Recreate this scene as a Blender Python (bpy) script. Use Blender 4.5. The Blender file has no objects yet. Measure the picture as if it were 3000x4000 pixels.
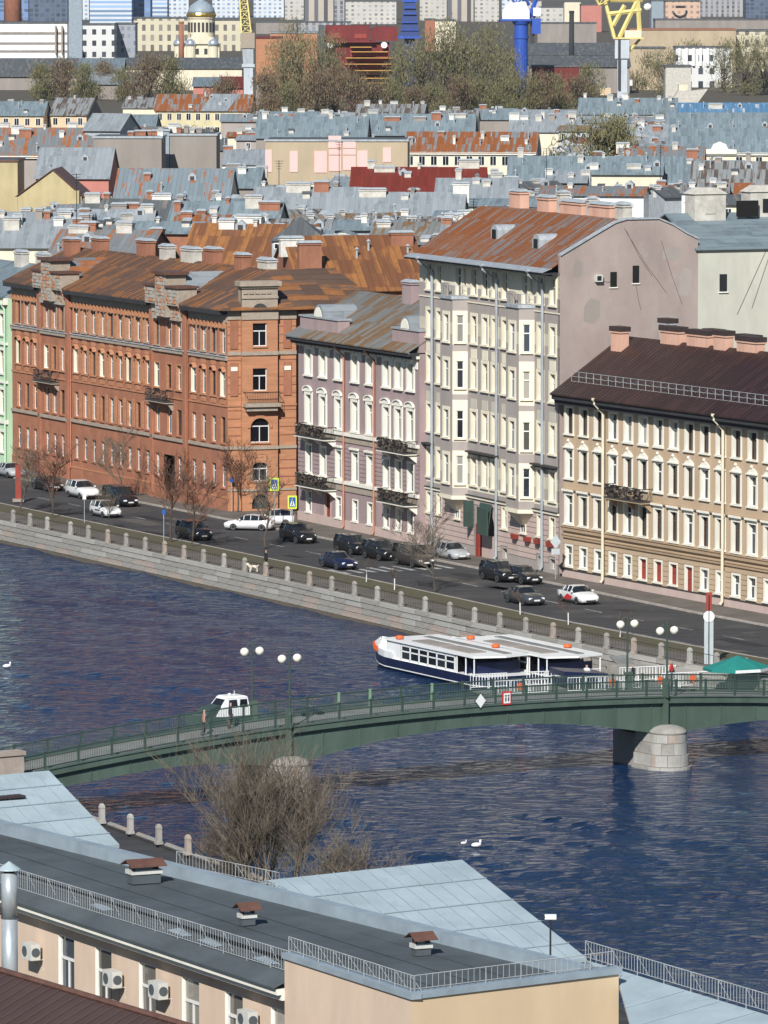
import bpy, bmesh, math, random
import numpy as np
from mathutils import Vector, Matrix
rnd = random.Random(11)
R = math.radians
sc = bpy.context.scene
COL = sc.collection
# ---------------------------------------------------------------- camera, sky, sun, exposure
F, CX, CY, YH, H = 23508., 1500., 2000., -181., 53.      # focal length and horizon in pixels of the 3000x4000 photograph, eye height
PITCH = math.atan((CY - YH) / F); ca, sa = math.cos(PITCH), math.sin(PITCH)
cam = bpy.data.cameras.new('camera'); co = bpy.data.objects.new('camera', cam); COL.objects.link(co)
co.location = (0, 0, H); co.rotation_euler = (math.pi / 2 - PITCH, 0, 0)
cam.sensor_fit = 'VERTICAL'; cam.sensor_height = 36.; cam.lens = 36. * F / 4000.
cam.clip_start = 5.; cam.clip_end = 20000.
sc.camera = co
SUN = Vector((-0.24, -0.97, 0)).normalized(); EL = R(36)
SUN = Vector((SUN.x * math.cos(EL), SUN.y * math.cos(EL), math.sin(EL)))
w = bpy.data.worlds.new('World'); sc.world = w; w.use_nodes = True
nt = w.node_tree; bg = nt.nodes['Background']
sky = nt.nodes.new('ShaderNodeTexSky'); sky.sky_type = 'NISHITA'; sky.sun_disc = False
sky.sun_elevation = EL; sky.sun_rotation = math.atan2(SUN.x, SUN.y) % (2 * math.pi)
sky.air_density = 1.0; sky.dust_density = 0.1; sky.ozone_density = 3.0
nt.links.new(sky.outputs[0], bg.inputs[0]); bg.inputs[1].default_value = 0.062
sl = bpy.data.lights.new('sun', 'SUN'); sl.energy = 4.9; sl.angle = R(0.53); sl.color = (1, .98, .94)
so = bpy.data.objects.new('sun', sl); COL.objects.link(so)
so.rotation_euler = SUN.to_track_quat('Z', 'Y').to_euler()
sc.view_settings.view_transform = 'Standard'; sc.view_settings.look = 'None'
sc.view_settings.exposure = 0.2; sc.view_settings.gamma = 1.0
sc.cycles.max_bounces = 6; sc.cycles.diffuse_bounces = 2; sc.cycles.glossy_bounces = 3
sc.cycles.transmission_bounces = 3; sc.cycles.volume_bounces = 0; sc.cycles.caustics_reflective = False
# ---------------------------------------------------------------- pixel -> place (a pixel gives a direction; the distance comes from a height or a depth)
def ray(x, y):
    dx = (x - CX) / F; dy = -(y - CY) / F
    return Vector((dx, ca + dy * sa, -sa + dy * ca))
def P(x, y, z=0.):
    r = ray(x, y); t = (z - H) / r.z
    return Vector((r.x * t, r.y * t, z))
def Dp(x, y, Y):
    r = ray(x, y); t = Y / r.y
    return Vector((r.x * t, Y, H + r.z * t))
# ---------------------------------------------------------------- mesh helpers
class MB:
    def __init__(s): s.v = []; s.f = []; s.m = []
    def quad(s, a, b, c, d, m=0):
        i = len(s.v); s.v += [a, b, c, d]; s.f.append((i, i + 1, i + 2, i + 3)); s.m.append(m); return s
    def poly(s, pts, m=0):
        i = len(s.v); s.v += list(pts); s.f.append(tuple(range(i, i + len(pts)))); s.m.append(m); return s
    def box(s, x0, x1, y0, y1, z0, z1, m=0):
        i = len(s.v)
        s.v += [(x0, y0, z0), (x1, y0, z0), (x1, y1, z0), (x0, y1, z0), (x0, y0, z1), (x1, y0, z1), (x1, y1, z1), (x0, y1, z1)]
        for q in ((3, 2, 1, 0), (4, 5, 6, 7), (0, 1, 5, 4), (1, 2, 6, 5), (2, 3, 7, 6), (3, 0, 4, 7)):
            s.f.append(tuple(i + k for k in q)); s.m.append(m)
        return s
    def frustum(s, x0, x1, y0, y1, z0, X0, X1, Y0, Y1, z1, m=0):
        i = len(s.v)
        s.v += [(x0, y0, z0), (x1, y0, z0), (x1, y1, z0), (x0, y1, z0), (X0, Y0, z1), (X1, Y0, z1), (X1, Y1, z1), (X0, Y1, z1)]
        for q in ((3, 2, 1, 0), (4, 5, 6, 7), (0, 1, 5, 4), (1, 2, 6, 5), (2, 3, 7, 6), (3, 0, 4, 7)):
            s.f.append(tuple(i + k for k in q)); s.m.append(m)
        return s
    def prism(s, pts, off, m=0):      # polygon (list of 3d points) extruded by a vector
        n = len(pts); i = len(s.v); off = Vector(off)
        s.v += [tuple(p) for p in pts] + [tuple(Vector(p) + off) for p in pts]
        s.f.append(tuple(range(i + n - 1, i - 1, -1))); s.m.append(m)
        s.f.append(tuple(range(i + n, i + 2 * n))); s.m.append(m)
        for k in range(n):
            j = (k + 1) % n; s.f.append((i + k, i + j, i + n + j, i + n + k)); s.m.append(m)
        return s
    def tube(s, pts, r, n=6, m=0, caps=True):
        pts = [Vector(p) for p in pts]; rs = r if isinstance(r, (list, tuple)) else [r] * len(pts)
        i0 = len(s.v); N = len(pts)
        for k, p in enumerate(pts):
            d = (pts[min(k + 1, N - 1)] - pts[max(k - 1, 0)])
            if d.length < 1e-9: d = Vector((0, 0, 1))
            d.normalize()
            a = d.orthogonal().normalized() if abs(d.z) > .99 else d.cross(Vector((0, 0, 1))).normalized()
            b = d.cross(a)
            for j in range(n):
                t = 2 * math.pi * j / n
                s.v.append(tuple(p + (a * math.cos(t) + b * math.sin(t)) * rs[k]))
        for k in range(N - 1):
            for j in range(n):
                q = (j + 1) % n
                s.f.append((i0 + k * n + j, i0 + k * n + q, i0 + (k + 1) * n + q, i0 + (k + 1) * n + j)); s.m.append(m)
        if caps and n > 2:
            s.f.append(tuple(i0 + j for j in range(n - 1, -1, -1))); s.m.append(m)
            s.f.append(tuple(i0 + (N - 1) * n + j for j in range(n))); s.m.append(m)
        return s
    def lathe(s, prof, n=12, c=(0, 0, 0), m=0):    # prof: list of (r, z)
        i0 = len(s.v)
        for r, z in prof:
            for j in range(n):
                t = 2 * math.pi * j / n; s.v.append((c[0] + r * math.cos(t), c[1] + r * math.sin(t), c[2] + z))
        for k in range(len(prof) - 1):
            for j in range(n):
                q = (j + 1) % n
                s.f.append((i0 + k * n + j, i0 + k * n + q, i0 + (k + 1) * n + q, i0 + (k + 1) * n + j)); s.m.append(m)
        s.f.append(tuple(i0 + j for j in range(n - 1, -1, -1))); s.m.append(m)
        k = len(prof) - 1; s.f.append(tuple(i0 + k * n + j for j in range(n))); s.m.append(m)
        return s
    def mesh(s, name, mats, smooth=False):
        me = bpy.data.meshes.new(name); me.from_pydata([tuple(v) for v in s.v], [], s.f)
        if not isinstance(mats, (list, tuple)): mats = [mats]
        for m in mats: me.materials.append(m)
        if len(mats) > 1: me.polygons.foreach_set('material_index', s.m)
        if smooth: me.polygons.foreach_set('use_smooth', [True] * len(me.polygons))
        me.update(); return me
    def build(s, name, mats, parent=None, loc=(0, 0, 0), rz=0, smooth=False):
        return link(name, s.mesh(name, mats, smooth), parent, loc, rz)
def link(name, me, parent=None, loc=(0, 0, 0), rz=0, scale=None):
    o = bpy.data.objects.new(name, me); COL.objects.link(o)
    o.location = loc
    if rz: o.rotation_euler = (0, 0, rz)
    if scale: o.scale = scale
    o.parent = parent; return o
def tag(o, label, cat, group=None):
    o['label'] = label; o['category'] = cat
    if group: o['group'] = group
    return o
def thing(name, label, cat, loc=(0, 0, 0), rz=0, group=None):
    return tag(link(name, None, None, loc, rz), label, cat, group)
def struct(name, mb, mat, kind='structure'):
    o = mb.build(name, mat); o['kind'] = kind; return o
def dup(o, parent=None):
    c = o.copy(); COL.objects.link(c); c.parent = parent
    for ch in o.children: dup(ch, c)
    return c
CACHE = {}
def cached(key, fn):
    if key not in CACHE: CACHE[key] = fn()
    return CACHE[key]
# ---------------------------------------------------------------- materials
def _nodes(name):
    m = bpy.data.materials.new(name); m.use_nodes = True
    t = m.node_tree; return m, t, t.nodes['Principled BSDF']
def _n(t, kind, **kw):
    n = t.nodes.new(kind)
    for k, v in kw.items(): setattr(n, k, v)
    return n
def _coords(t, scale=(1, 1, 1)):
    tc = _n(t, 'ShaderNodeTexCoord'); mp = _n(t, 'ShaderNodeMapping'); mp.inputs['Scale'].default_value = scale
    t.links.new(tc.outputs['Object'], mp.inputs['Vector']); return mp.outputs[0]
def _noise(t, vec, scale, detail=3, rough=.6):
    n = _n(t, 'ShaderNodeTexNoise'); n.inputs['Scale'].default_value = scale; n.inputs['Detail'].default_value = detail
    n.inputs['Roughness'].default_value = rough; t.links.new(vec, n.inputs['Vector']); return n.outputs['Fac']
def _ramp(t, fac, a, b, c0=(0, 0, 0, 1), c1=(1, 1, 1, 1)):
    r = _n(t, 'ShaderNodeValToRGB'); e = r.color_ramp.elements; e[0].position = a; e[1].position = b; e[0].color = c0; e[1].color = c1
    t.links.new(fac, r.inputs[0]); return r.outputs[0]
def _mix(t, fac, a, b, mode='MIX'):
    n = _n(t, 'ShaderNodeMix', data_type='RGBA', blend_type=mode)
    for s, v in ((0, fac), (6, a), (7, b)):
        if isinstance(v, (int, float)): n.inputs[s].default_value = v
        elif isinstance(v, tuple): n.inputs[s].default_value = v if len(v) == 4 else (*v, 1)
        else: t.links.new(v, n.inputs[s])
    return n.outputs[2]
def _math(t, op, a, b=0., c=None):
    n = _n(t, 'ShaderNodeMath', operation=op)
    for s, v in ((0, a), (1, b), (2, c)):
        if v is None: continue
        if isinstance(v, (int, float)): n.inputs[s].default_value = v
        else: t.links.new(v, n.inputs[s])
    return n.outputs[0]
def _sep(t, vec):
    n = _n(t, 'ShaderNodeSeparateXYZ'); t.links.new(vec, n.inputs[0]); return n.outputs
def _bump(t, fac, b, strength, dist=.05):
    n = _n(t, 'ShaderNodeBump'); n.inputs['Strength'].default_value = strength; n.inputs['Distance'].default_value = dist
    t.links.new(fac, n.inputs['Height']); t.links.new(n.outputs[0], b.inputs['Normal'])
def srgb(r, g, b):
    f = lambda c: (c / 255 / 12.92) if c <= 10 else ((c / 255 + .055) / 1.055) ** 2.4
    return (f(r), f(g), f(b))
def sh(c, k): return tuple(min(1, x * k) for x in c)
def mat(name, col, rough=.75, var=.18, scale=1.2, metal=0., stretch=(1, 1, .35), fine=.0, col2=None, amt=.5, bump=0., spec=.4):
    m, t, b = _nodes(name)
    v = _coords(t, stretch)
    n1 = _noise(t, v, scale, 4, .65)
    c = _mix(t, _ramp(t, n1, .3, .7), sh(col, 1 - var), sh(col, 1 + var))
    if col2:
        n2 = _noise(t, v, scale * .7 + .13, 5, .7)
        c = _mix(t, _ramp(t, n2, 1 - amt - .06, 1 - amt + .08), c, col2)
    if fine:
        n3 = _noise(t, _coords(t), 9., 2, .7)
        c = _mix(t, fine, c, _mix(t, n3, sh(col, .45), sh(col, 1.5)))
    t.links.new(c, b.inputs['Base Color'])
    b.inputs['Roughness'].default_value = rough; b.inputs['Metallic'].default_value = metal
    b.inputs['Specular IOR Level'].default_value = spec
    if bump: _bump(t, _noise(t, _coords(t), scale * 6, 3), b, bump)
    return m
def roofmat(name, col, col2=None, amt=.4, seam=.62, rough=.55, line=.7, metal=.0, sub=(1.1, .16, .16)):
    """folded sheet metal: seams run up the slope, every sheet a little different, rust or paint in patches along the sheets"""
    m, t, b = _nodes(name)
    v = _coords(t); x, y, z = _sep(t, v)
    sheet = _math(t, 'FLOOR', _math(t, 'DIVIDE', x, seam))
    row = _math(t, 'FLOOR', _math(t, 'DIVIDE', y, 2.1))
    comb = _n(t, 'ShaderNodeCombineXYZ'); t.links.new(sheet, comb.inputs[0]); t.links.new(row, comb.inputs[1])
    wn = _n(t, 'ShaderNodeTexWhiteNoise'); t.links.new(comb.outputs[0], wn.inputs['Vector'])
    c = _mix(t, wn.outputs['Value'], sh(col, .82), sh(col, 1.16))
    c = _mix(t, _math(t, 'MULTIPLY', _noise(t, v, .5, 4), .55), c, sh(col, .6))
    if col2:
        n = _noise(t, _coords(t, sub), 1.0, 5, .68)
        k = _math(t, 'ADD', n, _math(t, 'MULTIPLY', _math(t, 'SUBTRACT', wn.outputs['Value'], .5), .34))
        c = _mix(t, _ramp(t, k, .5 + (.5 - amt) * .6 - .05, .5 + (.5 - amt) * .6 + .05), c, _mix(t, _noise(t, v, 1.3, 3), sh(col2, .55), sh(col2, 1.35)))
    fr = _math(t, 'FRACT', _math(t, 'DIVIDE', x, seam))
    ln = _math(t, 'LESS_THAN', fr, .11)
    c = _mix(t, _math(t, 'MULTIPLY', ln, 1 - line), c, sh(col, .25))
    t.links.new(c, b.inputs['Base Color'])
    b.inputs['Roughness'].default_value = rough; b.inputs['Metallic'].default_value = metal
    b.inputs['Specular IOR Level'].default_value = .35
    _bump(t, _math(t, 'PINGPONG', fr, .12), b, .5, .05)
    return m
def gridmat(name, wall, win, px, pz, fx=.5, fz=.55, rough=.6, var=.25):
    """a facade too far away to tell its windows apart one by one"""
    m, t, b = _nodes(name)
    v = _coords(t); x, y, z = _sep(t, v)
    h = _math(t, 'DIVIDE', _math(t, 'ADD', x, y), px); q = _math(t, 'DIVIDE', z, pz)
    k = _math(t, 'MULTIPLY', _math(t, 'LESS_THAN', _math(t, 'FRACT', h), fx), _math(t, 'LESS_THAN', _math(t, 'FRACT', q), fz))
    comb = _n(t, 'ShaderNodeCombineXYZ'); t.links.new(_math(t, 'FLOOR', h), comb.inputs[0]); t.links.new(_math(t, 'FLOOR', q), comb.inputs[1])
    wn = _n(t, 'ShaderNodeTexWhiteNoise'); t.links.new(comb.outputs[0], wn.inputs['Vector'])
    wc = _mix(t, wn.outputs['Value'], sh(win, .6), sh(win, 1.9))
    c = _mix(t, k, _mix(t, _noise(t, v, .05, 3), sh(wall, 1 - var), sh(wall, 1 + var * .6)), wc)
    t.links.new(c, b.inputs['Base Color']); b.inputs['Roughness'].default_value = rough
    return m
def glassmat(name, col, rough=.06):
    m, t, b = _nodes(name)
    oi = _n(t, 'ShaderNodeObjectInfo')
    c = _mix(t, _ramp(t, oi.outputs['Random'], .2, .95), sh(col, .5), sh(col, 2.2)); t.links.new(c, b.inputs['Base Color'])
    b.inputs['Roughness'].default_value = rough; b.inputs['Specular IOR Level'].default_value = .6
    return m
def paint(name, col, rough=.25, coat=.6):
    m, t, b = _nodes(name)
    n = _noise(t, _coords(t), 2.5, 4, .6)
    c = _mix(t, _ramp(t, n, .35, .75), col, sh(col, .82)); t.links.new(c, b.inputs['Base Color'])
    b.inputs['Roughness'].default_value = rough; b.inputs['Coat Weight'].default_value = coat; b.inputs['Coat Roughness'].default_value = .05
    return m
# ---------------------------------------------------------------- palette
M = {}
M['brick'] = mat('brick_red', (.36, .15, .086), .85, .36, .7, fine=.5, stretch=(1, 1, .6), col2=(.22, .098, .062), amt=.36)
M['brickl'] = mat('brick_orange', (.45, .21, .11), .85, .3, 1.1, fine=.4, stretch=(.4, .4, 2.2))
M['sand'] = mat('weathered_sandstone', (.36, .30, .235), .9, .35, 1.6, fine=.6, stretch=(1, 1, 1), col2=(.17, .13, .10), amt=.3)
M['tan'] = mat('ochre_plaster', (.50, .37, .245), .85, .1, .35, fine=.04)
M['tan2'] = mat('ochre_plaster_dark', (.40, .285, .18), .85, .12, .4)
M['white'] = mat('white_trim', (.80, .765, .66), .75, .08, 1.)
M['cwhite'] = mat('cream_trim', (.77, .70, .54), .8, .08, .9)
M['mauve'] = mat('mauve_plaster', (.365, .32, .29), .88, .12, .3)
M['mauve2'] = mat('mauve_firewall', (.355, .288, .258), .9, .16, .3, stretch=(1, 1, .6), fine=.08, col2=(.41, .34, .305), amt=.33)
M['pink'] = mat('pink_plaster', (.35, .262, .258), .88, .16, .45, fine=.06, col2=(.29, .215, .205), amt=.28)
M['pinkl'] = mat('pink_plinth', (.52, .40, .35), .85, .1, .5)
M['mint'] = mat('grey_cream_panel', (.53, .495, .40), .88, .1, .4)
M['palewall'] = mat('pale_green_plaster', (.53, .52, .44), .9, .14, .3, fine=.1, col2=(.44, .43, .35), amt=.35)
M['greenw'] = mat('light_green_wall', (.45, .62, .42), .85, .1, .4)
M['mortar'] = mat('dark_trim', (.05, .047, .045), .8, .2, 2.)
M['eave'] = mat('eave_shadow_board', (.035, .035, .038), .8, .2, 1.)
M['iron'] = mat('black_iron', (.022, .022, .024), .55, .2, 2.)
M['zinc'] = mat('zinc_pipe', (.40, .43, .45), .45, .18, 2., metal=.25)
M['creampipe'] = mat('cream_pipe', (.70, .62, .46), .6, .1, 2.)
M['redpipe'] = mat('pinkish_pipe', (.46, .20, .13), .6, .15, 2.)
M['redwood'] = mat('red_door_paint', (.28, .045, .03), .55, .15, 2.)
M['glass'] = glassmat('window_glass', (.028, .034, .042))
M['glassd'] = glassmat('dark_window_glass', (.012, .014, .018))
M['curtain'] = glassmat('window_with_curtain', (.16, .15, .13), .12)
M['frame'] = mat('white_window_frame', (.74, .73, .70), .5, .08, 3.)
M['framebr'] = mat('brown_window_frame', (.10, .055, .035), .6, .15, 3.)
M['rust'] = roofmat('rusty_roof', (.29, .10, .032), (.20, .205, .205), .42, .62, line=.55)
M['rust2'] = roofmat('rusty_orange_roof', (.20, .085, .04), (.31, .135, .045), .45, .7, line=.55)
M['rustg'] = roofmat('grey_roof_with_rust', (.19, .21, .22), (.30, .11, .04), .42, .66)
M['brownroof'] = roofmat('brown_roof', (.036, .018, .0165), (.05, .023, .019), .4, .6, .36, .93)
M['bgrey'] = roofmat('blue_grey_roof', (.215, .27, .295), (.145, .18, .20), .4, .66, .5, line=.72)
M['bgrust'] = roofmat('blue_grey_roof_rust', (.20, .245, .27), (.30, .11, .045), .3, .66, .5, line=.6)
M['lgrey'] = roofmat('light_grey_roof', (.30, .33, .35), (.21, .235, .25), .4, .8, .5, line=.8)
M['dgrey'] = roofmat('dark_grey_roof', (.105, .115, .12), (.18, .165, .15), .3, .66, .6)
M['blue'] = roofmat('bright_blue_roof', (.10, .22, .36), (.45, .47, .5), .22, .66)
M['redroof'] = roofmat('dark_red_roof', (.17, .028, .018), None, .4, .6, .55)
M['stripe'] = roofmat('striped_grey_roof', (.27, .285, .285), (.10, .075, .06), .48, .66, sub=(1.6, .1, .1), line=.6)
M['paleblue'] = mat('pale_blue_sheet', (.37, .45, .48), .45, .14, .5, stretch=(1, 1, 1), fine=.1, col2=(.29, .36, .39), amt=.38)
M['flash'] = mat('grey_flashing', (.27, .325, .365), .5, .15, .9, stretch=(1, 1, 1))
M['felt'] = mat('roofing_felt', (.075, .09, .098), .82, .28, .35, stretch=(1, 1, 1), fine=.15, col2=(.105, .115, .12), amt=.36)
M['cream1'] = mat('cream_house_wall', (.66, .51, .33), .88, .1, .4)
M['cream2'] = mat('ivory_house_wall', (.72, .65, .49), .88, .1, .4)
M['yellow'] = mat('yellow_house_wall', (.62, .545, .33), .88, .12, .4)
M['ochre'] = mat('ochre_house_wall', (.46, .38, .21), .9, .15, .5)
M['fire'] = mat('grey_firewall', (.285, .25, .22), .92, .14, .25, stretch=(1, 1, .25))
M['beige'] = mat('beige_firewall', (.45, .36, .245), .92, .13, .2)
M['rose'] = mat('rose_patch', (.80, .50, .46), .85, .05, .5)
M['salmon'] = mat('salmon_wall', (.50, .20, .16), .88, .1, .5)
M['chim'] = mat('chimney_plaster', (.52, .49, .43), .9, .22, 1.4, stretch=(1, 1, 1))
M['chimp'] = mat('pink_chimney_plaster', (.62, .37, .27), .9, .15, 1.2)
M['chimb'] = mat('brick_chimney', (.31, .135, .08), .9, .3, 1.5, fine=.4)
M['cap'] = mat('chimney_cap', (.36, .39, .41), .6, .2, 2.)
M['capd'] = mat('dark_chimney_cap', (.045, .03, .028), .6, .2, 2.)
def roadmat():
    m, t, b = _nodes('asphalt')
    tc = _n(t, 'ShaderNodeTexCoord'); mp = _n(t, 'ShaderNodeMapping'); mp.inputs['Rotation'].default_value = (0, 0, R(62)); mp.inputs['Scale'].default_value = (.05, .8, 1); t.links.new(tc.outputs['Object'], mp.inputs['Vector'])
    n1 = _noise(t, mp.outputs[0], 1., 5, .65); v = _coords(t); n2 = _noise(t, v, .18, 4, .6); n3 = _noise(t, v, 4., 3, .7)
    c = _mix(t, _ramp(t, n1, .35, .68), (.022, .022, .025), (.058, .055, .053)); c = _mix(t, _ramp(t, n2, .55, .66), c, (.075, .068, .06)); c = _mix(t, .2, c, _mix(t, n3, (.012, .012, .012), (.1, .1, .1)))
    t.links.new(c, b.inputs['Base Color']); b.inputs['Roughness'].default_value = .8
    t.links.new(_math(t, 'ADD', _math(t, 'MULTIPLY', _ramp(t, n2, .3, .42), .45), .42), b.inputs['Roughness'])
    return m
M['asphalt'] = roadmat()
M['pave'] = mat('pavement', (.13, .112, .095), .92, .35, .35, stretch=(1, 1, 1), fine=.25)
M['kerb'] = mat('kerb_granite', (.36, .32, .28), .85, .25, 1.5, stretch=(1, 1, 1))
M['soil'] = mat('bare_soil', (.10, .085, .06), .95, .3, .5, stretch=(1, 1, 1), fine=.3)
M['grass'] = mat('spring_grass', (.075, .082, .03), .95, .35, .4, stretch=(1, 1, 1), col2=(.105, .082, .056), amt=.62, fine=.35)
M['granite'] = mat('grey_granite', (.315, .298, .265), .85, .26, 1.1, stretch=(1, 1, 1), fine=.3, col2=(.18, .155, .125), amt=.38)
M['granite2'] = mat('pale_granite', (.38, .365, .33), .85, .2, .8, stretch=(1, 1, 1), fine=.25, col2=(.27, .25, .215), amt=.35)
M['granitep'] = mat('pinkish_granite', (.37, .305, .255), .85, .24, 1.2, stretch=(1, 1, 1), fine=.3)
M['line'] = mat('road_paint', (.36, .36, .35), .8, .35, .8, stretch=(1, 1, 1), col2=(.09, .09, .09), amt=.45)
M['green'] = mat('bridge_green', (.078, .115, .09), .55, .2, .7, stretch=(1, 1, .25), col2=(.08, .092, .07), amt=.34, fine=.08)
M['greend'] = mat('railing_green', (.045, .075, .062), .5, .15, 1.)
M['greenl'] = mat('bridge_light_green', (.20, .33, .20), .5, .1, 1.)
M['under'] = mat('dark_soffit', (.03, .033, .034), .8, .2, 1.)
M['deck'] = mat('bridge_deck', (.20, .20, .19), .9, .2, .8, stretch=(1, 1, 1))
M['bwhite'] = mat('boat_white', (.80, .80, .78), .35, .06, 1.)
M['navy'] = mat('hull_navy', (.012, .018, .055), .3, .2, 1.)
M['orange'] = mat('lifebuoy_orange', (.75, .13, .03), .5, .1, 2.)
M['teal'] = mat('teal_canvas', (.015, .20, .17), .8, .12, 1.)
M['twig'] = mat('grey_brown_bark', (.155, .125, .092), .9, .4, 1.5)
M['twigr'] = mat('reddish_bark', (.14, .075, .05), .9, .3, 2.)
M['twigo'] = mat('olive_twigs', (.19, .165, .09), .9, .3, 1.)
M['bud'] = mat('opening_buds', (.155, .15, .06), .8, .35, .6)
M['bark'] = mat('dark_bark', (.085, .065, .05), .95, .3, 3.)
M['peach'] = mat('peach_plaster', (.63, .485, .37), .88, .12, .5, stretch=(1, 1, .3), fine=.05, col2=(.52, .40, .31), amt=.22)
M['apricot'] = mat('apricot_plaster', (.64, .485, .315), .88, .08, .4, stretch=(1, 1, .3), fine=.04)
M['acbox'] = mat('aircon_case', (.56, .56, .52), .5, .12, 2.)
M['galv'] = mat('galvanised_steel', (.42, .46, .48), .4, .18, 2.5, metal=.35)
M['rustcap'] = mat('rust_brown_sheet', (.125, .062, .045), .6, .25, 2.)
M['darkbrown'] = mat('dark_brown_sheet', (.07, .043, .038), .5, .15, .5)
M['rail'] = mat('painted_rail', (.40, .42, .42), .5, .2, 2.)
M['lampw'] = mat('opal_globe', (.86, .82, .66), .3, .04, 1.)
M['signb'] = mat('sign_blue', (.02, .09, .35), .5, .1, 2.)
M['signy'] = mat('sign_yellow_green', (.62, .78, .05), .5, .05, 2.)
M['signw'] = mat('sign_white', (.78, .78, .76), .5, .05, 2.)
M['signr'] = mat('sign_red', (.55, .03, .03), .5, .05, 2.)
M['signg'] = mat('sign_back_grey', (.42, .46, .47), .5, .1, 2.)
M['tyre'] = mat('tyre_rubber', (.018, .018, .018), .85, .2, 4.)
M['rim'] = mat('alloy_rim', (.50, .51, .53), .3, .1, 4., metal=.7)
M['carglass'] = mat('car_glass', (.016, .019, .023), .08, .1, 1., spec=.7)
M['lens'] = mat('headlight_lens', (.62, .64, .66), .12, .05, 4.)
M['tail'] = mat('tail_light', (.35, .02, .02), .2, .05, 4.)
M['plate'] = mat('number_plate', (.75, .75, .72), .5, .03, 4.)
for n_, c_ in dict(black=(.012, .012, .014), blue=(.010, .016, .05), white=(.78, .78, .77), grey=(.055, .058, .062), silver=(.42, .43, .44), brown=(.05, .042, .036)).items():
    M['car' + n_] = paint('car_paint_' + n_, c_)
M['mossy'] = roofmat('mossy_grey_rust_roof', (.23, .235, .225), (.20, .115, .05), .5, .66, line=.4, sub=(1.0, .22, .22))
M['rustb'] = roofmat('patchy_brown_roof', (.135, .085, .06), (.28, .12, .045), .44, .9, line=.5)
M['granitew'] = mat('wet_granite', (.14, .115, .085), .6, .3, 1.2, stretch=(1, 1, 1), fine=.3)
M['chimw'] = mat('whitewashed_chimney', (.66, .64, .59), .9, .2, 1.6, stretch=(1, 1, 1))
# ---------------------------------------------------------------- river, banks, streets
EP = [Vector(p) for p in ((-147, 783), (-34.84, 560.4), (-8.23, 507.8), (7.25, 475.6), (17.2, 457.3), (26, 442.5), (120, 267))]   # line of posts, far bank
NP = [Vector(p) for p in ((-101, 549), (-17.43, 365.1), (-11.69, 352.), (60, 193))]                                            # line of posts, near bank
def offset(line, d):
    out = []
    for i, p in enumerate(line):
        a = (line[i] - line[i - 1]).normalized() if i else (line[1] - line[0]).normalized()
        b = (line[i + 1] - line[i]).normalized() if i < len(line) - 1 else a
        t = (a + b).normalized(); n = Vector((-t.y, t.x)); out.append(p + n * d / max(.5, n.dot(Vector((-a.y, a.x)))))
    return out
def strip(mb, line, d0, d1, z0, z1=None, m=0):
    z1 = z0 if z1 is None else z1
    A, B = offset(line, d0), offset(line, d1)
    for i in range(len(line) - 1):
        mb.quad((*A[i], z0), (*A[i + 1], z0), (*B[i + 1], z1), (*B[i], z1), m)
    return mb
def along(line, x=None, s=None):
    """point and direction of a polyline where it meets photo column x, or s metres from its start"""
    acc = 0.
    for i in range(len(line) - 1):
        a, b = line[i], line[i + 1]; L = (b - a).length; d = (b - a) / L
        if x is not None:
            k = (x - CX) / F; den = d.x - k * d.y
            u = (k * a.y - a.x) / den
            if (0 <= u <= L) or (i == len(line) - 2): return a + d * u, d
        else:
            if s <= acc + L or i == len(line) - 2: return a + d * (s - acc), d
            acc += L
E_ = offset(EP, .2)
far = MB().poly([(*p, -.16) for p in E_] + [(2500, 267, -.16), (2500, 7000, -.16), (-2500, 7000, -.16), (-2500, 783, -.16)])
struct('ground', far, M['soil'])
N_ = offset(NP, .0)
near = MB().poly([(*p, -.16) for p in N_] + [(60, -200, -.16), (-900, -200, -.16), (-900, 549, -.16)])
struct('near_ground', near, M['asphalt'])
def watermat():
    m, t, b = _nodes('river_water')
    b.inputs['Base Color'].default_value = (.004, .023, .072, 1); b.inputs['Roughness'].default_value = .07
    b.inputs['IOR'].default_value = 1.33; b.inputs['Specular IOR Level'].default_value = .5
    v1 = _coords(t, (1, 1, 1)); 
    a = _noise(t, _coords(t, (.75, 1.25, 1)), 1.15, 2, .5); c = _noise(t, _coords(t, (.8, 1.3, 1)), 2.9, 3, .6)
    big = _ramp(t, _noise(t, _coords(t, (.7, .4, 1)), .06, 3, .55), .38, .62)
    k = _math(t, 'ADD', _math(t, 'MULTIPLY', a, 1.0), _math(t, 'MULTIPLY', c, .34))
    n = _n(t, 'ShaderNodeBump'); n.inputs['Distance'].default_value = .75
    t.links.new(_math(t, 'ADD', _math(t, 'MULTIPLY', big, .5), .45), n.inputs['Strength'])
    t.links.new(k, n.inputs['Height']); t.links.new(n.outputs[0], b.inputs['Normal'])
    return m
M['water'] = watermat()
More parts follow.
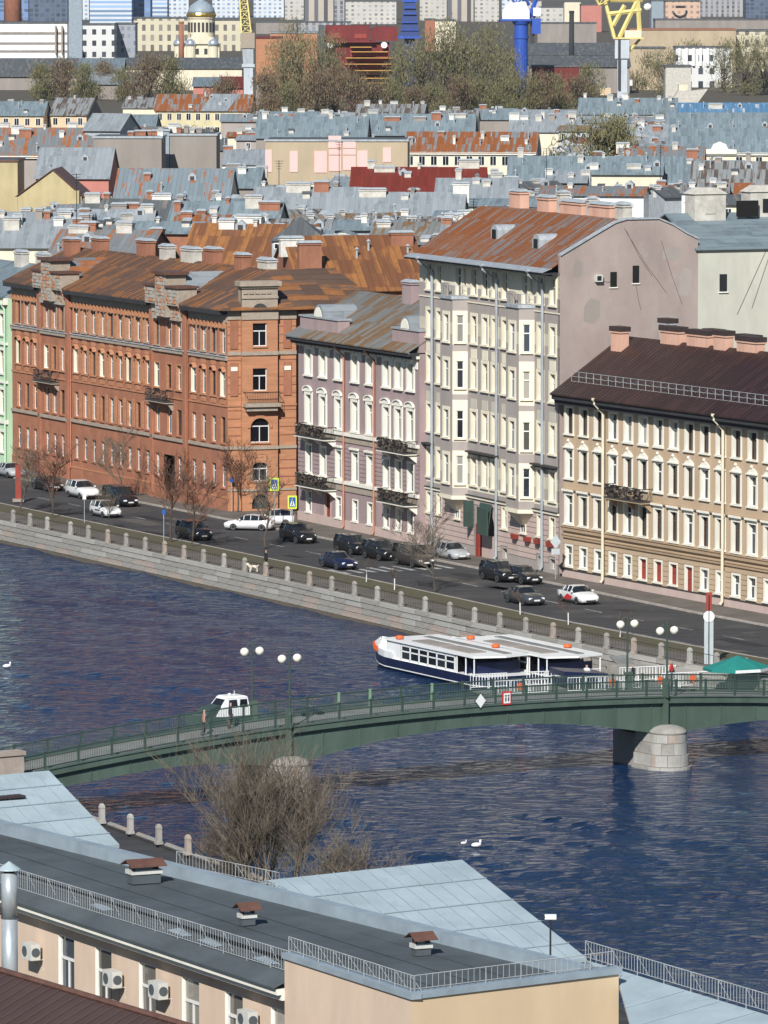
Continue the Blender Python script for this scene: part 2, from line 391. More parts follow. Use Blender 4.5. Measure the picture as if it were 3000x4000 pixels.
# the water sheet: real swell on a fine grid where it is seen, flat beyond
def water():
    xs = np.arange(-60, 92, .42); ys = np.arange(188, 640, .5)
    X, Y = np.meshgrid(xs, ys); rs = np.random.RandomState(3)
    Z = np.zeros_like(X); amp = .55 + .45 * np.sin(X * .07 + Y * .045 + 1.) * np.sin(Y * .031 - X * .05)
    for i in range(26):
        wl = 1.3 * 1.085 ** i; th = rs.normal(1.15, .6); k = 2 * math.pi / wl
        Z += .0105 * wl ** .75 * np.sin(k * (X * math.cos(th) + Y * math.sin(th)) + rs.uniform(0, 6.28))
    Z *= .5 * (.3 + .8 * amp)
    def side(line):
        s = np.full(X.shape, -1e9)
        out = np.zeros_like(X)
        for i in range(len(line) - 1):
            a, b = line[i], line[i + 1]; d = (b - a).normalized()
            sel = (Y <= a.y) & (Y >= b.y)
            out[sel] = ((X - a.x) * (-d.y) + (Y - a.y) * d.x)[sel]
        return out
    e, nn = side(EP), side(NP)
    keep = (e < 1.2) & (nn > -1.2)
    kq = keep[:-1, :-1] & keep[1:, :-1] & keep[:-1, 1:] & keep[1:, 1:]
    idx = np.arange(X.size).reshape(X.shape)
    f = np.stack([idx[:-1, :-1][kq], idx[:-1, 1:][kq], idx[1:, 1:][kq], idx[1:, :-1][kq]], 1)
    used = np.unique(f); mp = np.full(X.size, -1); mp[used] = np.arange(len(used)); f = mp[f]
    co_ = np.stack([X.ravel()[used], Y.ravel()[used], Z.ravel()[used] - 2.], 1)
    me = bpy.data.meshes.new('river'); me.vertices.add(len(co_)); me.vertices.foreach_set('co', co_.ravel())
    me.loops.add(f.size); me.loops.foreach_set('vertex_index', f.ravel())
    me.polygons.add(len(f)); me.polygons.foreach_set('loop_start', np.arange(0, f.size, 4)); me.polygons.foreach_set('loop_total', np.full(len(f), 4))
    me.polygons.foreach_set('use_smooth', np.ones(len(f), bool)); me.update(calc_edges=True); me.materials.append(M['water'])
    o = link('river', me); o['kind'] = 'structure'
water()
wm = MB()
for a, b in (((-101, 549), (-147, 783)),): wm.poly([(*offset(NP, -1)[0], -2.3), (*offset(NP, -1)[1], -2.3), (*offset(EP, 1)[1], -2.3), (*offset(EP, 1)[0], -2.3)])
struct('river_bed', wm, M['water'])
# far quay: pavement, grass strip, kerb, road, kerb, pavement
s_ = MB(); strip(s_, EP, .15, 3.6, 0.); struct('embankment_pavement', s_, M['pave'])
s_ = MB(); strip(s_, EP, 3.6, 6.75, .03); strip(s_, EP, 3.6, 3.6, -.1, .03); struct('grass_verge', s_, M['grass'])
s_ = MB(); strip(s_, EP, 6.75, 7.0, .05); strip(s_, EP, 6.75, 6.75, .0, .05); strip(s_, EP, 7.0, 7.0, .05, -.14); struct('verge_kerb', s_, M['kerb'])
s_ = MB(); strip(s_, EP, 7.0, 19.6, -.12); struct('road', s_, M['asphalt'])
s_ = MB(); strip(s_, EP, 19.6, 19.6, -.14, .02); strip(s_, EP, 19.6, 19.9, .02); struct('pavement_kerb', s_, M['kerb'])
s_ = MB(); strip(s_, EP, 19.9, 27., .02); struct('pavement', s_, M['pave'])
s_ = MB()
LT = sum((EP[i + 1] - EP[i]).length for i in range(len(EP) - 1))
def marks(mb, off, s0, s1, dash, gap, wd=.16):
    s = s0
    while s < s1:
        a, d = along(EP, s=s); b, d2 = along(EP, s=s + dash); n = Vector((-d.y, d.x))
        mb.quad((*(a + n * off), -.114), (*(b + n * off), -.114), (*(b + n * (off + wd)), -.114), (*(a + n * (off + wd)), -.114)); s += dash + gap
marks(s_, 13.1, 225, 420, 3., 4.5); marks(s_, 7.5, 300, 430, 40, 0.3, .12)
a0, d0 = along(EP, x=880)
sz = (a0 - EP[1]).length + (EP[1] - EP[0]).length
for k in range(9):
    a, d = along(EP, s=sz + 4.); n = Vector((-d.y, d.x)); q = 7.7 + k * 1.25
    p0 = a + n * q; s_.quad((*p0, -.112), (*(p0 + d * 4), -.112), (*(p0 + d * 4 + n * .55), -.112), (*(p0 + n * .55), -.112))
struct('road_markings', s_, M['line'])
pr_ = MB(); pw_ = MB()
for k in range(16):
    a, d = along(EP, s=rnd.uniform(235, 400)); n = Vector((-d.y, d.x)); o_ = rnd.uniform(7.6, 17); l_, w_ = rnd.uniform(1.5, 7), rnd.uniform(.8, 2.2)
    (pr_ if k % 3 else pw_).poly([(*(a + n * o_ + d * (l_ * u) + n * (w_ * v)), -.1165) for u, v in ((0, 0), (.5, -.12), (1, .05), (1.04, .9), (.6, 1.05), (.05, .95))])
struct('asphalt_repairs', pr_, mat('fresh_asphalt', (.02, .02, .022), .7, .2, .6)); struct('dusty_patches', pw_, mat('road_dust', (.095, .085, .072), .95, .3, .6, stretch=(1, 1, 1)))
# the granite quay wall, stone by stone
def unit_stone():
    mb = MB(); e = .03
    mb.box(0, 1, -.5, .5, 0, 1); me = mb.mesh('stone', M['granite'])
    bm = bmesh.new(); bm.from_mesh(me); bmesh.ops.bevel(bm, geom=bm.edges[:], offset=.03, segments=1, affect='EDGES'); bm.to_mesh(me); bm.free(); return me
STONE = [unit_stone(), None, None, None]
for i_, mm in ((1, 'granite2'), (2, 'granitep'), (3, 'granitew')):
    STONE[i_] = STONE[0].copy(); STONE[i_].materials[0] = M[mm]
def quay(line, s0, s1, name, label, zs):
    root = thing(name, label, 'wall', (0, 0, 0))
    core = MB(); strip(core, line, .0, .0, -2.6, -.05); strip(core, line, 0, .6, -.02); core.build('wall_core', M['mortar'], root)
    for ci, (z0, z1, ln, mi, out) in enumerate(zs):
        s = s0 + rnd.uniform(0, 1)
        while s < s1:
            l = ln * rnd.uniform(.8, 1.2); a, d = along(line, s=s); n = Vector((-d.y, d.x))
            w_ = .5; p = a - n * (out + rnd.uniform(-.012, .012)) + n * (w_ / 2)
            link('coping_stone' if ci == 0 else 'stone', STONE[rnd.choice(mi)], root, (p.x, p.y, z0), math.atan2(d.y, d.x), (l - .03, w_, z1 - z0 - .035)); s += l
    return root
sl_ = (EP[1] - EP[0]).length
quay(EP, sl_ - 8, sl_ + 152, 'quay_wall', 'long grey granite quay wall along the far river bank', ((-.3, .06, 3.4, (1, 0), .36), (-.78, -.3, 2.9, (0, 1), .30), (-1.3, -.78, 2.6, (0, 0, 1, 2), .26), (-1.78, -1.3, 2.4, (0, 0, 2), .28), (-2.3, -1.78, 3., (3,), .40)))
sn_ = (NP[1] - NP[0]).length
quay(NP, sn_ - 26, sn_ + 60, 'near_quay_wall', 'granite quay wall on the near bank beside the bare thicket', ((-.3, .06, 3.4, (2, 0), -.3), (-1.0, -.3, 2.6, (0, 1), -.24), (-2.3, -1.0, 2.6, (0, 0), -.2)))
# granite posts with an iron railing between
def post_mesh(m):
    mb = MB(); mb.box(-.21, .21, -.21, .21, 0, .16)
    prof = [(.165, .16), (.15, .9), (.165, .95), (.165, 1.0), (.13, 1.14), (.06, 1.22)]
    n = 8
    for k in range(len(prof) - 1):
        (r0, z0), (r1, z1) = prof[k], prof[k + 1]; mb.frustum(-r0, r0, -r0, r0, z0, -r1, r1, -r1, r1, z1)
    return mb.mesh('granite_post', M[m])
PM = [post_mesh('granite2'), post_mesh('granite'), post_mesh('granitep')]
PX = [45, 111, 179, 270, 340, 416, 488, 563, 639, 715, 792, 872, 953, 1036, 1121, 1208, 1295, 1384, 1474, 1567, 1662, 1759, 1856, 1955, 2057, 2165, 2264, 2375, 2482, 2590, 2702, 2808, 2923]
ordn = ['first', 'second', 'third', 'fourth', 'fifth', 'sixth', 'seventh', 'eighth', 'ninth', 'tenth', 'eleventh', 'twelfth', 'thirteenth', 'fourteenth', 'fifteenth', 'sixteenth', 'seventeenth', 'eighteenth', 'nineteenth', 'twentieth']
def ordinal(i):
    if i < 20: return ordn[i]
    t, u = divmod(i + 1, 10)
    return {2: 'twenty', 3: 'thirty'}[t] + ('-' + ordn[u - 1] if u else '') if u else {3: 'thirtieth', 2: 'twentieth'}[t]
pts_ = []
for i, x in enumerate(PX):
    p, d = along(EP, x=x); pts_.append((p, d))
    tag(link('granite_post', PM[rnd.choice((0, 1, 1, 2))], None, (p.x, p.y, .05), math.atan2(d.y, d.x) + rnd.uniform(-.04, .04)), f'{ordinal(i)} granite post from the left on the far quay wall', 'post', 'granite posts along the far quay')
for i in range(len(pts_) - 1):
    (a, d), (b, d2) = pts_[i], pts_[i + 1]; L = (b - a).length
    t = thing('quay_railing', f'thin black iron railing between the {ordinal(i)} and {ordinal(i + 1)} far quay posts', 'railing', (a.x, a.y, .06), math.atan2((b - a).y, (b - a).x), 'iron railings of the far quay')
    MB().tube([(.15, 0, .93), (L - .15, 0, .93)], .022, 4).tube([(.15, 0, .16), (L - .15, 0, .16)], .018, 4).build('rail', M['iron'], t)
    bars = MB(); n = int(L / .42)
    for k in range(1, n): bars.tube([(L * k / n, 0, .16), (L * k / n, 0, .93)], .011, 3, caps=False)
    bars.build('bar_infill', M['iron'], t)
for i, (x, y) in enumerate(((388, 3215), (500, 3265), (612, 3306), (727, 3342))):
    p, d = along(NP, x=x)
    tag(link('granite_post', PM[(0, 0, 1, 2)[i]], None, (p.x, p.y, .05), math.atan2(d.y, d.x)), ('leftmost' if i == 0 else ordn[i]) + ' near bank granite post by the left pale blue roof' , 'post', 'granite posts of the near bank')
# ---------------------------------------------------------------- facade kit (local frame: x along the facade, y into the house, z up)
def spans(x0, x1, z, holes):
    hs = sorted((h[0], h[1]) for h in holes if h[2] < z < h[3]); out = []; x = x0
    for a, b in hs:
        if a >= x1: break
        if a > x: out.append((x, min(a, x1)))
        x = max(x, b)
    if x < x1: out.append((x, x1))
    return out
def wall_holes(mb, x0, x1, z0, z1, holes, y=0., m=0, bands=(), lip=0.):
    zs = sorted({z0, z1} | {round(v, 4) for h in holes for v in h[2:4] if z0 < v < z1} | {b[i] for b in bands for i in (0, 1) if z0 < b[i] < z1})
    for a, b in zip(zs, zs[1:]):
        mid = (a + b) / 2; mm = m
        for b0, b1, bm in bands:
            if b0 < mid < b1: mm = bm
        for u, v in spans(x0, x1, mid, holes):
            mb.quad((u, y, a), (v, y, a), (v, y, b), (u, y, b), mm)
            if lip:
                if b == z1: mb.quad((u, y, b), (v, y, b), (v, y + lip, b), (u, y + lip, b), mm)
                if a == z0: mb.quad((u, y + lip, a), (v, y + lip, a), (v, y, a), (u, y, a), mm)
def courses(mb, x0, x1, z0, z1, n, holes, y=-.05, m=0):
    h = (z1 - z0) / n
    for k in range(n): wall_holes(mb, x0, x1, z0 + k * h, z0 + (k + 1) * h - .07, holes, y, m, lip=.05)
def sur_mesh(w, h, sur, p, d, smat, sill, hood, rmat):
    mb = MB(); a, b = -w / 2, w / 2; A, B, Z = a - sur, b + sur, h + sur
    if sur > 0:
        for q in (((A, -p, 0), (a, -p, 0), (a, -p, Z), (A, -p, Z)), ((b, -p, 0), (B, -p, 0), (B, -p, Z), (b, -p, Z)), ((a, -p, h), (b, -p, h), (b, -p, Z), (a, -p, Z)),
                  ((A, 0, 0), (A, -p, 0), (A, -p, Z), (A, 0, Z)), ((B, -p, 0), (B, 0, 0), (B, 0, Z), (B, -p, Z)), ((A, -p, Z), (B, -p, Z), (B, 0, Z), (A, 0, Z)), ((A, 0, 0), (B, 0, 0), (B, -p, 0), (A, -p, 0))): mb.quad(*q)
    else: p = 0.
    for q in (((a, -p, 0), (a, d, 0), (a, d, h), (a, -p, h)), ((b, d, 0), (b, -p, 0), (b, -p, h), (b, d, h)), ((a, -p, h), (a, d, h), (b, d, h), (b, -p, h)), ((a, d, 0), (a, -p, 0), (b, -p, 0), (b, d, 0))): mb.quad(*q, 1)
    if sill: mb.box(A - .05, B + .05, -p - .13, d * .6, -.13, -.004)
    if hood == 'flat': mb.box(A - .1, B + .1, -p - .22, -p, h + sur + .12, h + sur + .3); mb.box(A - .02, B + .02, -p - .08, -p, h + sur, h + sur + .12)
    elif hood == 'arch':
        pts = [(A, h + sur)] + [(A + (B - A) * (.5 - .5 * math.cos(math.pi * k / 8)), h + sur + .5 * math.sin(math.pi * k / 8)) for k in range(1, 8)] + [(B, h + sur)]
        mb.prism([(x, -p - .05, z) for x, z in reversed(pts)], (0, .05 + p, 0))
        pts2 = pts + [(x * 1.1, z + .09) for x, z in reversed(pts)]
        for k in range(8): mb.prism([(x, -p - .2, z) for x, z in (pts[k], pts[k + 1], pts2[-2 - k], pts2[-1 - k])][::-1], (0, .22, 0))
    elif hood == 'crown':
        mb.prism([(A, -p - .06, h + sur), (A + .2, -p - .06, h + sur + .28), (0, -p - .06, h + sur + .55), (B - .2, -p - .06, h + sur + .28), (B, -p - .06, h + sur)][::-1], (0, .06 + p, 0)); mb.box(A - .06, B + .06, -p - .16, -p, h + sur - .02, h + sur + .1); mb.lathe([(.05, 0), (.14, .1), (.1, .24), (.02, .3)], 6, (0, -p - .08, h + sur + .5))
    elif hood == 'scoop':
        n = 6
        for k in range(n):
            t0, t1 = math.pi * k / n, math.pi * (k + 1) / n; r = w * .62
            f = lambda t, y, g=1: (-math.cos(t) * r * g, y, h + .05 + math.sin(t) * .55 * g)
            mb.quad(f(t0, 0), f(t1, 0), f(t1, -.34, .82), f(t0, -.34, .82)); mb.quad(f(t0, -.34, .82), f(t1, -.34, .82), f(t1, -.34, .6), f(t0, -.34, .6))
    return mb.mesh('window', [smat, rmat or smat])
def frame_mesh(w, h, d, fm, tr=.66, mull=1):
    mb = MB(); a, b = -w / 2, w / 2; y0, y1 = d - .09, d; f = .075
    mb.box(a, a + f, y0, y1, 0, h); mb.box(b - f, b, y0, y1, 0, h); mb.box(a + f, b - f, y0, y1, 0, f); mb.box(a + f, b - f, y0, y1, h - f, h)
    if tr: mb.box(a + f, b - f, y0, y1, h * tr - .05, h * tr + .05)
    for k in range(mull): x = a + w * (k + 1) / (mull + 1); mb.box(x - .04, x + .04, y0 + .01, y1, f, (h * tr - .05) if tr else h - f)
    return mb.mesh('frame', fm)
def pane_mesh(w, h, d, gm):
    return MB().quad((-w / 2, d - .03, 0), (w / 2, d - .03, 0), (w / 2, d - .03, h), (-w / 2, d - .03, h)).mesh('pane', gm)
def win(root, x, z, w, h, d=.36, sur=.16, p=.05, smat='white', fm='frame', gm=None, sill=True, hood=None, rmat=None, tr=.66, mull=1, y=0., rz=0., name='window'):
    gm = gm or rnd.choice(('glass', 'glass', 'glassd', 'glass', 'curtain', 'curtain'))
    k = (round(w, 3), round(h, 3), d, sur, p, smat, sill, hood, rmat)
    o = link(name, cached(('s',) + k, lambda: sur_mesh(w, h, sur, p, d, M[smat], sill, hood, M[rmat] if rmat else None)), root, (x, y, z), rz)
    link('frame', cached(('f', k[0], k[1], d, fm, tr, mull), lambda: frame_mesh(w, h, d, M[fm], tr, mull)), o)
    q_ = link('pane', cached(('p', k[0], k[1], d, gm), lambda: pane_mesh(w, h, d, M[gm])), o); q_.rotation_euler = (rnd.gauss(0, .012), 0, rnd.gauss(0, .012))
    return (x - w / 2, x + w / 2, z, z + h)
def pipe(root, x, zt, zb, m, y=-.16, r=.09, eave=-.7):
    MB().lathe([(r * 1.9, .22), (r * 1.9, 0.05), (r, -.1)][::-1], 8, (x - .35, eave, zt)).tube([(x - .35, eave, zt + .05), (x - .35, eave, zt - .25), (x, y, zt - 1.1), (x, y, zb + .25), (x, y - .22, zb)], r, 8).build('drain_pipe', M[m], root, smooth=False)
def chimney(root, x, y, z, w, d, h, m='chim', cap='cap', name='chimney'):
    mb = MB(); mb.box(-w / 2, w / 2, -d / 2, d / 2, -1.2, h - .25, 0); mb.box(-w / 2 - .09, w / 2 + .09, -d / 2 - .09, d / 2 + .09, h - .25, h - .1, 0)
    if cap == 'capd': mb.box(-w / 2 - .12, w / 2 + .12, -d / 2 - .12, d / 2 + .12, h - .1, h + .3, 1)
    else: mb.frustum(-w / 2 - .16, w / 2 + .16, -d / 2 - .16, d / 2 + .16, h - .02, -w / 2 + .1, w / 2 - .1, -d / 2 + .3 * d, d / 2 - .3 * d, h + .22, 1)
    mb.box(-w / 2 + .1, w / 2 - .1, -d / 2 + .1, d / 2 - .1, h - .1, h - .02, 1)
    mb.build(name, [M[m], M[cap]], root, (x, y, z))
def gable_roof(mb, x0, x1, y0, yr, y1, ze, zr, zb=None, th=.12, m=0):
    zb = ze if zb is None else zb
    mb.prism([(x0, y0, ze), (x1, y0, ze), (x1, yr, zr), (x0, yr, zr)], (0, 0, th), m)
    mb.prism([(x0, yr, zr), (x1, yr, zr), (x1, y1, zb), (x0, y1, zb)], (0, 0, th), m)
def seams(root, x0, x1, y0, yr, ze, zr, step, m, r=.035):
    n = int((x1 - x0) / step)
    me = MB().tube([(0, y0, ze + .14), (0, yr, zr + .14)], r, 4).mesh('seam', M[m])
    for k in range(1, n): link('seam', me, root, (x0 + (x1 - x0) * k / n, 0, 0))
def balcony(root, x0, x1, z, pr, floor_m='mortar', rail_m='iron', h=1.0, plants=0, brackets=True, bars=.16, y=0., under='white'):
    mb = MB().box(x0, x1, y - pr, y, z - .2, z - .08, 0); mb.box(x0 - .03, x1 + .03, y - pr - .03, y, z - .28, z - .2, 1)
    o = mb.build('balcony', [M[floor_m], M[under]], root)
    r = MB(); r.tube([(x0 + .03, y, z + h), (x0 + .03, y - pr + .03, z + h), (x1 - .03, y - pr + .03, z + h), (x1 - .03, y, z + h)], .035, 4)
    n = int((x1 - x0) / bars)
    for k in range(n + 1): x = x0 + .04 + (x1 - x0 - .08) * k / n; r.tube([(x, y - pr + .03, z - .08), (x, y - pr + .03, z + h)], .016, 3, caps=False)
    for k in range(int(pr / bars)):
        for x in (x0 + .03, x1 - .03): r.tube([(x, y - k * bars, z - .08), (x, y - k * bars, z + h)], .016, 3, caps=False)
    r.build('balcony_railing', M[rail_m], o)
    if brackets:
        for x in np.linspace(x0 + .25, x1 - .25, max(2, int((x1 - x0) / 1.8))):
            MB().prism([(x - .1, y, z - .28), (x - .1, y - pr * .8, z - .28), (x - .1, y - pr * .55, z - .5), (x - .1, y - .15, z - .95), (x - .1, y, z - 1.05)], (.2, 0, 0)).build('bracket', M[under], o)
    if plants:
        f = MB()
        for k in range(int((x1 - x0) * plants)):
            c = Vector((rnd.uniform(x0 + .1, x1 - .1), y - pr * rnd.uniform(.75, 1.0), z + rnd.uniform(.05, h * .95)))
            a = Vector((rnd.gauss(0, 1), rnd.gauss(0, 1), rnd.gauss(0, 1))).normalized() * .16; b = a.orthogonal().normalized() * .1
            f.quad(c - a - b, c + a - b, c + a + b, c - a + b)
        f.build('hanging_plants', M['bark'], o)
# ================================================================ tan house with the brown roof
T = thing('ochre_house', 'four storey ochre house with white window surrounds and dark brown metal roof', 'house', (15.3, 511.7, 0), R(-62.18))
hs = []
US = [1.05 + 2.5 * i for i in range(16)]; L = 41.5
for i, u in enumerate(US):
    fb = 'framebr' if (i < 3 or i in (8, 9, 10, 11, 12)) else 'frame'
    hs.append(win(T, u, 12.3, 1.2, 2.2, sur=.2, tr=.7, fm=fb, gm='glassd' if fb == 'framebr' else None)); hs.append(win(T, u, 8.5, 1.15, 2.4, sur=.2, hood='crown', tr=.7, fm='framebr' if i % 3 else 'frame', gm='glassd'))
    hs.append(win(T, u, 4.6, 1.2, 2.45, sur=.22, hood='flat', tr=.7, gm='glassd', fm='framebr' if i % 4 else 'frame'))
    red = 5 <= i <= 8
    hs.append(win(T, u, .25 if i == 8 else 1.0, 1.1, 2.45 if i == 8 else 1.7, sur=.17, gm='redwood' if red else None, fm='redwood' if red else 'frame', tr=.6, d=.3, name='door' if i == 8 else 'window', sill=i != 8))
wl = MB(); wall_holes(wl, 0, L, 0, 15.6, hs); wl.quad((L, 0, 0), (L, 11, 0), (L, 11, 15.6), (L, 0, 15.6)); wl.quad((0, 11, 0), (0, 0, 0), (0, 0, 15.6), (0, 11, 15.6)); wl.quad((L, 11, 0), (0, 11, 0), (0, 11, 15.6), (L, 11, 15.6))
wl.build('wall', M['tan'], T)
rc = MB(); courses(rc, 0, L, .75, 3.3, 6, [(a - .22, b + .22, c - .16, d + .22) for a, b, c, d in hs if c < 3]); rc.build('rusticated_stonework', M['tan'], T)
for z0, z1, pr, m in ((4.0, 4.32, .22, 'tan2'), (3.4, 3.62, .16, 'tan2'), (4.32, 4.4, .3, 'tan2'), (3.62, 3.68, .22, 'tan2'), (7.5, 7.62, .2, 'tan2'), (14.85, 15.05, .18, 'tan'), (0.62, .74, .1, 'mortar')):
    MB().box(-.02, L, -pr, -.002, z0, z1).build('string_course', M[m], T)
MB().box(-.03, L, -.08, -.003, 0, .62).build('plinth', M['pinkl'], T)
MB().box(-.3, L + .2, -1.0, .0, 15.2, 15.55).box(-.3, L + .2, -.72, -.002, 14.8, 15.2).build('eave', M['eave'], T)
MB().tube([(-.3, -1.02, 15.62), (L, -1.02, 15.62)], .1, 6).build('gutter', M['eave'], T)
rf = MB(); gable_roof(rf, -.35, L + .4, -1.15, 6.0, 13., 15.58, 20.3); ro = rf.build('roof', M['brownroof'], T)
seams(ro, -.35, L + .4, -1.15, 6.0, 15.58, 20.3, .62, 'brownroof', .012)
MB().prism([(0, 0, 15.55), (0, 6, 20.2), (0, 11.5, 16.4)], (-.25, 0, 0)).build('gable', M['tan'], T)
rl = MB()
for z in (0, .42, .84): rl.tube([(.6, .45, 16.75 + z), (L, .45, 16.75 + z)], .022, 4)
for k in range(int(L / 1.25)):
    x = .6 + k * 1.25; rl.tube([(x, .45, 16.6), (x, .45, 17.62)], .025, 4); rl.tube([(x, .45, 17.6), (x + 1.2, .95, 17.0)], .016, 3)
rl.build('snow_guard', M['rail'], T)
for i, (x, y, w_, h) in enumerate(((1.6, 4.6, 1.7, 1.7), (8.2, 6.0, 3.0, 1.1), (12.6, 6.1, 3.4, 1.1), (16.4, 6., 1.9, 1.2), (20.6, 6.1, 3.2, 1.0), (26.5, 6., 2.6, 1.1), (33, 6., 3., 1.1), (9.5, 9.2, 2., 3.0), (15, 9.3, 2.6, 2.9), (1.5, 9.4, 1.6, 3.6))):
    zz = 15.58 + (y + 1.05) / 7.05 * 4.72 if y <= 6 else 20.3 - (y - 6) / 7 * 4.7
    chimney(T, x, y, zz, w_, .8, h, 'chimp' if i != 9 else 'cap', 'capd')
for x in (7.35, 26.9): pipe(T, x, 15.55, .15, 'creampipe', -.34, .13, -1.0)
balcony(T, 8.9, 15.1, 7.72, 1.15, 'mortar', 'iron', .95, plants=26, under='tan2')
# ================================================================ cream and mauve house with two bays
C = thing('bay_house', 'tall six storey mauve and cream house with two bay windows and rusty roof', 'house', (3.2, 541.0, 0), math.atan2(-28.5, 11.8))
L = 30.85; hs = []
rows = ((23.05, 2.25, .3), (18.8, 2.4, .34), (14.75, 2.4, .34), (10.3, 2.45, .34), (6.25, 2.5, .34))
for i, u in enumerate((2.3, 4.6, 12.4, 14.85, 16.95, 19.2, 26.8, 29.4)):
    for j, (z, h, d) in enumerate(rows):
        hs.append(win(C, u, z, 1.05, h, d=d, sur=.28, smat='cwhite', tr=.68, p=.06))
        if j in (2, 3): MB().box(u - .62, u + .62, -.05, -.002, z + h + .3, z + h + 1.15).build('panel', M['cwhite'] if j == 2 else M['mint'], C)
    if u < 12 or u > 17.5: hs.append(win(C, u, 3.0, 1.0, 1.8, d=.3, sur=.2, smat='cwhite', tr=.6))
    if u > 18: hs.append(win(C, u, .35, 1.0, .9, d=.4, sur=0, smat='mauve', sill=False, tr=0, gm='glassd'))
bays = ((6.85, 10.95), (21.4, 25.5))
for a, b in bays:
    cx_ = (a + b) / 2
    for (z, h, d) in rows[:1]: hs.append(win(C, cx_, z - .3, 1.2, h + .3, d=.3, sur=.15, smat='cwhite', tr=.72)); hs.append(win(C, b - .55, z, .55, h, d=.3, sur=.12, smat='cwhite', mull=0))
arch = [(12.9, 16.9, 0, 4.3)]
wl = MB(); wall_holes(wl, 0, L, 0, 25.9, hs + arch, bands=((23.65, 25.6, 1), (22.2, 22.75, 0), (19.5, 20.55, 2), (7.2, 8.2, 2), (5.75, 6.2, 1)))
for q in (((0, 12.8, 0), (0, 0, 0), (0, 0, 25.9), (0, 12.8, 25.9)), ((L, 12.8, 0), (0, 12.8, 0), (0, 12.8, 25.9), (L, 12.8, 25.9))): wl.quad(*q)
wl.build('wall', [M['mauve'], M['cwhite'], M['mint']], C)
# right-hand firewall with its curved roof line
prof = [(0, 27.35), (2.7, 28.8), (5.2, 30.1), (6.2, 30.35), (9.2, 30.35), (10.6, 29.8), (11.8, 29.1), (13., 28.55)]
g = MB(); g.prism([(L - .35, 0, 0), (L - .35, 13., 0)] + [(L - .35, y, z) for y, z in reversed(prof)], (.36, 0, 0)); fw = g.build('firewall', M['mauve2'], C)
g = MB()
for (y0, z0), (y1, z1) in zip(prof, prof[1:]): g.prism([(L - .5, y0, z0), (L + .14, y0, z0), (L + .14, y1, z1), (L - .5, y1, z1)], (0, 0, .14))
g.build('coping', M['cap'], fw)
for y, z, w_, h in ((5.0, 24.6, .6, 1.3), (7.1, 24.9, .6, 1.5)):
    o = MB().box(L + .012, L + .05, y - w_ / 2, y + w_ / 2, z, z + h).build('firewall_window', M['glassd'], fw); MB().box(L + .012, L + .12, y - w_ / 2 - .08, y + w_ / 2 + .08, z - .1, z).build('sill', M['white'], o)
ac = MB().box(L + .02, L + .4, 3.2, 3.85, 25.1, 25.7).build('air_conditioner', M['acbox'], fw); MB().box(L + .402, L + .42, 3.3, 3.7, 25.2, 25.6).build('fan_grille', M['glassd'], ac)
cb = MB()
for y, z, a, b in ((2.2, 21.5, 1.6, 2.2), (9.6, 26.8, 1.8, 1.2), (8.6, 20.6, 2.4, 1.5), (11.2, 23.6, 1.2, 2.6), (4.6, 19.2, 1.3, 1.), (1.2, 25.4, .9, 1.6)): MB().poly([(L + .014, y + a * u, z + b * v) for u, v in ((0, .1), (.6, 0), (1, .25), (.95, .9), (.4, 1), (.05, .7))]).build('plaster_patch', M['mauve' if y > 5 else 'fire'], fw)
for y0, z0, y1, z1 in ((3.8, 25.2, 5.2, 25.3), (6.0, 29.6, 10., 24.), (6.2, 29.4, 8.6, 25.5), (9.5, 28.5, 11.5, 23.), (7.1, 24.9, 7.6, 22.6)): cb.tube([(L + .03, y0, z0), (L + .03, (y0 + y1) / 2, (z0 + z1) / 2 - .25), (L + .03, y1, z1)], .018, 3)
cb.build('cable', M['iron'], fw)
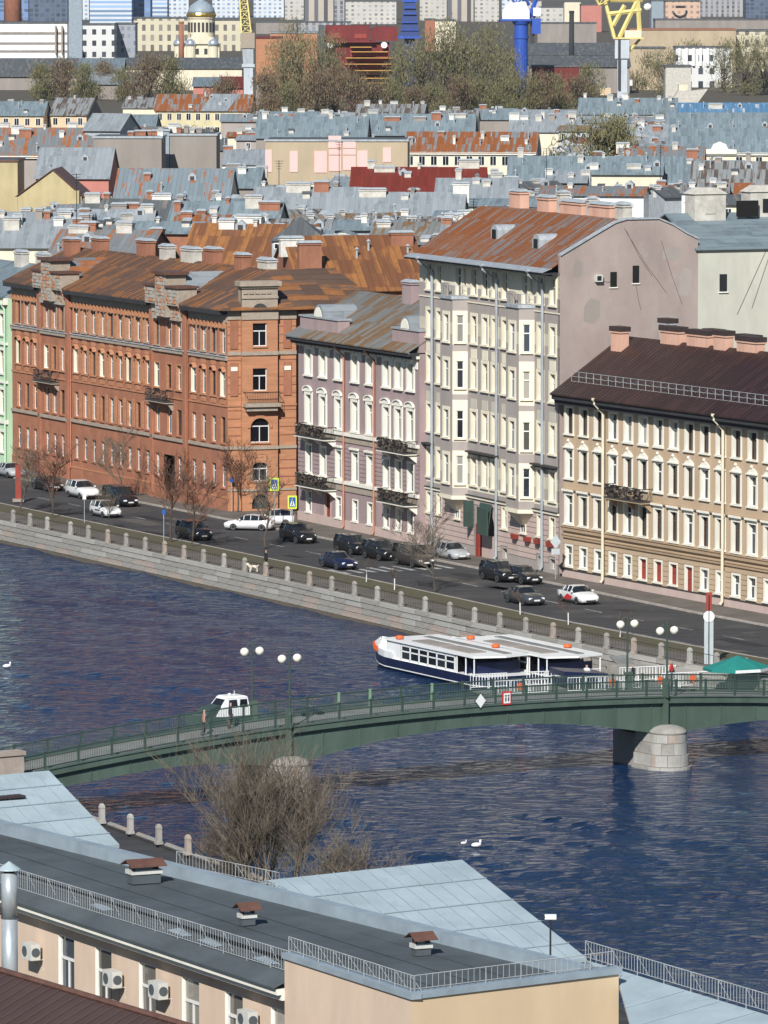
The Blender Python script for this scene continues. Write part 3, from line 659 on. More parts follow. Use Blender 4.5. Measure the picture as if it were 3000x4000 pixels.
for a, b in bays:
    by = MB(); pr = 1.17; sx = .66; pts = [(a, 0), (a + sx, -pr), (b - sx, -pr), (b, 0)]
    wf = (b - a - 2 * sx); sl_len = math.hypot(sx, pr); an = math.atan2(pr, sx)
    fh = [win(C, (a + b) / 2, z, 1.05, h, d=.24, sur=.3, smat='cwhite', y=-pr, tr=.68) for z, h, d in rows[1:]]
    wall_holes(by, a + sx, b - sx, 5.2, 22.6, fh, -pr, 0, bands=((19.5, 20.55, 2), (7.2, 8.2, 2)))
    side = MB(); sh_ = []
    for z, h, d in rows[1:]:
        mx, my = (b - sx / 2), -pr / 2
        win(C, mx, z, .62, h, d=.14, sur=.2, smat='cwhite', y=my, rz=an, tr=.68, mull=0); sh_.append((sl_len / 2 - .31, sl_len / 2 + .31, z, z + h))
    wall_holes(side, 0, sl_len, 5.2, 22.6, sh_, 0., 1, bands=((5.2, 5.9, 0), (18.0, 18.6, 0), (13.7, 14.2, 0), (9.2, 10., 0), (21.6, 22.6, 0)))
    for fi, fc in enumerate(side.f):
        q = [side.v[i] for i in fc]; q = [(b - sx + v[0] * math.cos(an), -pr + v[0] * math.sin(an), v[2]) for v in q]; by.quad(*q, side.m[fi])
    by.quad((a, 0, 5.2), (a + sx, -pr, 5.2), (a + sx, -pr, 22.6), (a, 0, 22.6))
    bo = by.build('bay', [M['mauve'], M['cwhite'], M['mint']], C)
    g = MB(); g.prism([(*p, 22.6) for p in ((a - .1, 0), (a + sx - .08, -pr - .15), (b - sx + .08, -pr - .15), (b + .1, 0))], (0, 0, .28)); g.build('bay_cornice', M['zinc'], bo)
    g = MB(); g.prism([(*p, 4.85) for p in ((a - .05, 0), (a + sx - .04, -pr - .1), (b - sx + .04, -pr - .1), (b + .05, 0))], (0, 0, .34))
    for z0, k0, z1, k1 in ((4.85, .95, 4.3, .62), (4.3, .62, 3.7, .2)):
        A = [((a + b) / 2 + (x - (a + b) / 2) * k0, y * k0) for x, y in pts]; B = [((a + b) / 2 + (x - (a + b) / 2) * k1, y * k1) for x, y in pts]
        for i in range(3): g.quad((*B[i], z1), (*B[i + 1], z1), (*A[i + 1], z0), (*A[i], z0))
    g.build('bay_corbel', M['cwhite'], bo)
    r = MB(); r.tube([(a + .1, 0, 23.8), (a + sx, -pr + .1, 23.8), (b - sx, -pr + .1, 23.8), (b - .1, 0, 23.8)], .03, 4)
    for k in range(15):
        u = k / 14 * 3; i = min(2, int(u)); f_ = u - i; q = [(a + .1, 0), (a + sx, -pr + .1), (b - sx, -pr + .1), (b - .1, 0)]; x = q[i][0] + (q[i + 1][0] - q[i][0]) * f_; y = q[i][1] + (q[i + 1][1] - q[i][1]) * f_
        r.tube([(x, y, 22.85), (x, y, 23.8)], .016, 3)
    r.build('bay_railing', M['rail'], bo); MB().box(a + sx - .1, a + sx + .75, -pr + .12, -pr + .5, 22.88, 23.95).build('bay_stack', M['fire'], bo)
for z0, z1, pr, m in ((5.1, 5.3, .2, 'cwhite'), (5.3, 5.36, .26, 'mortar'), (22.35, 22.45, .08, 'cwhite')):
    for x0, x1 in ((-.02, 6.8), (11., 21.35), (25.55, L)): MB().box(x0, x1, -pr, -.002, z0, z1).build('string_course', M[m], C)
for x0, x1 in ((11.6, 17.9), (25.7, 30.5), (.4, 3.4)): MB().box(x0, x1, -.55, -.002, 9.15, 9.3).box(x0 + .1, x1 - .1, -.3, -.002, 9.0, 9.15).build('canopy', M['mortar'], C)
rc = MB(); courses(rc, 0, L, .9, 5.05, 9, [(a - .24, b + .24, c - .16, d + .24) for a, b, c, d in hs if c < 3.2] + [(12.6, 17.2, 0, 4.6)]); rc.build('rusticated_stonework', M['pinkl'], C)
g = MB(); n = 10     # the gateway with its arch, doors and hanging boards
for k in range(n):
    t0, t1 = math.pi * k / n, math.pi * (k + 1) / n; f = lambda t: (14.9 - 2.0 * math.cos(t), 2.9 + 1.4 * math.sin(t))
    (xa, za), (xb, zb) = f(t0), f(t1); g.quad((xa, 0, za), (xb, 0, zb), (xb, 0, 4.3), (xa, 0, 4.3)); g.quad((xa, 3., za), (xb, 3., zb), (xb, 0, zb), (xa, 0, za))
g.quad((12.9, 0, 0), (12.9, 4, 0), (12.9, 4, 2.9), (12.9, 0, 2.9)); g.quad((16.9, 4, 0), (16.9, 0, 0), (16.9, 0, 2.9), (16.9, 4, 2.9)); gt = g.build('gateway', M['pinkl'], C)
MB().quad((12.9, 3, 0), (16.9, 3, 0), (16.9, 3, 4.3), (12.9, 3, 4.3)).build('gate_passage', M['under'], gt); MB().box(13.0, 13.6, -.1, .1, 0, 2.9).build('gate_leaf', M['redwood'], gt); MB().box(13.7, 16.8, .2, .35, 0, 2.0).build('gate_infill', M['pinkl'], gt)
MB().box(12.35, 12.55, -1.0, -.1, 2.6, 4.9).build('hanging_board', M['greend'], C); MB().box(15.1, 17.3, -.9, -.75, 2.2, 4.6).prism([(14.4, -.3, 4.9), (15.1, -.9, 2.2), (17.3, -.9, 2.2), (16.9, -.3, 4.9)], (0, .1, 0)).build('hanging_board', M['greend'], C)
for u in (21.9, 24.6, 26.8, 29.4): MB().prism([(u - .5, -.45, 2.75), (u + .5, -.45, 2.75), (u + .38, -.45, 2.35), (u - .38, -.45, 2.35)], (0, .4, 0)).build('flower_box', M['redwood'], C)
for u in (8.9, 23.4): win(C, u, 3.0, 1.0, 1.2, d=.02, sur=.1, smat='cwhite', tr=.6, y=-.06)
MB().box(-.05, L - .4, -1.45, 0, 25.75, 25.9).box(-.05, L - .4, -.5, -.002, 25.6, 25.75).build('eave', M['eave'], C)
MB().prism([(-.1, -1.55, 25.9), (L - .36, -1.55, 25.9), (L - .36, -.6, 26.25), (-.1, -.6, 26.25)], (0, 0, .06)).build('gutter', M['zinc'], C)
rf = MB(); rf.prism([(0, -.75, 26.15), (L - .5, -.75, 26.15), (L - .5, 5.8, 30.2), (0, 5.8, 30.2)], (0, 0, .12)); rf.prism([(0, 5.8, 30.2), (L - .5, 5.8, 30.2), (L - .5, 9.5, 30.15), (0, 9.5, 30.15)], (0, 0, .12)); rf.prism([(0, 9.5, 30.15), (L - .5, 9.5, 30.15), (L - .5, 13.4, 28.), (0, 13.4, 28.)], (0, 0, .12))
ro = rf.build('roof', M['rust'], C); seams(ro, 0, L - .5, -.75, 5.8, 26.15, 30.2, .62, 'rust', .03)
MB().prism([(0, 0, 25.8), (0, 5.8, 30.2), (0, 9.5, 30.15), (0, 12.8, 27.8)], (-.3, 0, 0)).build('gable', M['cap'], C)
for x, y in ((12.2, 2.0), (22.6, 1.4)):
    z = 26.15 + (y + .75) / 6.55 * 4.05; d_ = MB()
    pr_ = [(x - .75, y, z - .2), (x + .75, y, z - .2), (x + .75, y, z + .9), (x + .45, y, z + 1.25), (x, y, z + 1.38), (x - .45, y, z + 1.25), (x - .75, y, z + .9)]
    d_.prism(pr_, (0, 2.2, .0)); do = d_.build('dormer', M['cap'], ro); MB().box(x - .4, x + .4, y - .06, y - .01, z + .15, z + .95).build('dormer_window', M['glassd'], do)
for x, y, w_, h, m in ((12.5, 7., 2.6, 1.4, 'chimp'), (18, 7.2, 4.6, 1.2, 'chimp'), (24., 7.2, 4.4, 1.2, 'chimp'), (15, 7.4, .8, 1.9, 'chim'), (21.2, 7.4, .7, 1.6, 'chim'), (29, 6.8, 1.6, 1.4, 'chim'), (4, 8., 2.4, 1.6, 'chimp')): chimney(C, x, y, 30.2, w_, .9, h, m)
for x in (3.3, 17.75, 27.6): pipe(C, x, 25.85, .2, 'zinc', -.2, .14, -1.4)
# ================================================================ pink house with balconies
K = thing('pink_house', 'four storey dusty pink house with black iron balconies and white stucco window trim', 'house', (-8.03, 563.6, 0), math.atan2(-24.4, 11.23))
L = 26.86; hs = []
for i, u in enumerate((2.4, 5.7, 9.2, 12.9, 16.2, 19.8, 22.4, 25.0)):
    hs.append(win(K, u, 13.8, 1.15, 2.4, sur=.32, p=.1, tr=.7)); hs.append(win(K, u, 9.2, 1.2, 2.75, sur=.3, p=.1, hood='arch', tr=.72)); hs.append(win(K, u, 4.6, 1.2, 2.6, sur=.2, p=.06, tr=.7, hood='flat' if 9 < u < 17 else None))
    if i == 1: hs.append(win(K, 6.7, .1, 1.3, 2.9, d=.3, sur=.12, smat='pinkl', gm='redwood', fm='redwood', sill=False, name='door'))
    else: hs.append(win(K, u, .95, 1.05, 1.9, sur=.12, tr=.62, d=.3))
    MB().box(u + .85, u + 1.5, -.1, -.002, 15.8, 16.75).build('console', M['white'], K)
wl = MB(); wall_holes(wl, 0, L, 0, 17.2, hs)
for q in (((0, 11, 0), (0, 0, 0), (0, 0, 17.2), (0, 11, 17.2)), ((L, 11, 0), (0, 11, 0), (0, 11, 17.2), (L, 11, 17.2)), ((L, 0, 0), (L, 11, 0), (L, 11, 17.2), (L, 0, 17.2))): wl.quad(*q)
wl.build('wall', M['pink'], K)
rc = MB(); courses(rc, 0, L, 4.75, 7.9, 8, [(a - .26, b + .26, c - .16, d + .5) for a, b, c, d in hs if 4 < c < 6]); rc.build('rusticated_stonework', M['pink'], K)
MB().box(-.03, L, -.1, -.003, 0, .85).build('plinth', M['pinkl'], K)
for z0, z1, pr, m in ((4.2, 4.5, .25, 'white'), (3.55, 4.2, .1, 'sand'), (8.7, 9.0, .28, 'white'), (8.1, 8.7, .1, 'sand'), (16.75, 17.0, .3, 'white')): MB().box(-.02, L + .02, -pr, -.003, z0, z1).build('string_course', M[m], K)
for x in np.arange(.5, L, .8): MB().box(x, x + .25, -.55, -.1, 16.5, 16.95).build('modillion', M['white'], K)
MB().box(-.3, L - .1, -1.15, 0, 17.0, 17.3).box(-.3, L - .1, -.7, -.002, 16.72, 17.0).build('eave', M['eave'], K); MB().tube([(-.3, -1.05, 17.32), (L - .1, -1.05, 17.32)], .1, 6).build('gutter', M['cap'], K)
rf = MB(); gable_roof(rf, -.4, L - .05, -1.25, 6.2, 12, 17.28, 21.3); ro = rf.build('roof', M['mossy'], K); seams(ro, -.4, L - .05, -1.1, 6.2, 17.28, 21.3, .66, 'dgrey', .03)
for x0, x1 in ((.4, 9.0), (21.0, L - .1)):
    at = MB().box(x0, x1, .0, 1.2, 17.3, 19.2).build('attic', M['pink'], K); xc = (x0 + x1) / 2
    d_ = MB(); pr_ = [(xc + 1.1 * math.cos(t), -.05, 19.2 + 1.3 * math.sin(t)) for t in np.linspace(0, math.pi, 9)]; d_.prism(pr_[::-1], (0, 3.6, 0)); d_.build('dormer', M['lgrey'], ro)
    MB().prism([(p[0] * .78 + xc * .22, -.12, 19.25 + (p[2] - 19.2) * .78) for p in pr_][::-1], (0, .05, 0)).build('dormer_window', M['white'], at); MB().box(x0 - .1, x1 + .1, -.12, 1.4, 19.2, 19.36).build('attic_cornice', M['zinc'], at)
for x, y, h in ((13., 5.6, 2.0), (19.5, 5.9, 2.3), (24.5, 5.9, 1.9)): chimney(K, x, y, 20.9, 2.0, .9, h, 'pink')
pipe(K, 10.7, 17.2, .1, 'redpipe', -.2, .1, -1.0); pipe(K, 17.4, 17.2, .1, 'redpipe', -.2, .1, -1.0)
for z in (8.35, 3.7):
    balcony(K, 2.0, 8.7, z, 1.3, plants=34, h=.95); balcony(K, 20.4, 26.5, z, 1.3, plants=34, h=.95)
# ================================================================ red brick house with the corner tower
B = thing('brick_house', 'long four storey red brick house with corner tower and rusty roof', 'house', (-38.5, 622., 0), math.atan2(-50., 23.6))
L = 55.29; hs = []
cols = [1.8, 4.1, 6.2, 10.2, 12.3, 14.4] + [17.4 + 2.29 * i for i in range(9)] + [38.9, 41.9, 44.3, 47.2, 49.55, 51.95, 54.2]
for i, u in enumerate(cols):
    ris = 8.26 < u < 16.1 or 37.6 < u < 45.9; y = -.3 if ris else 0.
    hs.append((win(B, u, 15.05, 1.1, 2.3, d=.32, sur=.15, p=.04, smat='sand', rmat='brickl', fm='frame' if i % 5 else 'framebr', y=y, tr=.7), ris))
    hs.append((win(B, u, 10.9, 1.15, 2.35, d=.32, sur=.13, p=.04, smat='brickl', rmat='cwhite' if i % 3 == 0 else 'brickl', hood=None if ris else 'scoop', y=y, tr=.7, fm='frame' if i % 4 else 'framebr'), ris))
    hs.append((win(B, u, 6.45, 1.05 if not ris else 1.2, 2.5, d=.32, sur=.0, smat='brick', rmat='brickl', y=y, tr=.7, fm='framebr' if i % 4 == 1 else 'frame'), ris))
    if u != 41.9: hs.append((win(B, u, 2.2, 1.0, 2.2, d=.3, sur=.0, smat='brick', rmat='brick', y=y, tr=.66), ris))
wl = MB(); bn = ((17.75, 19.0, 1), (13.75, 14.75, 0), (5.4, 5.7, 0))
fl = [h for h, r in hs if not r]; rs_ = [h for h, r in hs if r]; gate = (40.6, 43.2, 0, 4.4)
for x0, x1 in ((0, 8.26), (16.1, 37.6), (45.9, L)): wall_holes(wl, x0, x1, 0, 19., fl, 0., 0, bn)
for x0, x1 in ((8.26, 16.1), (37.6, 45.9)):
    wall_holes(wl, x0, x1, 0, 19., rs_ + [gate], -.3, 0, bn)
    for x in (x0, x1): wl.quad((x, -.3, 0), (x, .0, 0), (x, .0, 19), (x, -.3, 19))
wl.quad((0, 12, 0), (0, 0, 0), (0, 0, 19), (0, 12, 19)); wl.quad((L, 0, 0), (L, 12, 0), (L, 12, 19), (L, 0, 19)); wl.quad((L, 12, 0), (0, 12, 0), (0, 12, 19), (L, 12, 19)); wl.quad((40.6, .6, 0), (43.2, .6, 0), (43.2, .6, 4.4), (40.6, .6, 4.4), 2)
wl.build('wall', [M['brick'], M['sand'], M['under']], B)
for x0, x1, y in ((-.02, 8.2, 0), (16.15, 37.55, 0), (45.95, L, 0), (8.2, 16.15, -.3), (37.55, 45.95, -.3)):
    for z0, z1, pr, m in ((14.4, 14.72, .2, 'sand'), (14.72, 14.8, .28, 'cap'), (5.85, 6.15, .2, 'sand'), (9.95, 10.1, .1, 'brickl'), (18.0, 18.95, .12, 'sand'), (1.2, 1.35, .12, 'brickl'), (0, 1.2, .08, 'brick')):
        MB().box(x0, x1, y - pr, y - .003, z0, z1).build('string_course', M[m], B)
    if y == 0: MB().box(x0, x1, -.98, 0, 18.8, 19.2).build('eave', M['eave'], B)
for i in range(9): MB().box(17.4 + 2.29 * i + .75, 17.4 + 2.29 * i + 1.5, -.1, -.003, 15.0, 18.).build('pilaster', M['brickl'], B)
for i in range(9):
    for z0, z1 in ((10.9, 13.3), (6.4, 9.2)): MB().box(17.4 + 2.29 * i + .85, 17.4 + 2.29 * i + 1.4, -.07, -.003, z0, z1).build('pilaster', M['brickl'], B)
for u in cols:
    if not (8.26 < u < 16.1 or 37.6 < u < 45.9): [MB().box(u - .55, u + .55, -.06, -.003, za, zb).build('brick_panel', M['brickl'], B) for za, zb in ((10.18, 10.72), (13.85, 14.35))]
for k in range(62):
    x = .3 + k * .89
    if not (8.2 < x < 16.2 or 37.5 < x < 46.): MB().box(x, x + .34, -.3, -.003, 17.45, 18.0).build('corbel', M['brickl'], B)
for x in (8.1, 15.7, 37.4, 45.6): MB().box(x, x + .6, -.5, -.3, 0, 18.5).build('pilaster', M['brick'], B)
for x0, x1 in ((8.26, 16.1), (37.6, 45.9)):     # rough stone gable pieces above the projecting bays
    cx_ = (x0 + x1) / 2
    at = MB().box(x0 + .8, x1 - .8, -.62, .9, 17.6, 19.1).box(x0 + .2, x1 - .2, -1.1, 1.0, 19.1, 20.8).box(cx_ - 1.3, cx_ + 1.3, -1.16, 1.0, 17.9, 22.0).build('attic', M['sand'], B)
    MB().box(cx_ - 1.7, cx_ + 1.7, -1.4, 1.2, 22.0, 22.3).box(x0, cx_ - 1.31, -1.3, 1.2, 20.8, 21.0).box(cx_ + 1.31, x1, -1.3, 1.2, 20.8, 21.0).build('attic_cap', M['rustcap'], at)
    kn = MB(); kd = MB()
    for iz in range(13):
        for ix in range(int((x1 - x0) / .42)):
            x = x0 + .3 + ix * .42 + (.2 if iz % 2 else 0); z = 17.75 + iz * .34
            if (z < 19.2 and not x0 + .95 < x < x1 - .95) or (z > 20.6 and abs(x - cx_) > 1.15) or x > x1 - .3 or 1.05 < abs(x - cx_) < 1.45 or rnd.random() < .25: continue
            y = -1.16 if abs(x - cx_) < 1.3 and z > 17.9 else (-1.1 if z > 19.2 else -.62)
            (kn if rnd.random() < .62 else kd).box(x - .19, x + .19, y - rnd.uniform(.03, .11), y - .004, z - .14, z + .14)
    ko = kn.build('rough_stone', M['granite2'], at); ko['kind'] = 'stuff'; ko = kd.build('rough_brick', M['brickl'], at); ko['kind'] = 'stuff'
    balcony(B, x0 + .3, x0 + 5.4, 9.75, .9, 'mortar', 'iron', .95, y=-.3, under='sand', plants=6)
rf = MB(); gable_roof(rf, -.3, L - 5, -.95, 6.8, 13, 19.2, 22.6); rf.prism([(L - 5, -.95, 19.2), (L + .7, -.95, 19.2), (L - 5, 6.8, 22.6)], (0, 0, .12)); rf.prism([(L + .7, -.95, 19.2), (L + 1.9, 7.4, 19.2), (L + 1.2, 16, 19.2), (L - 5, 13.5, 22.6), (L - 5, 6.8, 22.6)], (0, 0, .12)); rf.prism([(L - 5, 6.8, 22.6), (L - 5, 13.5, 22.6), (L - 10, 16, 19.2), (L - 10, 13, 19.3)], (0, 0, .1)); ro = rf.build('roof', M['rustb'], B); seams(ro, -.3, L - 5, -.95, 6.8, 19.2, 22.6, .9, 'rust2', .03)
for x in (12.2, 41.8):
    d_ = MB().prism([(x - 3.4, .9, 19.6), (x, .9, 22.2), (x + 3.4, .9, 19.6)], (0, 6., 0)); d_.build('cross_roof', M['lgrey' if x > 20 else 'rustg'], ro)
for x, y, w_, h, m in ((3., 5.5, 2.2, 1.8, 'chimb'), (7., 7., 2.4, 1.6, 'chimb'), (19., 7., 2.6, 1.9, 'chimb'), (25, 6.8, 1.8, 1.6, 'chim'), (31, 6.8, 3., 1.6, 'chim'), (36, 7., 2.4, 1.8, 'chimb'), (48.5, 7.2, 2.4, 1.3, 'chim'), (44, 6.6, 1.8, 1.6, 'chimb')): chimney(B, x, y, 22.3 if y > 6 else 21.9, w_, 1., h, m)
for x in (16.15, 46.): pipe(B, x, 18.9, 1.0, 'brick' if x > 40 else 'redpipe', -.15, .1, -.8)
# chamfered corner tower: its own frame, still part of the house
ta = R(17.1) - math.atan2(-50., 23.6)
TW = link('corner_tower', None, B, (L, 0, 0), ta)
W_ = 6.8; c0, c1 = 1.3, 4.85; xm = (c0 + c1) / 2; th_ = []
def tw(u, z, w_, h, **k):     # windows of the tower hang on the tower (third level: one mesh each)
    d = .28; s_o = link('tower_window', cached(('tw', w_, h), lambda: sur_mesh(w_, h, 0., 0., d, M['brickl'], True, None, M['brickl'])), TW, (u, -.45, z))
    me = frame_mesh(w_, h, d, M['frame'], .66, 1); bm = bmesh.new(); bm.from_mesh(me); bm.faces.ensure_lookup_table(); bm.to_mesh(me); bm.free()
    link('tower_window_frame', me, TW, (u, -.45, z)); link('tower_window_pane', pane_mesh(w_, h, d, M['glassd']), TW, (u, -.45, z)); th_.append((u - w_ / 2, u + w_ / 2, z, z + h))
tw(xm, 15.75, 1.4, 2.2); tw(xm, 11.5, 1.4, 2.15); tw(xm, 6.55, 1.9, 2.35); tw(xm, 2.85, 1.5, 1.8)
g = MB(); wall_holes(g, 0, c0, 0, 19.4, []); wall_holes(g, c1, W_, 0, 19.4, []); wall_holes(g, c0, c1, 0, 21.3, th_ + [(xm - .8, xm + .8, .2, 1.6)], -.45, 0, bands=((18.4, 21.4, 1),))
for x in (c0, c1): g.quad((x, -.45, 0), (x, .0, 0), (x, .0, 21.3), (x, -.45, 21.3))
g.quad((W_, 0, 0), (W_, 6, 0), (W_, 6, 19.4), (W_, 0, 19.4)); g.quad((c0, .8, 19), (c0, -.45, 19), (c0, -.45, 21.3), (c0, .8, 21.3), 1); g.quad((c1, -.45, 19), (c1, .8, 19), (c1, .8, 21.3), (c1, -.45, 21.3), 1); g.quad((c0, -.45, 21.3), (c1, -.45, 21.3), (c1, .8, 21.3), (c0, .8, 21.3), 1); g.quad((xm - .8, -.2, .2), (xm + .8, -.2, .2), (xm + .8, -.2, 1.6), (xm - .8, -.2, 1.6), 2)
g.build('tower_wall', [M['brickl'], M['sand'], M['under']], TW)
g = MB().box(c0 - .3, c1 + .3, -.85, 1.0, 21.5, 21.95).box(c0 - .1, c1 + .1, -.65, .9, 21.3, 21.5).box(c0 - .05, c1 + .05, -.58, -.455, 20.3, 20.5); g.build('tower_cornice', M['sand'], TW)
g = MB()
for k in range(5):
    x = c0 + .35 + k * .58; g.prism([(x + .22 * math.cos(t), -.56, 20.75 + .35 * math.sin(t)) for t in np.linspace(0, math.pi, 6)][::-1], (0, .1, 0))
g.prism([(xm + 1.1 * math.cos(t), -.54, 19.2 + .9 * math.sin(t)) for t in np.linspace(0, math.pi, 9)][::-1], (0, .08, 0)); g.build('tower_ornament', M['sand'], TW)
MB().prism([(xm + .7 * math.cos(t), -.6, 19.25 + .6 * math.sin(t)) for t in np.linspace(0, math.pi, 9)][::-1], (0, .03, 0)).build('tower_niche', M['mortar'], TW)
for z0, z1, pr, m in ((14.9, 15.25, .14, 'sand'), (5.9, 6.2, .14, 'sand'), (18.3, 19.2, .12, 'sand'), (10.0, 10.2, .1, 'brickl'), (1.9, 2.1, .1, 'sand')):
    MB().box(-.02, c0 - .01, -pr, -.003, z0, z1).box(c1 + .01, W_ + .02, -pr, -.003, z0, z1).box(c0 - .04, c1 + .04, -.45 - pr, -.453, z0, z1).build('tower_band', M[m], TW)
for x in (.25, 5.55):
    MB().box(x, x + .75, -.1, -.003, 15.5, 18.2).box(x, x + .75, -.1, -.003, 11., 14.2).build('tower_panel', M['brick'], TW); MB().box(x + .05, x + .7, -.16, -.004, 13.4, 13.8).build('tower_tablet', M['white'], TW)
for z in np.arange(2.4, 18.2, .8):
    if not any(abs(z - q) < .45 for q in (15.1, 6.05, 10.1, 13.6)): MB().box(.02, c0 - .02, -.05, -.003, z, z + .09).box(c1 + .02, W_ - .02, -.05, -.003, z, z + .09).build('tower_course', M['brick'], TW)
for zt, w_, rr in ((8.9, 1.9, .95), (4.65, 1.5, .4), (1.6, 1.6, .8)):     # arched heads of the tower openings
    g = MB()
    for sg in (-1, 1): g.prism([(xm + sg * w_ / 2, -.462, zt)] + [(xm + sg * w_ / 2 * math.cos(t), -.462, zt - rr + rr * math.sin(t)) for t in np.linspace(0, math.pi / 2, 7)], (0, .2, 0))
    for k in range(10):
        t0, t1 = math.pi * k / 10, math.pi * (k + 1) / 10; f = lambda t, e: (xm + (w_ / 2 + e) * math.cos(t), -.55, zt - rr + (rr + e) * math.sin(t))
        g.prism([f(t0, 0), f(t0, .28), f(t1, .28), f(t1, 0)], (0, .1, 0))
    g.build('tower_arch', M['brickl'], TW)
MB().box(c0 + .1, c1 + .05, -1.35, -.45, 10.0, 10.35).box(c0 + .3, c1 - .2, -1.1, -.45, 9.6, 10.0).build('tower_balcony', M['sand'], TW)
g = MB().tube([(c0 + .15, -.45, 11.4), (c0 + .15, -1.3, 11.4), (c1, -1.3, 11.4), (c1, -.45, 11.4)], .04, 4)
for k in range(22): x = c0 + .15 + (c1 - c0 - .15) * k / 21; g.tube([(x, -1.3, 10.35), (x, -1.3, 11.4)], .02, 3)
g.build('tower_balcony_railing', M['iron'], TW)
# mint house at the left edge
G = thing('mint_house', 'pale mint green house with white trim at the left edge, next to the brick house', 'house', (-49., 643.5, 0), math.atan2(-50., 23.6))
hs = []; L = 23.6
for i in range(8):
    for z, h in ((13.6, 2.2), (9.6, 2.4), (5.4, 2.5), (1.4, 2.1)): hs.append(win(G, 1.5 + 2.9 * i, z, 1.2, h, sur=.24, tr=.7))
wl = MB(); wall_holes(wl, 0, L, 0, 17.5, hs); wl.quad((L, 0, 0), (L, 11, 0), (L, 11, 17.5), (L, 0, 17.5)); wl.build('wall', M['greenw'], G)
for z0, z1, pr in ((4.4, 4.8, .2), (8.6, 8.85, .2), (12.6, 12.85, .2), (16.8, 17.5, .5)): MB().box(0, L, -pr, -.003, z0, z1).build('string_course', M['white'], G)
rf = MB(); gable_roof(rf, 0, L, -.7, 6, 12, 17.5, 20.5); rf.build('roof', M['bgrey'], G); pipe(G, L - .5, 17.4, .1, 'greenw', -.2, .12, -.6)
for x in (5, 14, 20): chimney(G, x, 5.4, 20.2, 2., .9, 1.6)
# the far end of the bay house's yard wing: pale green firewall and its roof
Y_ = thing('pale_firewall_house', 'house with tall blank pale green firewall behind the brown roof', 'house', (15.0 + .924 * 12.95, 512.5 + .382 * 12.95, 0), math.atan2(-28.5, 11.8))
g = MB(); g.quad((0, -.2, 0), (0, 26, 0), (0, 26, 27.6), (0, -.2, 27.6)); g.quad((-14, 0, 0), (0, 0, 0), (0, 0, 27.6), (-14, 0, 27.6)); g.build('wall', M['palewall'], Y_)
for y, z in ((2.1, 24.), (12, 23.4)): o = MB().box(.012, .05, y, y + .7, z, z + 1.5).build('firewall_window', M['glass'], Y_); MB().box(.012, .14, y - .1, y + .8, z - .12, z - .01).build('sill', M['white'], o)
cb = MB()
for y0, z0, y1, z1 in ((6.5, 27.4, 3.8, 22.), (7., 27.4, 5.2, 22.5), (8., 27.2, 6.8, 21.8)): cb.tube([(.03, y0, z0), (.03, y1, z1)], .02, 3)
cb.build('cable', M['iron'], Y_)
g = MB(); g.prism([(.3, -.3, 27.6), (.3, 26, 27.6), (-6, 26, 30.4), (-6, -.3, 30.4)], (0, 0, .12)); g.prism([(-6, -.3, 30.4), (-6, 26, 30.4), (-13, 26, 28), (-13, -.3, 28)], (0, 0, .12)); g.build('roof', M['bgrey'], Y_)
for x, y, w_, d_, h in ((-5.6, 3.4, 2.0, 3.0, 2.5), (-6, 9.2, 1.8, 3.4, 2.6), (-6, 15.5, 2.2, 3.2, 2.2)):
    o = MB().box(-w_ / 2, w_ / 2, -d_ / 2, d_ / 2, -1, h - .3).frustum(-w_ / 2 - .12, w_ / 2 + .12, -d_ / 2 - .12, d_ / 2 + .12, h - .3, -w_ / 2, w_ / 2, -d_ / 2 + .8, d_ / 2 - .8, h + .25).build('chimney_block', M['chim'], Y_, (x, y, 30.))
    MB().box(w_ / 2 + .01, w_ / 2 + .06, -.5, .5, .5, 1.7).build('block_window', M['glassd' if y > 5 else 'chim'], o)
o = MB().box(-4.6, -4.5, 5.9, 8.0, 30.2, 31.6).build('attic_window', M['glassd'], Y_)
# ---------------------------------------------------------------- green footbridge
BR = thing('footbridge', 'long green steel footbridge with low arches on granite piers across the river', 'bridge', (-7.4, 390.65, 0), math.atan2(.537, .843))
X0, X1 = -20.5, 58.
zf = lambda x: 2.8 - .0017 * (x - 15) ** 2                       # underside of the fascia
def zg(x):                                                        # underside of the girders
    if x < 0: u = (x + 20.5) / 20.5; d = .75 + 1.35 * max(0, (u - .45) / .55) ** 2
    elif x < 30: u = (x - 15) / 15; d = .75 + 1.3 * u * u
    else: u = (58 - x) / 28; d = .75 + 1.35 * max(0, (u - .45) / .55) ** 2
    return zf(x) - .12 - d
xs_ = [X0 + (X1 - X0) * k / 72 for k in range(73)]
g = MB()
for a, b in zip(xs_, xs_[1:]):
    g.quad((a, -2.05, zf(a) + .34), (b, -2.05, zf(b) + .34), (b, 2.05, zf(b) + .34), (a, 2.05, zf(a) + .34))
g.build('deck', M['deck'], BR)
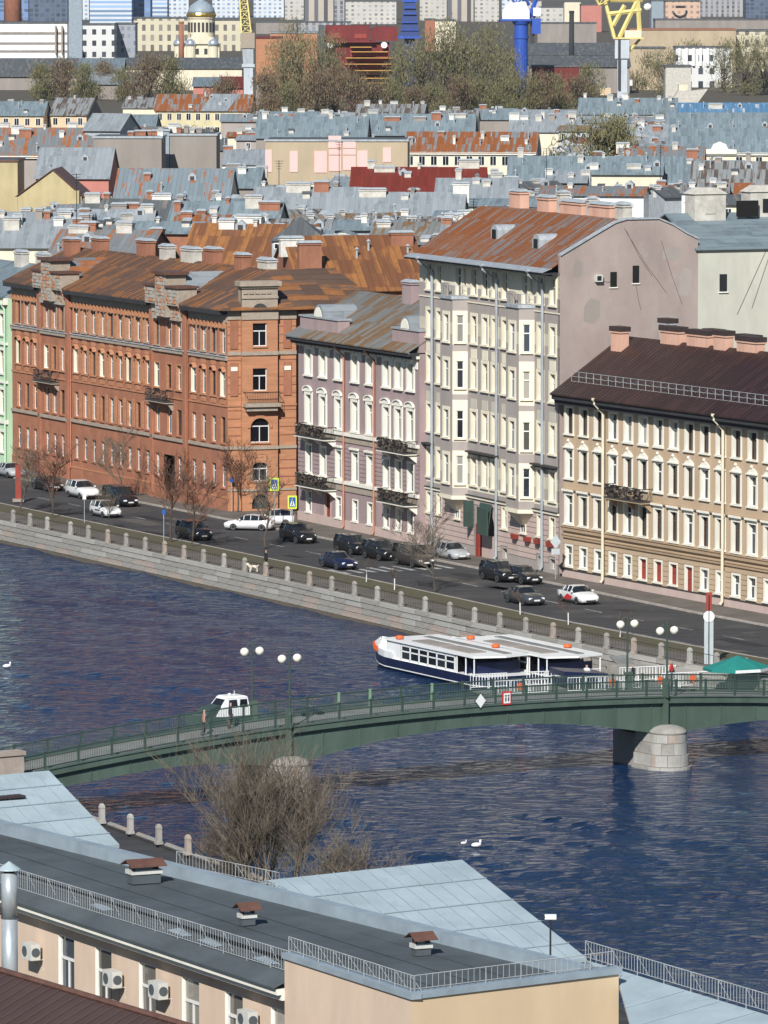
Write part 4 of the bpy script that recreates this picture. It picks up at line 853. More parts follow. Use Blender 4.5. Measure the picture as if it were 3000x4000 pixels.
for sy in (-1, 1):
    g = MB()
    for a, b in zip(xs_, xs_[1:]):
        y0, y1 = sy * 2.06, sy * 2.22; lo, hi = min(y0, y1), max(y0, y1)
        g.frustum(a, a, lo, hi, 0, a, a, lo, hi, 0) if 0 else None
        g.prism([(a, lo, zf(a)), (b, lo, zf(b)), (b, lo, zf(b) + .4), (a, lo, zf(a) + .4)], (0, hi - lo, 0))
        g.prism([(a, sy * 1.95 if sy > 0 else -2.3, zf(a) + .4), (b, sy * 1.95 if sy > 0 else -2.3, zf(b) + .4), (b, sy * 1.95 if sy > 0 else -2.3, zf(b) + .48), (a, sy * 1.95 if sy > 0 else -2.3, zf(a) + .48)], (0, .35, 0))
    g.build('fascia', M['green'], BR)
    g = MB()
    for a, b in zip(xs_, xs_[1:]):
        y = sy * 1.8; g.prism([(a, y - .14, zg(a)), (b, y - .14, zg(b)), (b, y - .14, zf(b)), (a, y - .14, zf(a))], (0, .28, 0))
    go_ = g.build('girder', M['green'], BR)
    for k in range(1, 27):
        x = X0 + (X1 - X0) * k / 27; MB().box(x - .04, x + .04, sy * 1.8 - .19, sy * 1.8 + .19, zg(x) + .05, zf(x) - .01).build('stiffener', M['green'], go_)
    fl_ = MB()
    for a, b in zip(xs_, xs_[1:]): fl_.prism([(a, sy * 1.8 - .24, zg(a) - .05), (b, sy * 1.8 - .24, zg(b) - .05), (b, sy * 1.8 - .24, zg(b)), (a, sy * 1.8 - .24, zg(a))], (0, .48, 0))
    fl_.build('flange', M['green'], go_)
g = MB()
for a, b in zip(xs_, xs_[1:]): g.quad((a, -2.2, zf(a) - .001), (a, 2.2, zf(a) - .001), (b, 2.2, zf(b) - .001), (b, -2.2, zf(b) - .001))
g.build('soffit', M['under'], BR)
for x in (0, 30):
    for sy in (-1, 1):
        y = sy * 2.2; MB().box(x - .16, x + .16, y - .12, y + .12, zg(x) + .25, zf(x) + .45).build('pilaster', M['green'], BR)
        MB().box(x - .2, x + .2, y - .22, y + .12, zf(x) + .45, zf(x) + 1.7).build('railing_pillar', M['green'], BR)
NPAN = 32
pm = MB().box(-.06, .06, -.05, .05, 0, 1.08).box(-.08, .08, -.07, .07, 1.08, 1.14).mesh('railing_post', M['greend'])
pml = MB().box(-.09, .09, -.05, .05, 0, 1.15).mesh('railing_post', M['greenl'])
for sy in (-1, 1):
    y = sy * 2.0; tr = []
    for k in range(NPAN + 1):
        x = X0 + (X1 - X0) * k / NPAN; zb = zf(x) + .46; tr.append((x, y, zb + 1.05))
        link('railing_post', pml if (sy == 1 and k in (11, 12, 14)) else pm, BR, (x, y, zb))
        if k < NPAN:
            x2 = X0 + (X1 - X0) * (k + 1) / NPAN; z2 = zf(x2) + .46; p_ = MB(); n = 19
            p_.tube([(x, y, zb + .14), (x2, y, z2 + .14)], .03, 4)
            for j in range(1, n): u = j / n; p_.tube([(x + (x2 - x) * u, y, zb + (z2 - zb) * u + .14), (x + (x2 - x) * u, y, zb + (z2 - zb) * u + 1.04)], .018, 3, caps=False)
            o = p_.build('railing_infill', M['greend'], BR); o['kind'] = 'stuff'
    MB().tube(tr, .05, 6).build('handrail', M['greend'], BR)
def pier(x):
    st = [(x - 1.05, x + 1.05)]
    body = MB(); w_ = 1.0; y0, y1 = -2.1, 2.6
    body.box(x - w_, x + w_, y0, y1, -3, zg(x) + .0)
    po = body.build('pier', M['fire'], BR)
    # rounded cutwater towards the viewer, built of courses of granite blocks
    for ci, (z0, z1, r) in enumerate(((-2.6, -1.75, 1.62), (-1.75, -.95, 1.45), (-.95, -.15, 1.35), (-.15, .45, 1.3))):
        n = 5; off = .5 if ci % 2 else 0
        for k in range(-1, n + 1):
            a0 = math.pi + math.pi * max(0, min(n, k + off)) / n; a1 = math.pi + math.pi * max(0, min(n, k + 1 + off)) / n
            if a1 - a0 < .05: continue
            pts = [(x + (r - .0) * math.cos(t), y0 - .4 + r * math.sin(t), z0) for t in np.linspace(a0 + .008, a1 - .008, 4)] + [(x + .4 * math.cos(t), y0 - .4 + .4 * math.sin(t), z0) for t in (a1, a0)]
            MB().prism(pts, (0, 0, z1 - z0 - .03)).build('stone', M[('granitep', 'granite2', 'granite2', 'granite')[(ci + k) % 4 if (k % 2) else 1]], po)
        for sx in (-1, 1):
            MB().box(min(x + sx * .4, x + sx * r), max(x + sx * .4, x + sx * r), y0 - .4, y0 + 1.6, z0, z1 - .03).build('stone', M['granite2' if ci % 2 else 'granite'], po)
    MB().lathe([(1.33, .45), (1.25, .6), (1.0, .8), (.6, .93), (.15, .98)], 16, (x, y0 - .4, 0)).build('pier_cap', M['granite'], po, smooth=True)
pier(0.); pier(30.)
ab = MB().box(-24., -20.3, -3., 3., -2.5, 1.2); ab.build('abutment', M['granite'], BR)
for y in (-2.7, 2.7): MB().box(-22.5, -20.2, y - .45, y + .45, 1.2, 2.6).box(-22.6, -20.1, y - .55, y + .55, 2.6, 2.85).build('abutment_pillar', M['granitep'], BR)
def place(root, x, y, z=0.):
    return root.matrix_basis @ Vector((x, y, z)) if 0 else Matrix.Translation(root.location) @ Matrix.Rotation(root.rotation_euler.z, 4, 'Z') @ Vector((x, y, z))
bz = math.atan2(.537, .843)
for x, sy, lb in ((0, 1, 'left pair of bridge lamps, the post farther from the viewer'), (0, -1, 'left pair of bridge lamps, the post nearer the viewer'), (30, 1, 'right pair of bridge lamps, the post farther from the viewer'), (30, -1, 'right pair of bridge lamps, the post nearer the viewer')):
    p = place(BR, x, sy * 2.35, zf(x) + .4)
    lo = thing('bridge_lamp', 'twin globe lamp post, ' + lb, 'lamp', p, bz, 'lamp posts on the footbridge')
    MB().lathe([(.16, 0), (.15, .9), (.08, 1.1), (.06, 4.8), (.09, 4.85), (.02, 5.3)], 8).tube([(-.58, 0, 4.75), (-.3, 0, 5.0), (.3, 0, 5.0), (.58, 0, 4.75)], .035, 5).build('lamp_post', M['greend'], lo)
    for s in (-.58, .58):
        MB().lathe([(.1, -.27), (.2, -.2), (.28, -.06), (.29, .05), (.24, .18), (.12, .27), (.02, .29)], 12, (s, 0, 4.55)).build('globe', M['lampw'], lo, smooth=True)
# signs hung on the near railing for the boats
p = place(BR, 14.9, -2.28, zf(14.9) + .8); so_ = thing('boat_sign', 'white diamond sign hung on the near bridge railing', 'sign', p, bz)
MB().prism([(0, -.03, -.55), (.48, -.03, 0), (0, -.03, .55), (-.48, -.03, 0)], (0, .04, 0)).build('sign_border', M['greend'], so_); MB().prism([(0, -.06, -.47), (.41, -.06, 0), (0, -.06, .47), (-.41, -.06, 0)], (0, .02, 0)).build('sign_face', M['signw'], so_)
p = place(BR, 17.0, -2.28, zf(17) + .85); so_ = thing('boat_sign', 'square red bordered white sign hung on the near bridge railing', 'sign', p, bz)
MB().box(-.36, .36, -.04, 0, -.45, .45).build('sign_border', M['signr'], so_); MB().box(-.26, .26, -.07, -.045, -.34, .34).build('sign_face', M['signw'], so_)
MB().box(-.16, -.06, -.085, -.072, -.2, .05).box(.06, .16, -.085, -.072, -.2, .05).prism([(-.2, -.085, .22), (-.11, -.085, .06), (-.02, -.085, .22)], (0, .012, 0)).prism([(.02, -.085, .22), (.11, -.085, .06), (.2, -.085, .22)], (0, .012, 0)).build('sign_mark', M['mortar'], so_)
# ---------------------------------------------------------------- boats
def hull(L, W, zk, zd, bow=4.5, m='navy', stern=1.):
    mb = MB(); N = 16; rows = []
    for k in range(N + 1):
        x = L * k / N; f = min(1, (x / bow) ** .55 if x > 0 else 0); s_ = min(1, .8 + .2 * (L - x) / stern) if L - x < stern else 1.; w = W / 2 * max(.02, f) * s_; rise = .45 * max(0, 1 - x / (bow * 1.3)) ** 2
        rows.append([(x, -w, zd + rise), (x + .12 * (1 - x / L), -w * .97, zk + .25), (x + .3, -w * .8, zk - .4), (x + .3, w * .8, zk - .4), (x + .12 * (1 - x / L), w * .97, zk + .25), (x, w, zd + rise)])
    i0 = 0
    for r in rows: mb.v += r
    for k in range(N):
        for j in range(5): mb.f.append((k * 6 + j, k * 6 + j + 1, k * 6 + 7 + j, k * 6 + 6 + j)); mb.m.append(1 if j in (0, 4) and 0 else 0)
        mb.f.append((k * 6 + 5, k * 6, k * 6 + 6, k * 6 + 11)); mb.m.append(1)
    mb.f.append(tuple(N * 6 + j for j in range(6))); mb.m.append(0)
    return mb, rows
def tour_boat(name, label, loc, rz, skip=0):
    b = thing(name, label, 'boat', loc, rz, 'tour boats moored at the quay')
    L, W = 20.5, 4.9; mb, rows = hull(L, W, 0., .95); h_ = mb.build('hull', [M['navy'], M['bwhite']], b)
    st = MB()
    for k in range(16):
        for j, sg in ((0, -1), (5, 1)):
            p0, p1 = Vector(rows[k][j]), Vector(rows[k + 1][j]); st.quad(p0 + Vector((0, sg * .01, -.72)), p1 + Vector((0, sg * .01, -.72)), p1 + Vector((0, sg * .012, -.64)), p0 + Vector((0, sg * .012, -.64)))
    st.build('waterline_stripe', M['bwhite'], h_)
    bw = MB()
    for k in range(0, 5):
        for j, sg in ((0, -1), (5, 1)):
            p0, p1 = Vector(rows[k][j]), Vector(rows[k + 1][j]); bw.prism([p0, p1, p1 + Vector((0, sg * .03, .5)), p0 + Vector((0, sg * .03, .5))], (0, -sg * .05, 0))
    bw.build('bulwark', M['bwhite'], h_)
    for s in (-1, 1):
        y = s * W / 2 * .94; cb = MB(); cb.box(5.2, 7.6, min(y, y - s * .06), max(y, y - s * .06), .95, 2.3); cb.box(7.6, 16.2, min(y, y - s * .06), max(y, y - s * .06), .95, 1.1); cb.box(7.6, 16.2, min(y, y - s * .06), max(y, y - s * .06), 1.62, 1.72); cb.box(7.6, 16.2, min(y, y - s * .06), max(y, y - s * .06), 2.05, 2.3)
        for k in range(7): x = 7.6 + 8.6 * k / 6; cb.box(x - .07, x + .07, min(y, y - s * .08), max(y, y - s * .08), .95, 2.3)
        so2 = cb.build('cabin_side', M['bwhite'], b)
        for k in range(6): x = 7.6 + 8.6 * k / 6; MB().box(x + .08, x + 1.35, min(y - s * .04, y - s * .05), max(y - s * .04, y - s * .05), 1.1, 2.05).build('cabin_window', M['glassd'], so2)
    MB().box(5.2, 5.3, -2.2, 2.2, .95, 2.3).build('cabin_front', M['bwhite'], b)
    rfb = MB(); rfb.prism([(4.9, -2.45, 2.3), (19.4, -2.45, 2.3), (20.1, 0, 2.3), (19.4, 2.45, 2.3), (4.9, 2.45, 2.3)], (0, 0, .14)); ro2 = rfb.build('boat_roof', M['bwhite'], b)
    for x0, x1, y0, y1 in ((8.2, 12.5, -1.7, -.2), (12.9, 17.4, -1.7, -.2)): MB().box(x0, x1, y0, y1, 2.45, 2.52).build('skylight', M['fire'], ro2)
    MB().box(6, 19, .5, 1.1, 2.45, 2.5).build('gangway', M['deck'], ro2)
    for x, y in ((6.6, -1.9), (15.0, 1.9)): MB().lathe([(.1, 0), (.3, .04), (.34, .14), (.27, .26), (.08, .3)], 10, (x, y, 2.45)).build('life_raft', M['orange'], ro2, smooth=True)
    for x in (16.6, 18., 19.3):
        for s in (-1, 1): MB().tube([(x, s * 2.3, .95), (x, s * 2.3, 2.3)], .05, 5).build('canopy_post', M['bwhite'], b)
    for x in (17., 18.3): MB().box(x, x + .5, -1.9, 1.9, .95, 1.4).box(x + .42, x + .5, -1.9, 1.9, 1.4, 1.85).build('bench', M['navy'], b)
    MB().box(16.3, 16.4, -2.2, 2.2, .95, 2.28).build('bulkhead', M['glassd'], b)
    for x, z in ((1.2, 1.5), (2.2, 1.42), (3.2, 1.4)): MB().lathe([(.14, -.06), (.24, -.05), (.24, .05), (.14, .06)], 10).build('lifebuoy', M['orange'], b, (x, -W / 2 * min(1, (x / 4.5) ** .55) - .06, z)).rotation_euler = (math.pi / 2, 0, 0)
    return b
ta_ = math.atan2(-.885, .466)
q = P(1455, 2585, -2.); d_ = Vector((.466, -.885, 0)); n_ = Vector((.885, .466, 0))
tour_boat('tour_boat', 'navy and white tour boat with long white roof, nearer of the two moored boats', (q.x + n_.x * .8, q.y + n_.y * .8, -1.95), ta_)
q2 = q + n_ * 5.6 + d_ * 2.6; tour_boat('tour_boat', 'navy and white tour boat moored against the quay wall behind the nearer one', (q2.x, q2.y, -1.95), ta_)
# small cabin boat beyond the left half of the bridge
p = P(1000, 2822, -2.); sb = thing('cabin_boat', 'small motor boat with white cabin and dark hood beyond the footbridge', 'boat', (p.x - .6, p.y, -1.98), bz + math.pi); sb.scale = (.8, .8, .86)
mb, rows = hull(7.2, 2.4, .0, .75, 3.); b2 = MB(); mb.build('hull', [M['greend'], M['deck']], sb)
for ch in sb.children: ch.location.x = -1.4; ch.rotation_euler = (0, 0, 0)
hl = sb.children[0]; hl.location = (6.2, 0, 0); hl.rotation_euler = (0, 0, math.pi); hl.location = (-.8, 0, 0); hl.rotation_euler = (0, 0, 0); hl.scale = (-1, 1, 1); hl.location = (6.6, 0, 0)
cab = MB(); cab.frustum(.2, 3.9, -1.1, 1.1, .75, .4, 3.5, -1.04, 1.04, 1.35).frustum(.4, 3.5, -1.04, 1.04, 1.35, .55, 2.7, -.9, .9, 2.25).frustum(.5, 2.75, -.93, .93, 2.25, .8, 2.5, -.8, .8, 2.38); co_ = cab.build('cabin', M['bwhite'], sb)
MB().tube([(1.4, 0, 2.35), (1.4, 0, 2.75)], .03, 5).lathe([(.12, 2.4), (.16, 2.5), (.04, 2.58)], 8, (1.9, 0, 0)).build('cabin_mast', M['bwhite'], co_)
for s in (-1, 1):
    for x0, x1 in ((.6, 1.45), (1.65, 2.6)): MB().prism([(x0, s * 1.03, 1.45), (x1, s * 1.03, 1.45), (x1 - .1, s * .935, 2.1), (x0 + .05, s * .935, 2.1)], (0, s * .03, 0)).build('cabin_window', M['glassd'], co_)
MB().prism([(.4, -.8, 1.45), (.4, .8, 1.45), (.51, .7, 2.1), (.51, -.7, 2.1)], (-.03, 0, 0)).build('cabin_window', M['glassd'], co_); MB().prism([(3.42, -.85, 1.42), (3.42, .85, 1.42), (2.78, .75, 2.12), (2.78, -.75, 2.12)], (.05, 0, .03)).build('cabin_window', M['glassd'], co_)
MB().prism([(3.4, -1., .8), (5., -.9, .8), (4.4, -.8, 1.5), (3.4, -.9, 1.7)], (0, 1.9, 0)).build('spray_hood', M['greend'], sb)
MB().lathe([(.1, -.3), (.26, -.2), (.26, .2), (.1, .3)], 8, (5.6, -1.0, .55)).build('fender', M['bwhite'], sb)
# landing stage beyond the right half of the bridge
p = P(1880, 2712, -1.4); ls = thing('landing_stage', 'floating landing stage with white railings and lifebuoys behind the footbridge', 'landing stage', (p.x, p.y, -2.1), bz + R(-12))
MB().box(0, 19, -2.2, 2.2, 0, .7).build('pontoon', M['under'], ls); MB().box(-.1, 19.1, -2.3, 2.3, .7, .8).build('stage_deck', M['deck'], ls)
for y in (-2.2, 2.2):
    for k in range(13):
        x = k * 1.5
        if (k + (y > 0)) % 5 == 3: continue
        r_ = MB().tube([(x, y, .8), (x, y, 1.9), (x + 1.4, y, 1.9), (x + 1.4, y, .8)], .05, 4)
        for j in range(1, 6): r_.tube([(x + 1.4 * j / 6, y, .95), (x + 1.4 * j / 6, y, 1.85)], .028, 3)
        r_.tube([(x, y, .95), (x + 1.4, y, .95)], .035, 4); r_.build('railing_panel', M['bwhite'], ls)
for x in (2.2, 9.5, 13.4, 16.): MB().lathe([(.15, -.06), (.27, -.05), (.27, .05), (.15, .06)], 10).build('lifebuoy', M['orange'], ls, (x, -2.28, 1.45)).rotation_euler = (math.pi / 2, 0, 0)
MB().prism([(6, -1.5, 1.9), (9.5, -1.5, 1.9), (9.5, -1.5, 2.0), (6, -1.5, 2.3)], (0, 3, 0)).build('stage_awning', M['navy'], ls)
gw = MB().prism([(13, 2.2, .8), (14.4, 2.2, .8), (15.4, 9., 1.9), (14., 9., 1.9)], (0, 0, .1)); gw.build('gangway', M['deck'], ls)
# quay stairs and granite landing near the right edge
q, dd = along(EP, x=2600); st_ = thing('quay_steps', 'granite steps and landing down to the water below the far quay posts', 'steps', (q.x, q.y, 0), math.atan2(dd.y, dd.x))
for k in range(6): MB().box(1. + k * .35, 9. - k * .1, -2.6 + k * .3, -.3, -2.2 + k * .33, -1.9 + k * .33).build('step', M['granite2' if k % 2 else 'granite'], st_)
MB().box(-3.5, 1.0, -2.9, -.36, -2.2, -.5).build('landing', M['granite'], st_)
# big teal market umbrella at the right edge
p = P(2880, 2700, -1.); um = thing('teal_umbrella', 'large teal canvas umbrella on a post at the right edge, behind the bridge', 'umbrella', (p.x, p.y, -1.2), bz)
MB().tube([(0, 0, 0), (0, 0, 2.55)], .06, 8).build('pole', M['iron'], um)
cn = MB(); N = 8; rim = [(2.7 * math.cos(2 * math.pi * k / N + .2), 2.2 * math.sin(2 * math.pi * k / N + .2), 2.0) for k in range(N)]
for k in range(N):
    a, b = rim[k], rim[(k + 1) % N]; cn.poly([a, b, (0, 0, 2.85)]); cn.quad((a[0], a[1], 1.78), (b[0], b[1], 1.78), b, a, 1 if k in (5, 6) else 0)
cn.build('canopy', [M['teal'], M['bwhite']], um)
for k in range(N): MB().tube([(0, 0, 2.7), (rim[k][0], rim[k][1], 1.96)], .025, 4).build('rib', M['iron'], um)
# ---------------------------------------------------------------- roofs in the foreground
ZR = 18.6
C0 = P(1610, 3890, ZR); ft = math.atan2(-.883, .47)
FB = thing('foreground_house', 'peach and apricot house with flat dark felt roof in the foreground', 'house', (C0.x, C0.y, 0), ft)
# local frame: x towards the viewer along the left face, y to the right along the short apricot face; the corner is at the origin
Mi = (Matrix.Translation(FB.location) @ Matrix.Rotation(ft, 4, 'Z')).inverted()
def loc(x, y, z): return Mi @ P(x, y, z)
rc_ = loc(2417, 3790, ZR); W2 = rc_.y
def uf(x):          # metres along the left face for a photo column (at roof height)
    k = (x - CX) / F; d = Vector((.47, -.883)); return ((k * C0.y - C0.x) / (d.x - k * d.y))
LB = uf(1107); hs = []
wz = 14.35
for x in (226, 372, 545, 715, 886, 1068):
    u = uf(x - 20); hs.append(win(FB, u, wz, 1.4, 2.15, d=.18, sur=.0, smat='white', rmat='white', y=.4, sill=False, tr=.6, gm=rnd.choice(('glass', 'curtain'))))
for i, x in enumerate((226, 372, 545, 715, 886, 1068)):
    for zz in (10.4, 6.4, 2.4): hs.append(win(FB, uf(x - 20), zz, 1.4, 2.2, d=.18, sur=.0, smat='white', rmat='white', y=.4, sill=False, tr=.6))
lw = MB(); wall_holes(lw, -46, LB, 0, 17.25, hs, .4); lw.quad((LB, .4, 0), (LB, 0, 0), (LB, 0, 17.45), (LB, .4, 17.45)); lw.build('wall', M['peach'], FB)
bk = MB(); bk.quad((LB, 0, 0), (0, 0, 0), (0, 0, ZR - .12), (LB, 0, ZR - .12)); bk.quad((LB, .4, 17.4), (LB, 0, 17.4), (LB, 0, ZR - .12), (LB, .4, ZR - .12)); bk.build('corner_wall', M['peach'], FB)
RX = rc_.x
MB().quad((0, 0, 0), (RX, W2, 0), (RX, W2, ZR - .12), (0, 0, ZR - .12)).build('end_wall', M['apricot'], FB)
MB().box(-46, LB - .02, -.28, .4, 17.2, 17.4).box(-46, LB - .02, -.1, .4, 17.0, 17.2).build('cornice', M['white'], FB)
MB().prism([(-46, -.42, 17.44), (LB - .02, -.42, 17.44), (LB - .02, 1.15, 18.1), (-46, .9, 18.25)], (0, 0, .05)).build('eave_sheet', M['felt'], FB)
for k in (0, 1, 3, 4, 7, 8):   # last wet and icy patches on the eave sheet
    x = LB - .6 - k * 2.3 - rnd.uniform(0, .6); o = MB().prism([(x, .5, 17.93), (x + 1.1 + rnd.random() * .6, .45, 17.9), (x + 1.7, .65, 17.975), (x + .4, .8, 18.03)], (0, 0, .03)); o.build('meltwater_ice', M['flash'], FB)
# flat roof outline (far edge follows the photograph's parapet)
fe0, fe1 = loc(-400, 3126, ZR), loc(2300, 3798, ZR)
rfp = [(-46, .7, ZR - .35), (LB, .7, ZR - .35), (LB, .1, ZR - .3), (-.1, .1, ZR - .3), (RX - .1, W2 - .1, ZR - .3), (fe1.x, fe1.y, ZR - .3), (fe0.x, fe0.y, ZR - .35)]
MB().poly(rfp).build('flat_roof', M['felt'], FB)
fj = MB()
for y, xa in ((2.3, -44), (3.9, -40), (5.4, -24), (6.5, -11)): fj.prism([(xa, y, ZR - .334), (-1.2, y, ZR - .293), (-1.2, y + .035, ZR - .293), (xa, y + .035, ZR - .334)], (0, 0, .008))
fj.build('felt_joint', M['felt'], FB)
pv = MB()
pv.prism([(LB - .05, -.08, ZR - .12), (.08, -.08, ZR - .12), (.08, .32, ZR - .12), (LB - .05, .32, ZR - .12)], (0, 0, .2)); pv.prism([(.08, -.08, ZR - .115), (RX + .08, W2 + .1, ZR - .115), (RX - .45, W2 + .1, ZR - .115), (-.45, .25, ZR - .115)], (0, 0, .2))
pv.build('parapet', M['flash'], FB)
dv = (Vector((fe0.x, fe0.y, 0)) - Vector((fe1.x, fe1.y, 0))).normalized(); nv = Vector((-dv.y, dv.x, 0)); nv = nv if nv.y > 0 else -nv
pe = MB(); a = Vector((fe1.x, fe1.y, ZR - .4)); b = Vector((fe0.x, fe0.y, ZR - .4)); pe.prism([a, b, b + nv * .55, a + nv * .55], (0, 0, .5)); pe.build('far_parapet', M['flash'], FB)
# pale blue sheet wings behind the flat roof
def wing(x_apex, y_apex, x_low, y_low, zlow, name, x_ridge, lab):
    Q = P(x_low, y_low, zlow); k = (x_apex - CX) / F; t = Vector((.47, -.883))
    d = (Q.x - k * Q.y) / (t.x - k * t.y); A = Vector((Q.x - t.x * d, Q.y - t.y * d)); zA = Dp(x_apex, y_apex, A.y).z
    A = Vector((A.x, A.y, zA)); bdir = Vector((.82, .57, 0)); k2 = (x_ridge - CX) / F
    l = (A.x - k2 * A.y) / (bdir.x - k2 * bdir.y); RL = A - bdir * l; QL = Q - bdir * l
    mb = MB(); mb.prism([Q, A, RL, QL], (0, 0, -.15)); o = mb.build(name, M['paleblue'], None)
    mb2 = MB(); e = Vector((0, 0, .03))
    for f_ in (.2, .42, .64, .86): pA = A + (Q - A) * f_; pB = RL + (QL - RL) * f_; mb2.tube([pA + e, pB + e], .03, 4)
    n = int(l / .75)
    for j in range(1, n): u = j / n; mb2.tube([A + (RL - A) * u + e, Q + (QL - Q) * u + e], .016, 4)
    s2 = mb2.build('sheet_seam', M['flash'], None); s2.parent = o
    # the wing's end wall and its far slope
    mb3 = MB(); A2 = A - Vector((t.x, t.y, 0)) * d; A2.z = Q.z; RL2 = A2 - bdir * l
    mb3.prism([A, A2, RL2, RL], (0, 0, -.15)); mb3.build('far_slope', M['paleblue'], o)
    ins = bdir * .4; MB().poly([Q - ins - e * 6, A - ins - e * 6, A2 - ins - e * 6, (A2.x - ins.x, A2.y - ins.y, 0), (Q.x - ins.x, Q.y - ins.y, 0)]).build('wing_wall', M['peach'], o)
    return o, A, Q
wo, A_, Q_ = wing(1808, 3358, 2292, 3742, 15.2, 'sheet_metal_wing', 1040, 0); tag(wo, 'pale blue sheet metal roof wing rising to a point above the flat roof, right', 'roof')
wo, A_, Q_ = wing(181, 3010, 466, 3298, 16.8, 'sheet_metal_wing', -500, 0); tag(wo, 'pale blue sheet metal roof wing at the left edge below the bridge end', 'roof')
MB().box(-.6, .6, -.4, .4, -1.6, -.1).box(-.68, .68, -.48, .48, -.1, .02).build('chimney', [M['peach']], wo, Dp(20, 3130, 246.), bz)
MB().box(-.7, .7, -.5, .5, 0.17, .25).build('chimney_cap', M['capd'], wo, Dp(20, 3130, 246.), bz)
# roof vents with rusty hoods
def vent(px, py, w_, d_, h, lab, z=ZR - .3):
    p = P(px, py, z); v = thing('roof_vent', lab, 'roof vent', p, bz - R(8), 'vents on the flat roof')
    MB().box(-w_ / 2, w_ / 2, -d_ / 2, d_ / 2, 0, h).build('vent_base', M['felt'], v); MB().box(-w_ / 2 - .05, w_ / 2 + .05, -d_ / 2 - .05, d_ / 2 + .05, h, h + .16).build('vent_collar', M['acbox'], v)
    for sx in (-1, 1): MB().box(sx * w_ * .42 - .03, sx * w_ * .42 + .03, -d_ * .4, d_ * .4, h + .16, h + .34).build('vent_strut', M['capd'], v)
    MB().prism([(-w_ / 2 - .16, -d_ / 2 - .25, h + .3), (w_ / 2 + .16, -d_ / 2 - .25, h + .3), (w_ / 2 + .16, 0, h + .52), (-w_ / 2 - .16, 0, h + .52)], (0, 0, .04)).prism([(-w_ / 2 - .16, 0, h + .52), (w_ / 2 + .16, 0, h + .52), (w_ / 2 + .16, d_ / 2 + .25, h + .3), (-w_ / 2 - .16, d_ / 2 + .25, h + .3)], (0, 0, .04)).build('vent_hood', M['rustcap'], v)
vent(562, 3448, 1.15, .55, .36, 'large roof vent with wide rusty hood on the left of the flat roof'); vent(965, 3612, .5, .36, .26, 'small roof vent with rusty gabled hood in the middle of the flat roof'); vent(1645, 3730, .58, .4, .26, 'roof vent with rusty hood near the apricot corner of the flat roof')
# roof edge railings, bar by bar
BARM = {}
def roof_rail(p0, p1, h, lab, step=.2, base=0., posts=9, mat_='rail'):
    d = p1 - p0; L_ = math.hypot(d.x, d.y); r = thing('roof_railing', lab, 'railing', p0, math.atan2(d.y, d.x), 'steel railings along the roof edges'); sl2 = d.z / L_
    MB().tube([(0, 0, h), (L_, 0, h + sl2 * L_)], .016, 4).build('top_rail', M[mat_], r); MB().tube([(0, 0, .1), (L_, 0, .1 + sl2 * L_)], .012, 4).build('bottom_rail', M[mat_], r)
    bm_ = cached(('bar', h, mat_), lambda: MB().tube([(0, 0, .1), (0, 0, h)], .0095, 4).mesh('baluster', M[mat_])); pm_ = cached(('rp', h, mat_), lambda: MB().tube([(0, 0, -.3), (0, 0, h)], .016, 4).tube([(0, 0, h), (.28, .3, -.02)], .01, 4).mesh('railing_post', M[mat_]))
    n = int(L_ / step)
    for k in range(n + 1): link('railing_post' if k % posts == 0 else 'baluster', pm_ if k % posts == 0 else bm_, r, (L_ * k / n, 0, sl2 * L_ * k / n))
FW = lambda x, y, z: Matrix.Translation(FB.location) @ Matrix.Rotation(ft, 4, 'Z') @ Vector((x, y, z))
roof_rail(FW(-40, .1, 17.68), FW(LB - .05, .42, 17.82), .8, 'long white steel railing along the left edge of the flat roof', .2)
roof_rail(FW(LB + .05, .14, ZR + .08), FW(-.15, .14, ZR + .08), .55, 'short steel railing on the parapet leading to the roof corner', .22, posts=5)
roof_rail(FW(-.2, .2, ZR + .08), FW(RX - .2, W2 - .1, ZR + .08), .55, 'steel railing along the parapet above the apricot wall', .24, posts=6)
roof_rail(P(2287, 3748, 18.25), P(3200, 4022, 18.25), .66, 'steel railing running off to the right bottom corner over the water', .2)
roof_rail(P(690, 3385, 17.6), P(1090, 3470, 17.6), .6, 'white steel railing on the far roof edge below the thicket', .22)
# right bottom roof
zs_ = lambda y: 18.22 - (9.75 - y) * .17
o = MB().prism([FW(x, y, zs_(y)) for x, y in ((-5.4, 9.77), (13, 9.62), (13, 1.6), (RX + .06, W2 + .02))], (0, 0, -.12)).build('sheet_metal_roof', M['paleblue'])
for x, xe in ((1.5, 0), (3.8, 0), (6.1, 0), (8.4, 0)): ye = max(1.6, 8.55 - .5 * (x - RX)) + .1; MB().tube([FW(x, 9.6, zs_(9.6) + .02), FW(x, ye, zs_(ye) + .02)], .018, 4).build('sheet_seam', M['flash'], o)
tag(o, 'pale blue sheet metal roof in the right bottom corner beside the apricot wall', 'roof')
# spotlight pole on the parapet
p = P(2150, 3715, ZR); lp = thing('roof_camera_pole', 'thin dark pole with small white camera head standing on the roof edge', 'pole', p, 0)
MB().tube([(0, 0, -.4), (0, 0, 1.15)], .035, 6).build('pole', M['iron'], lp); MB().box(-.2, .2, -.09, .09, 1.12, 1.28).build('camera_head', M['signw'], lp); MB().tube([(-.2, 0, 1.2), (-.25, -.1, 1.2)], .06, 6).build('camera_lens', M['iron'], lp)
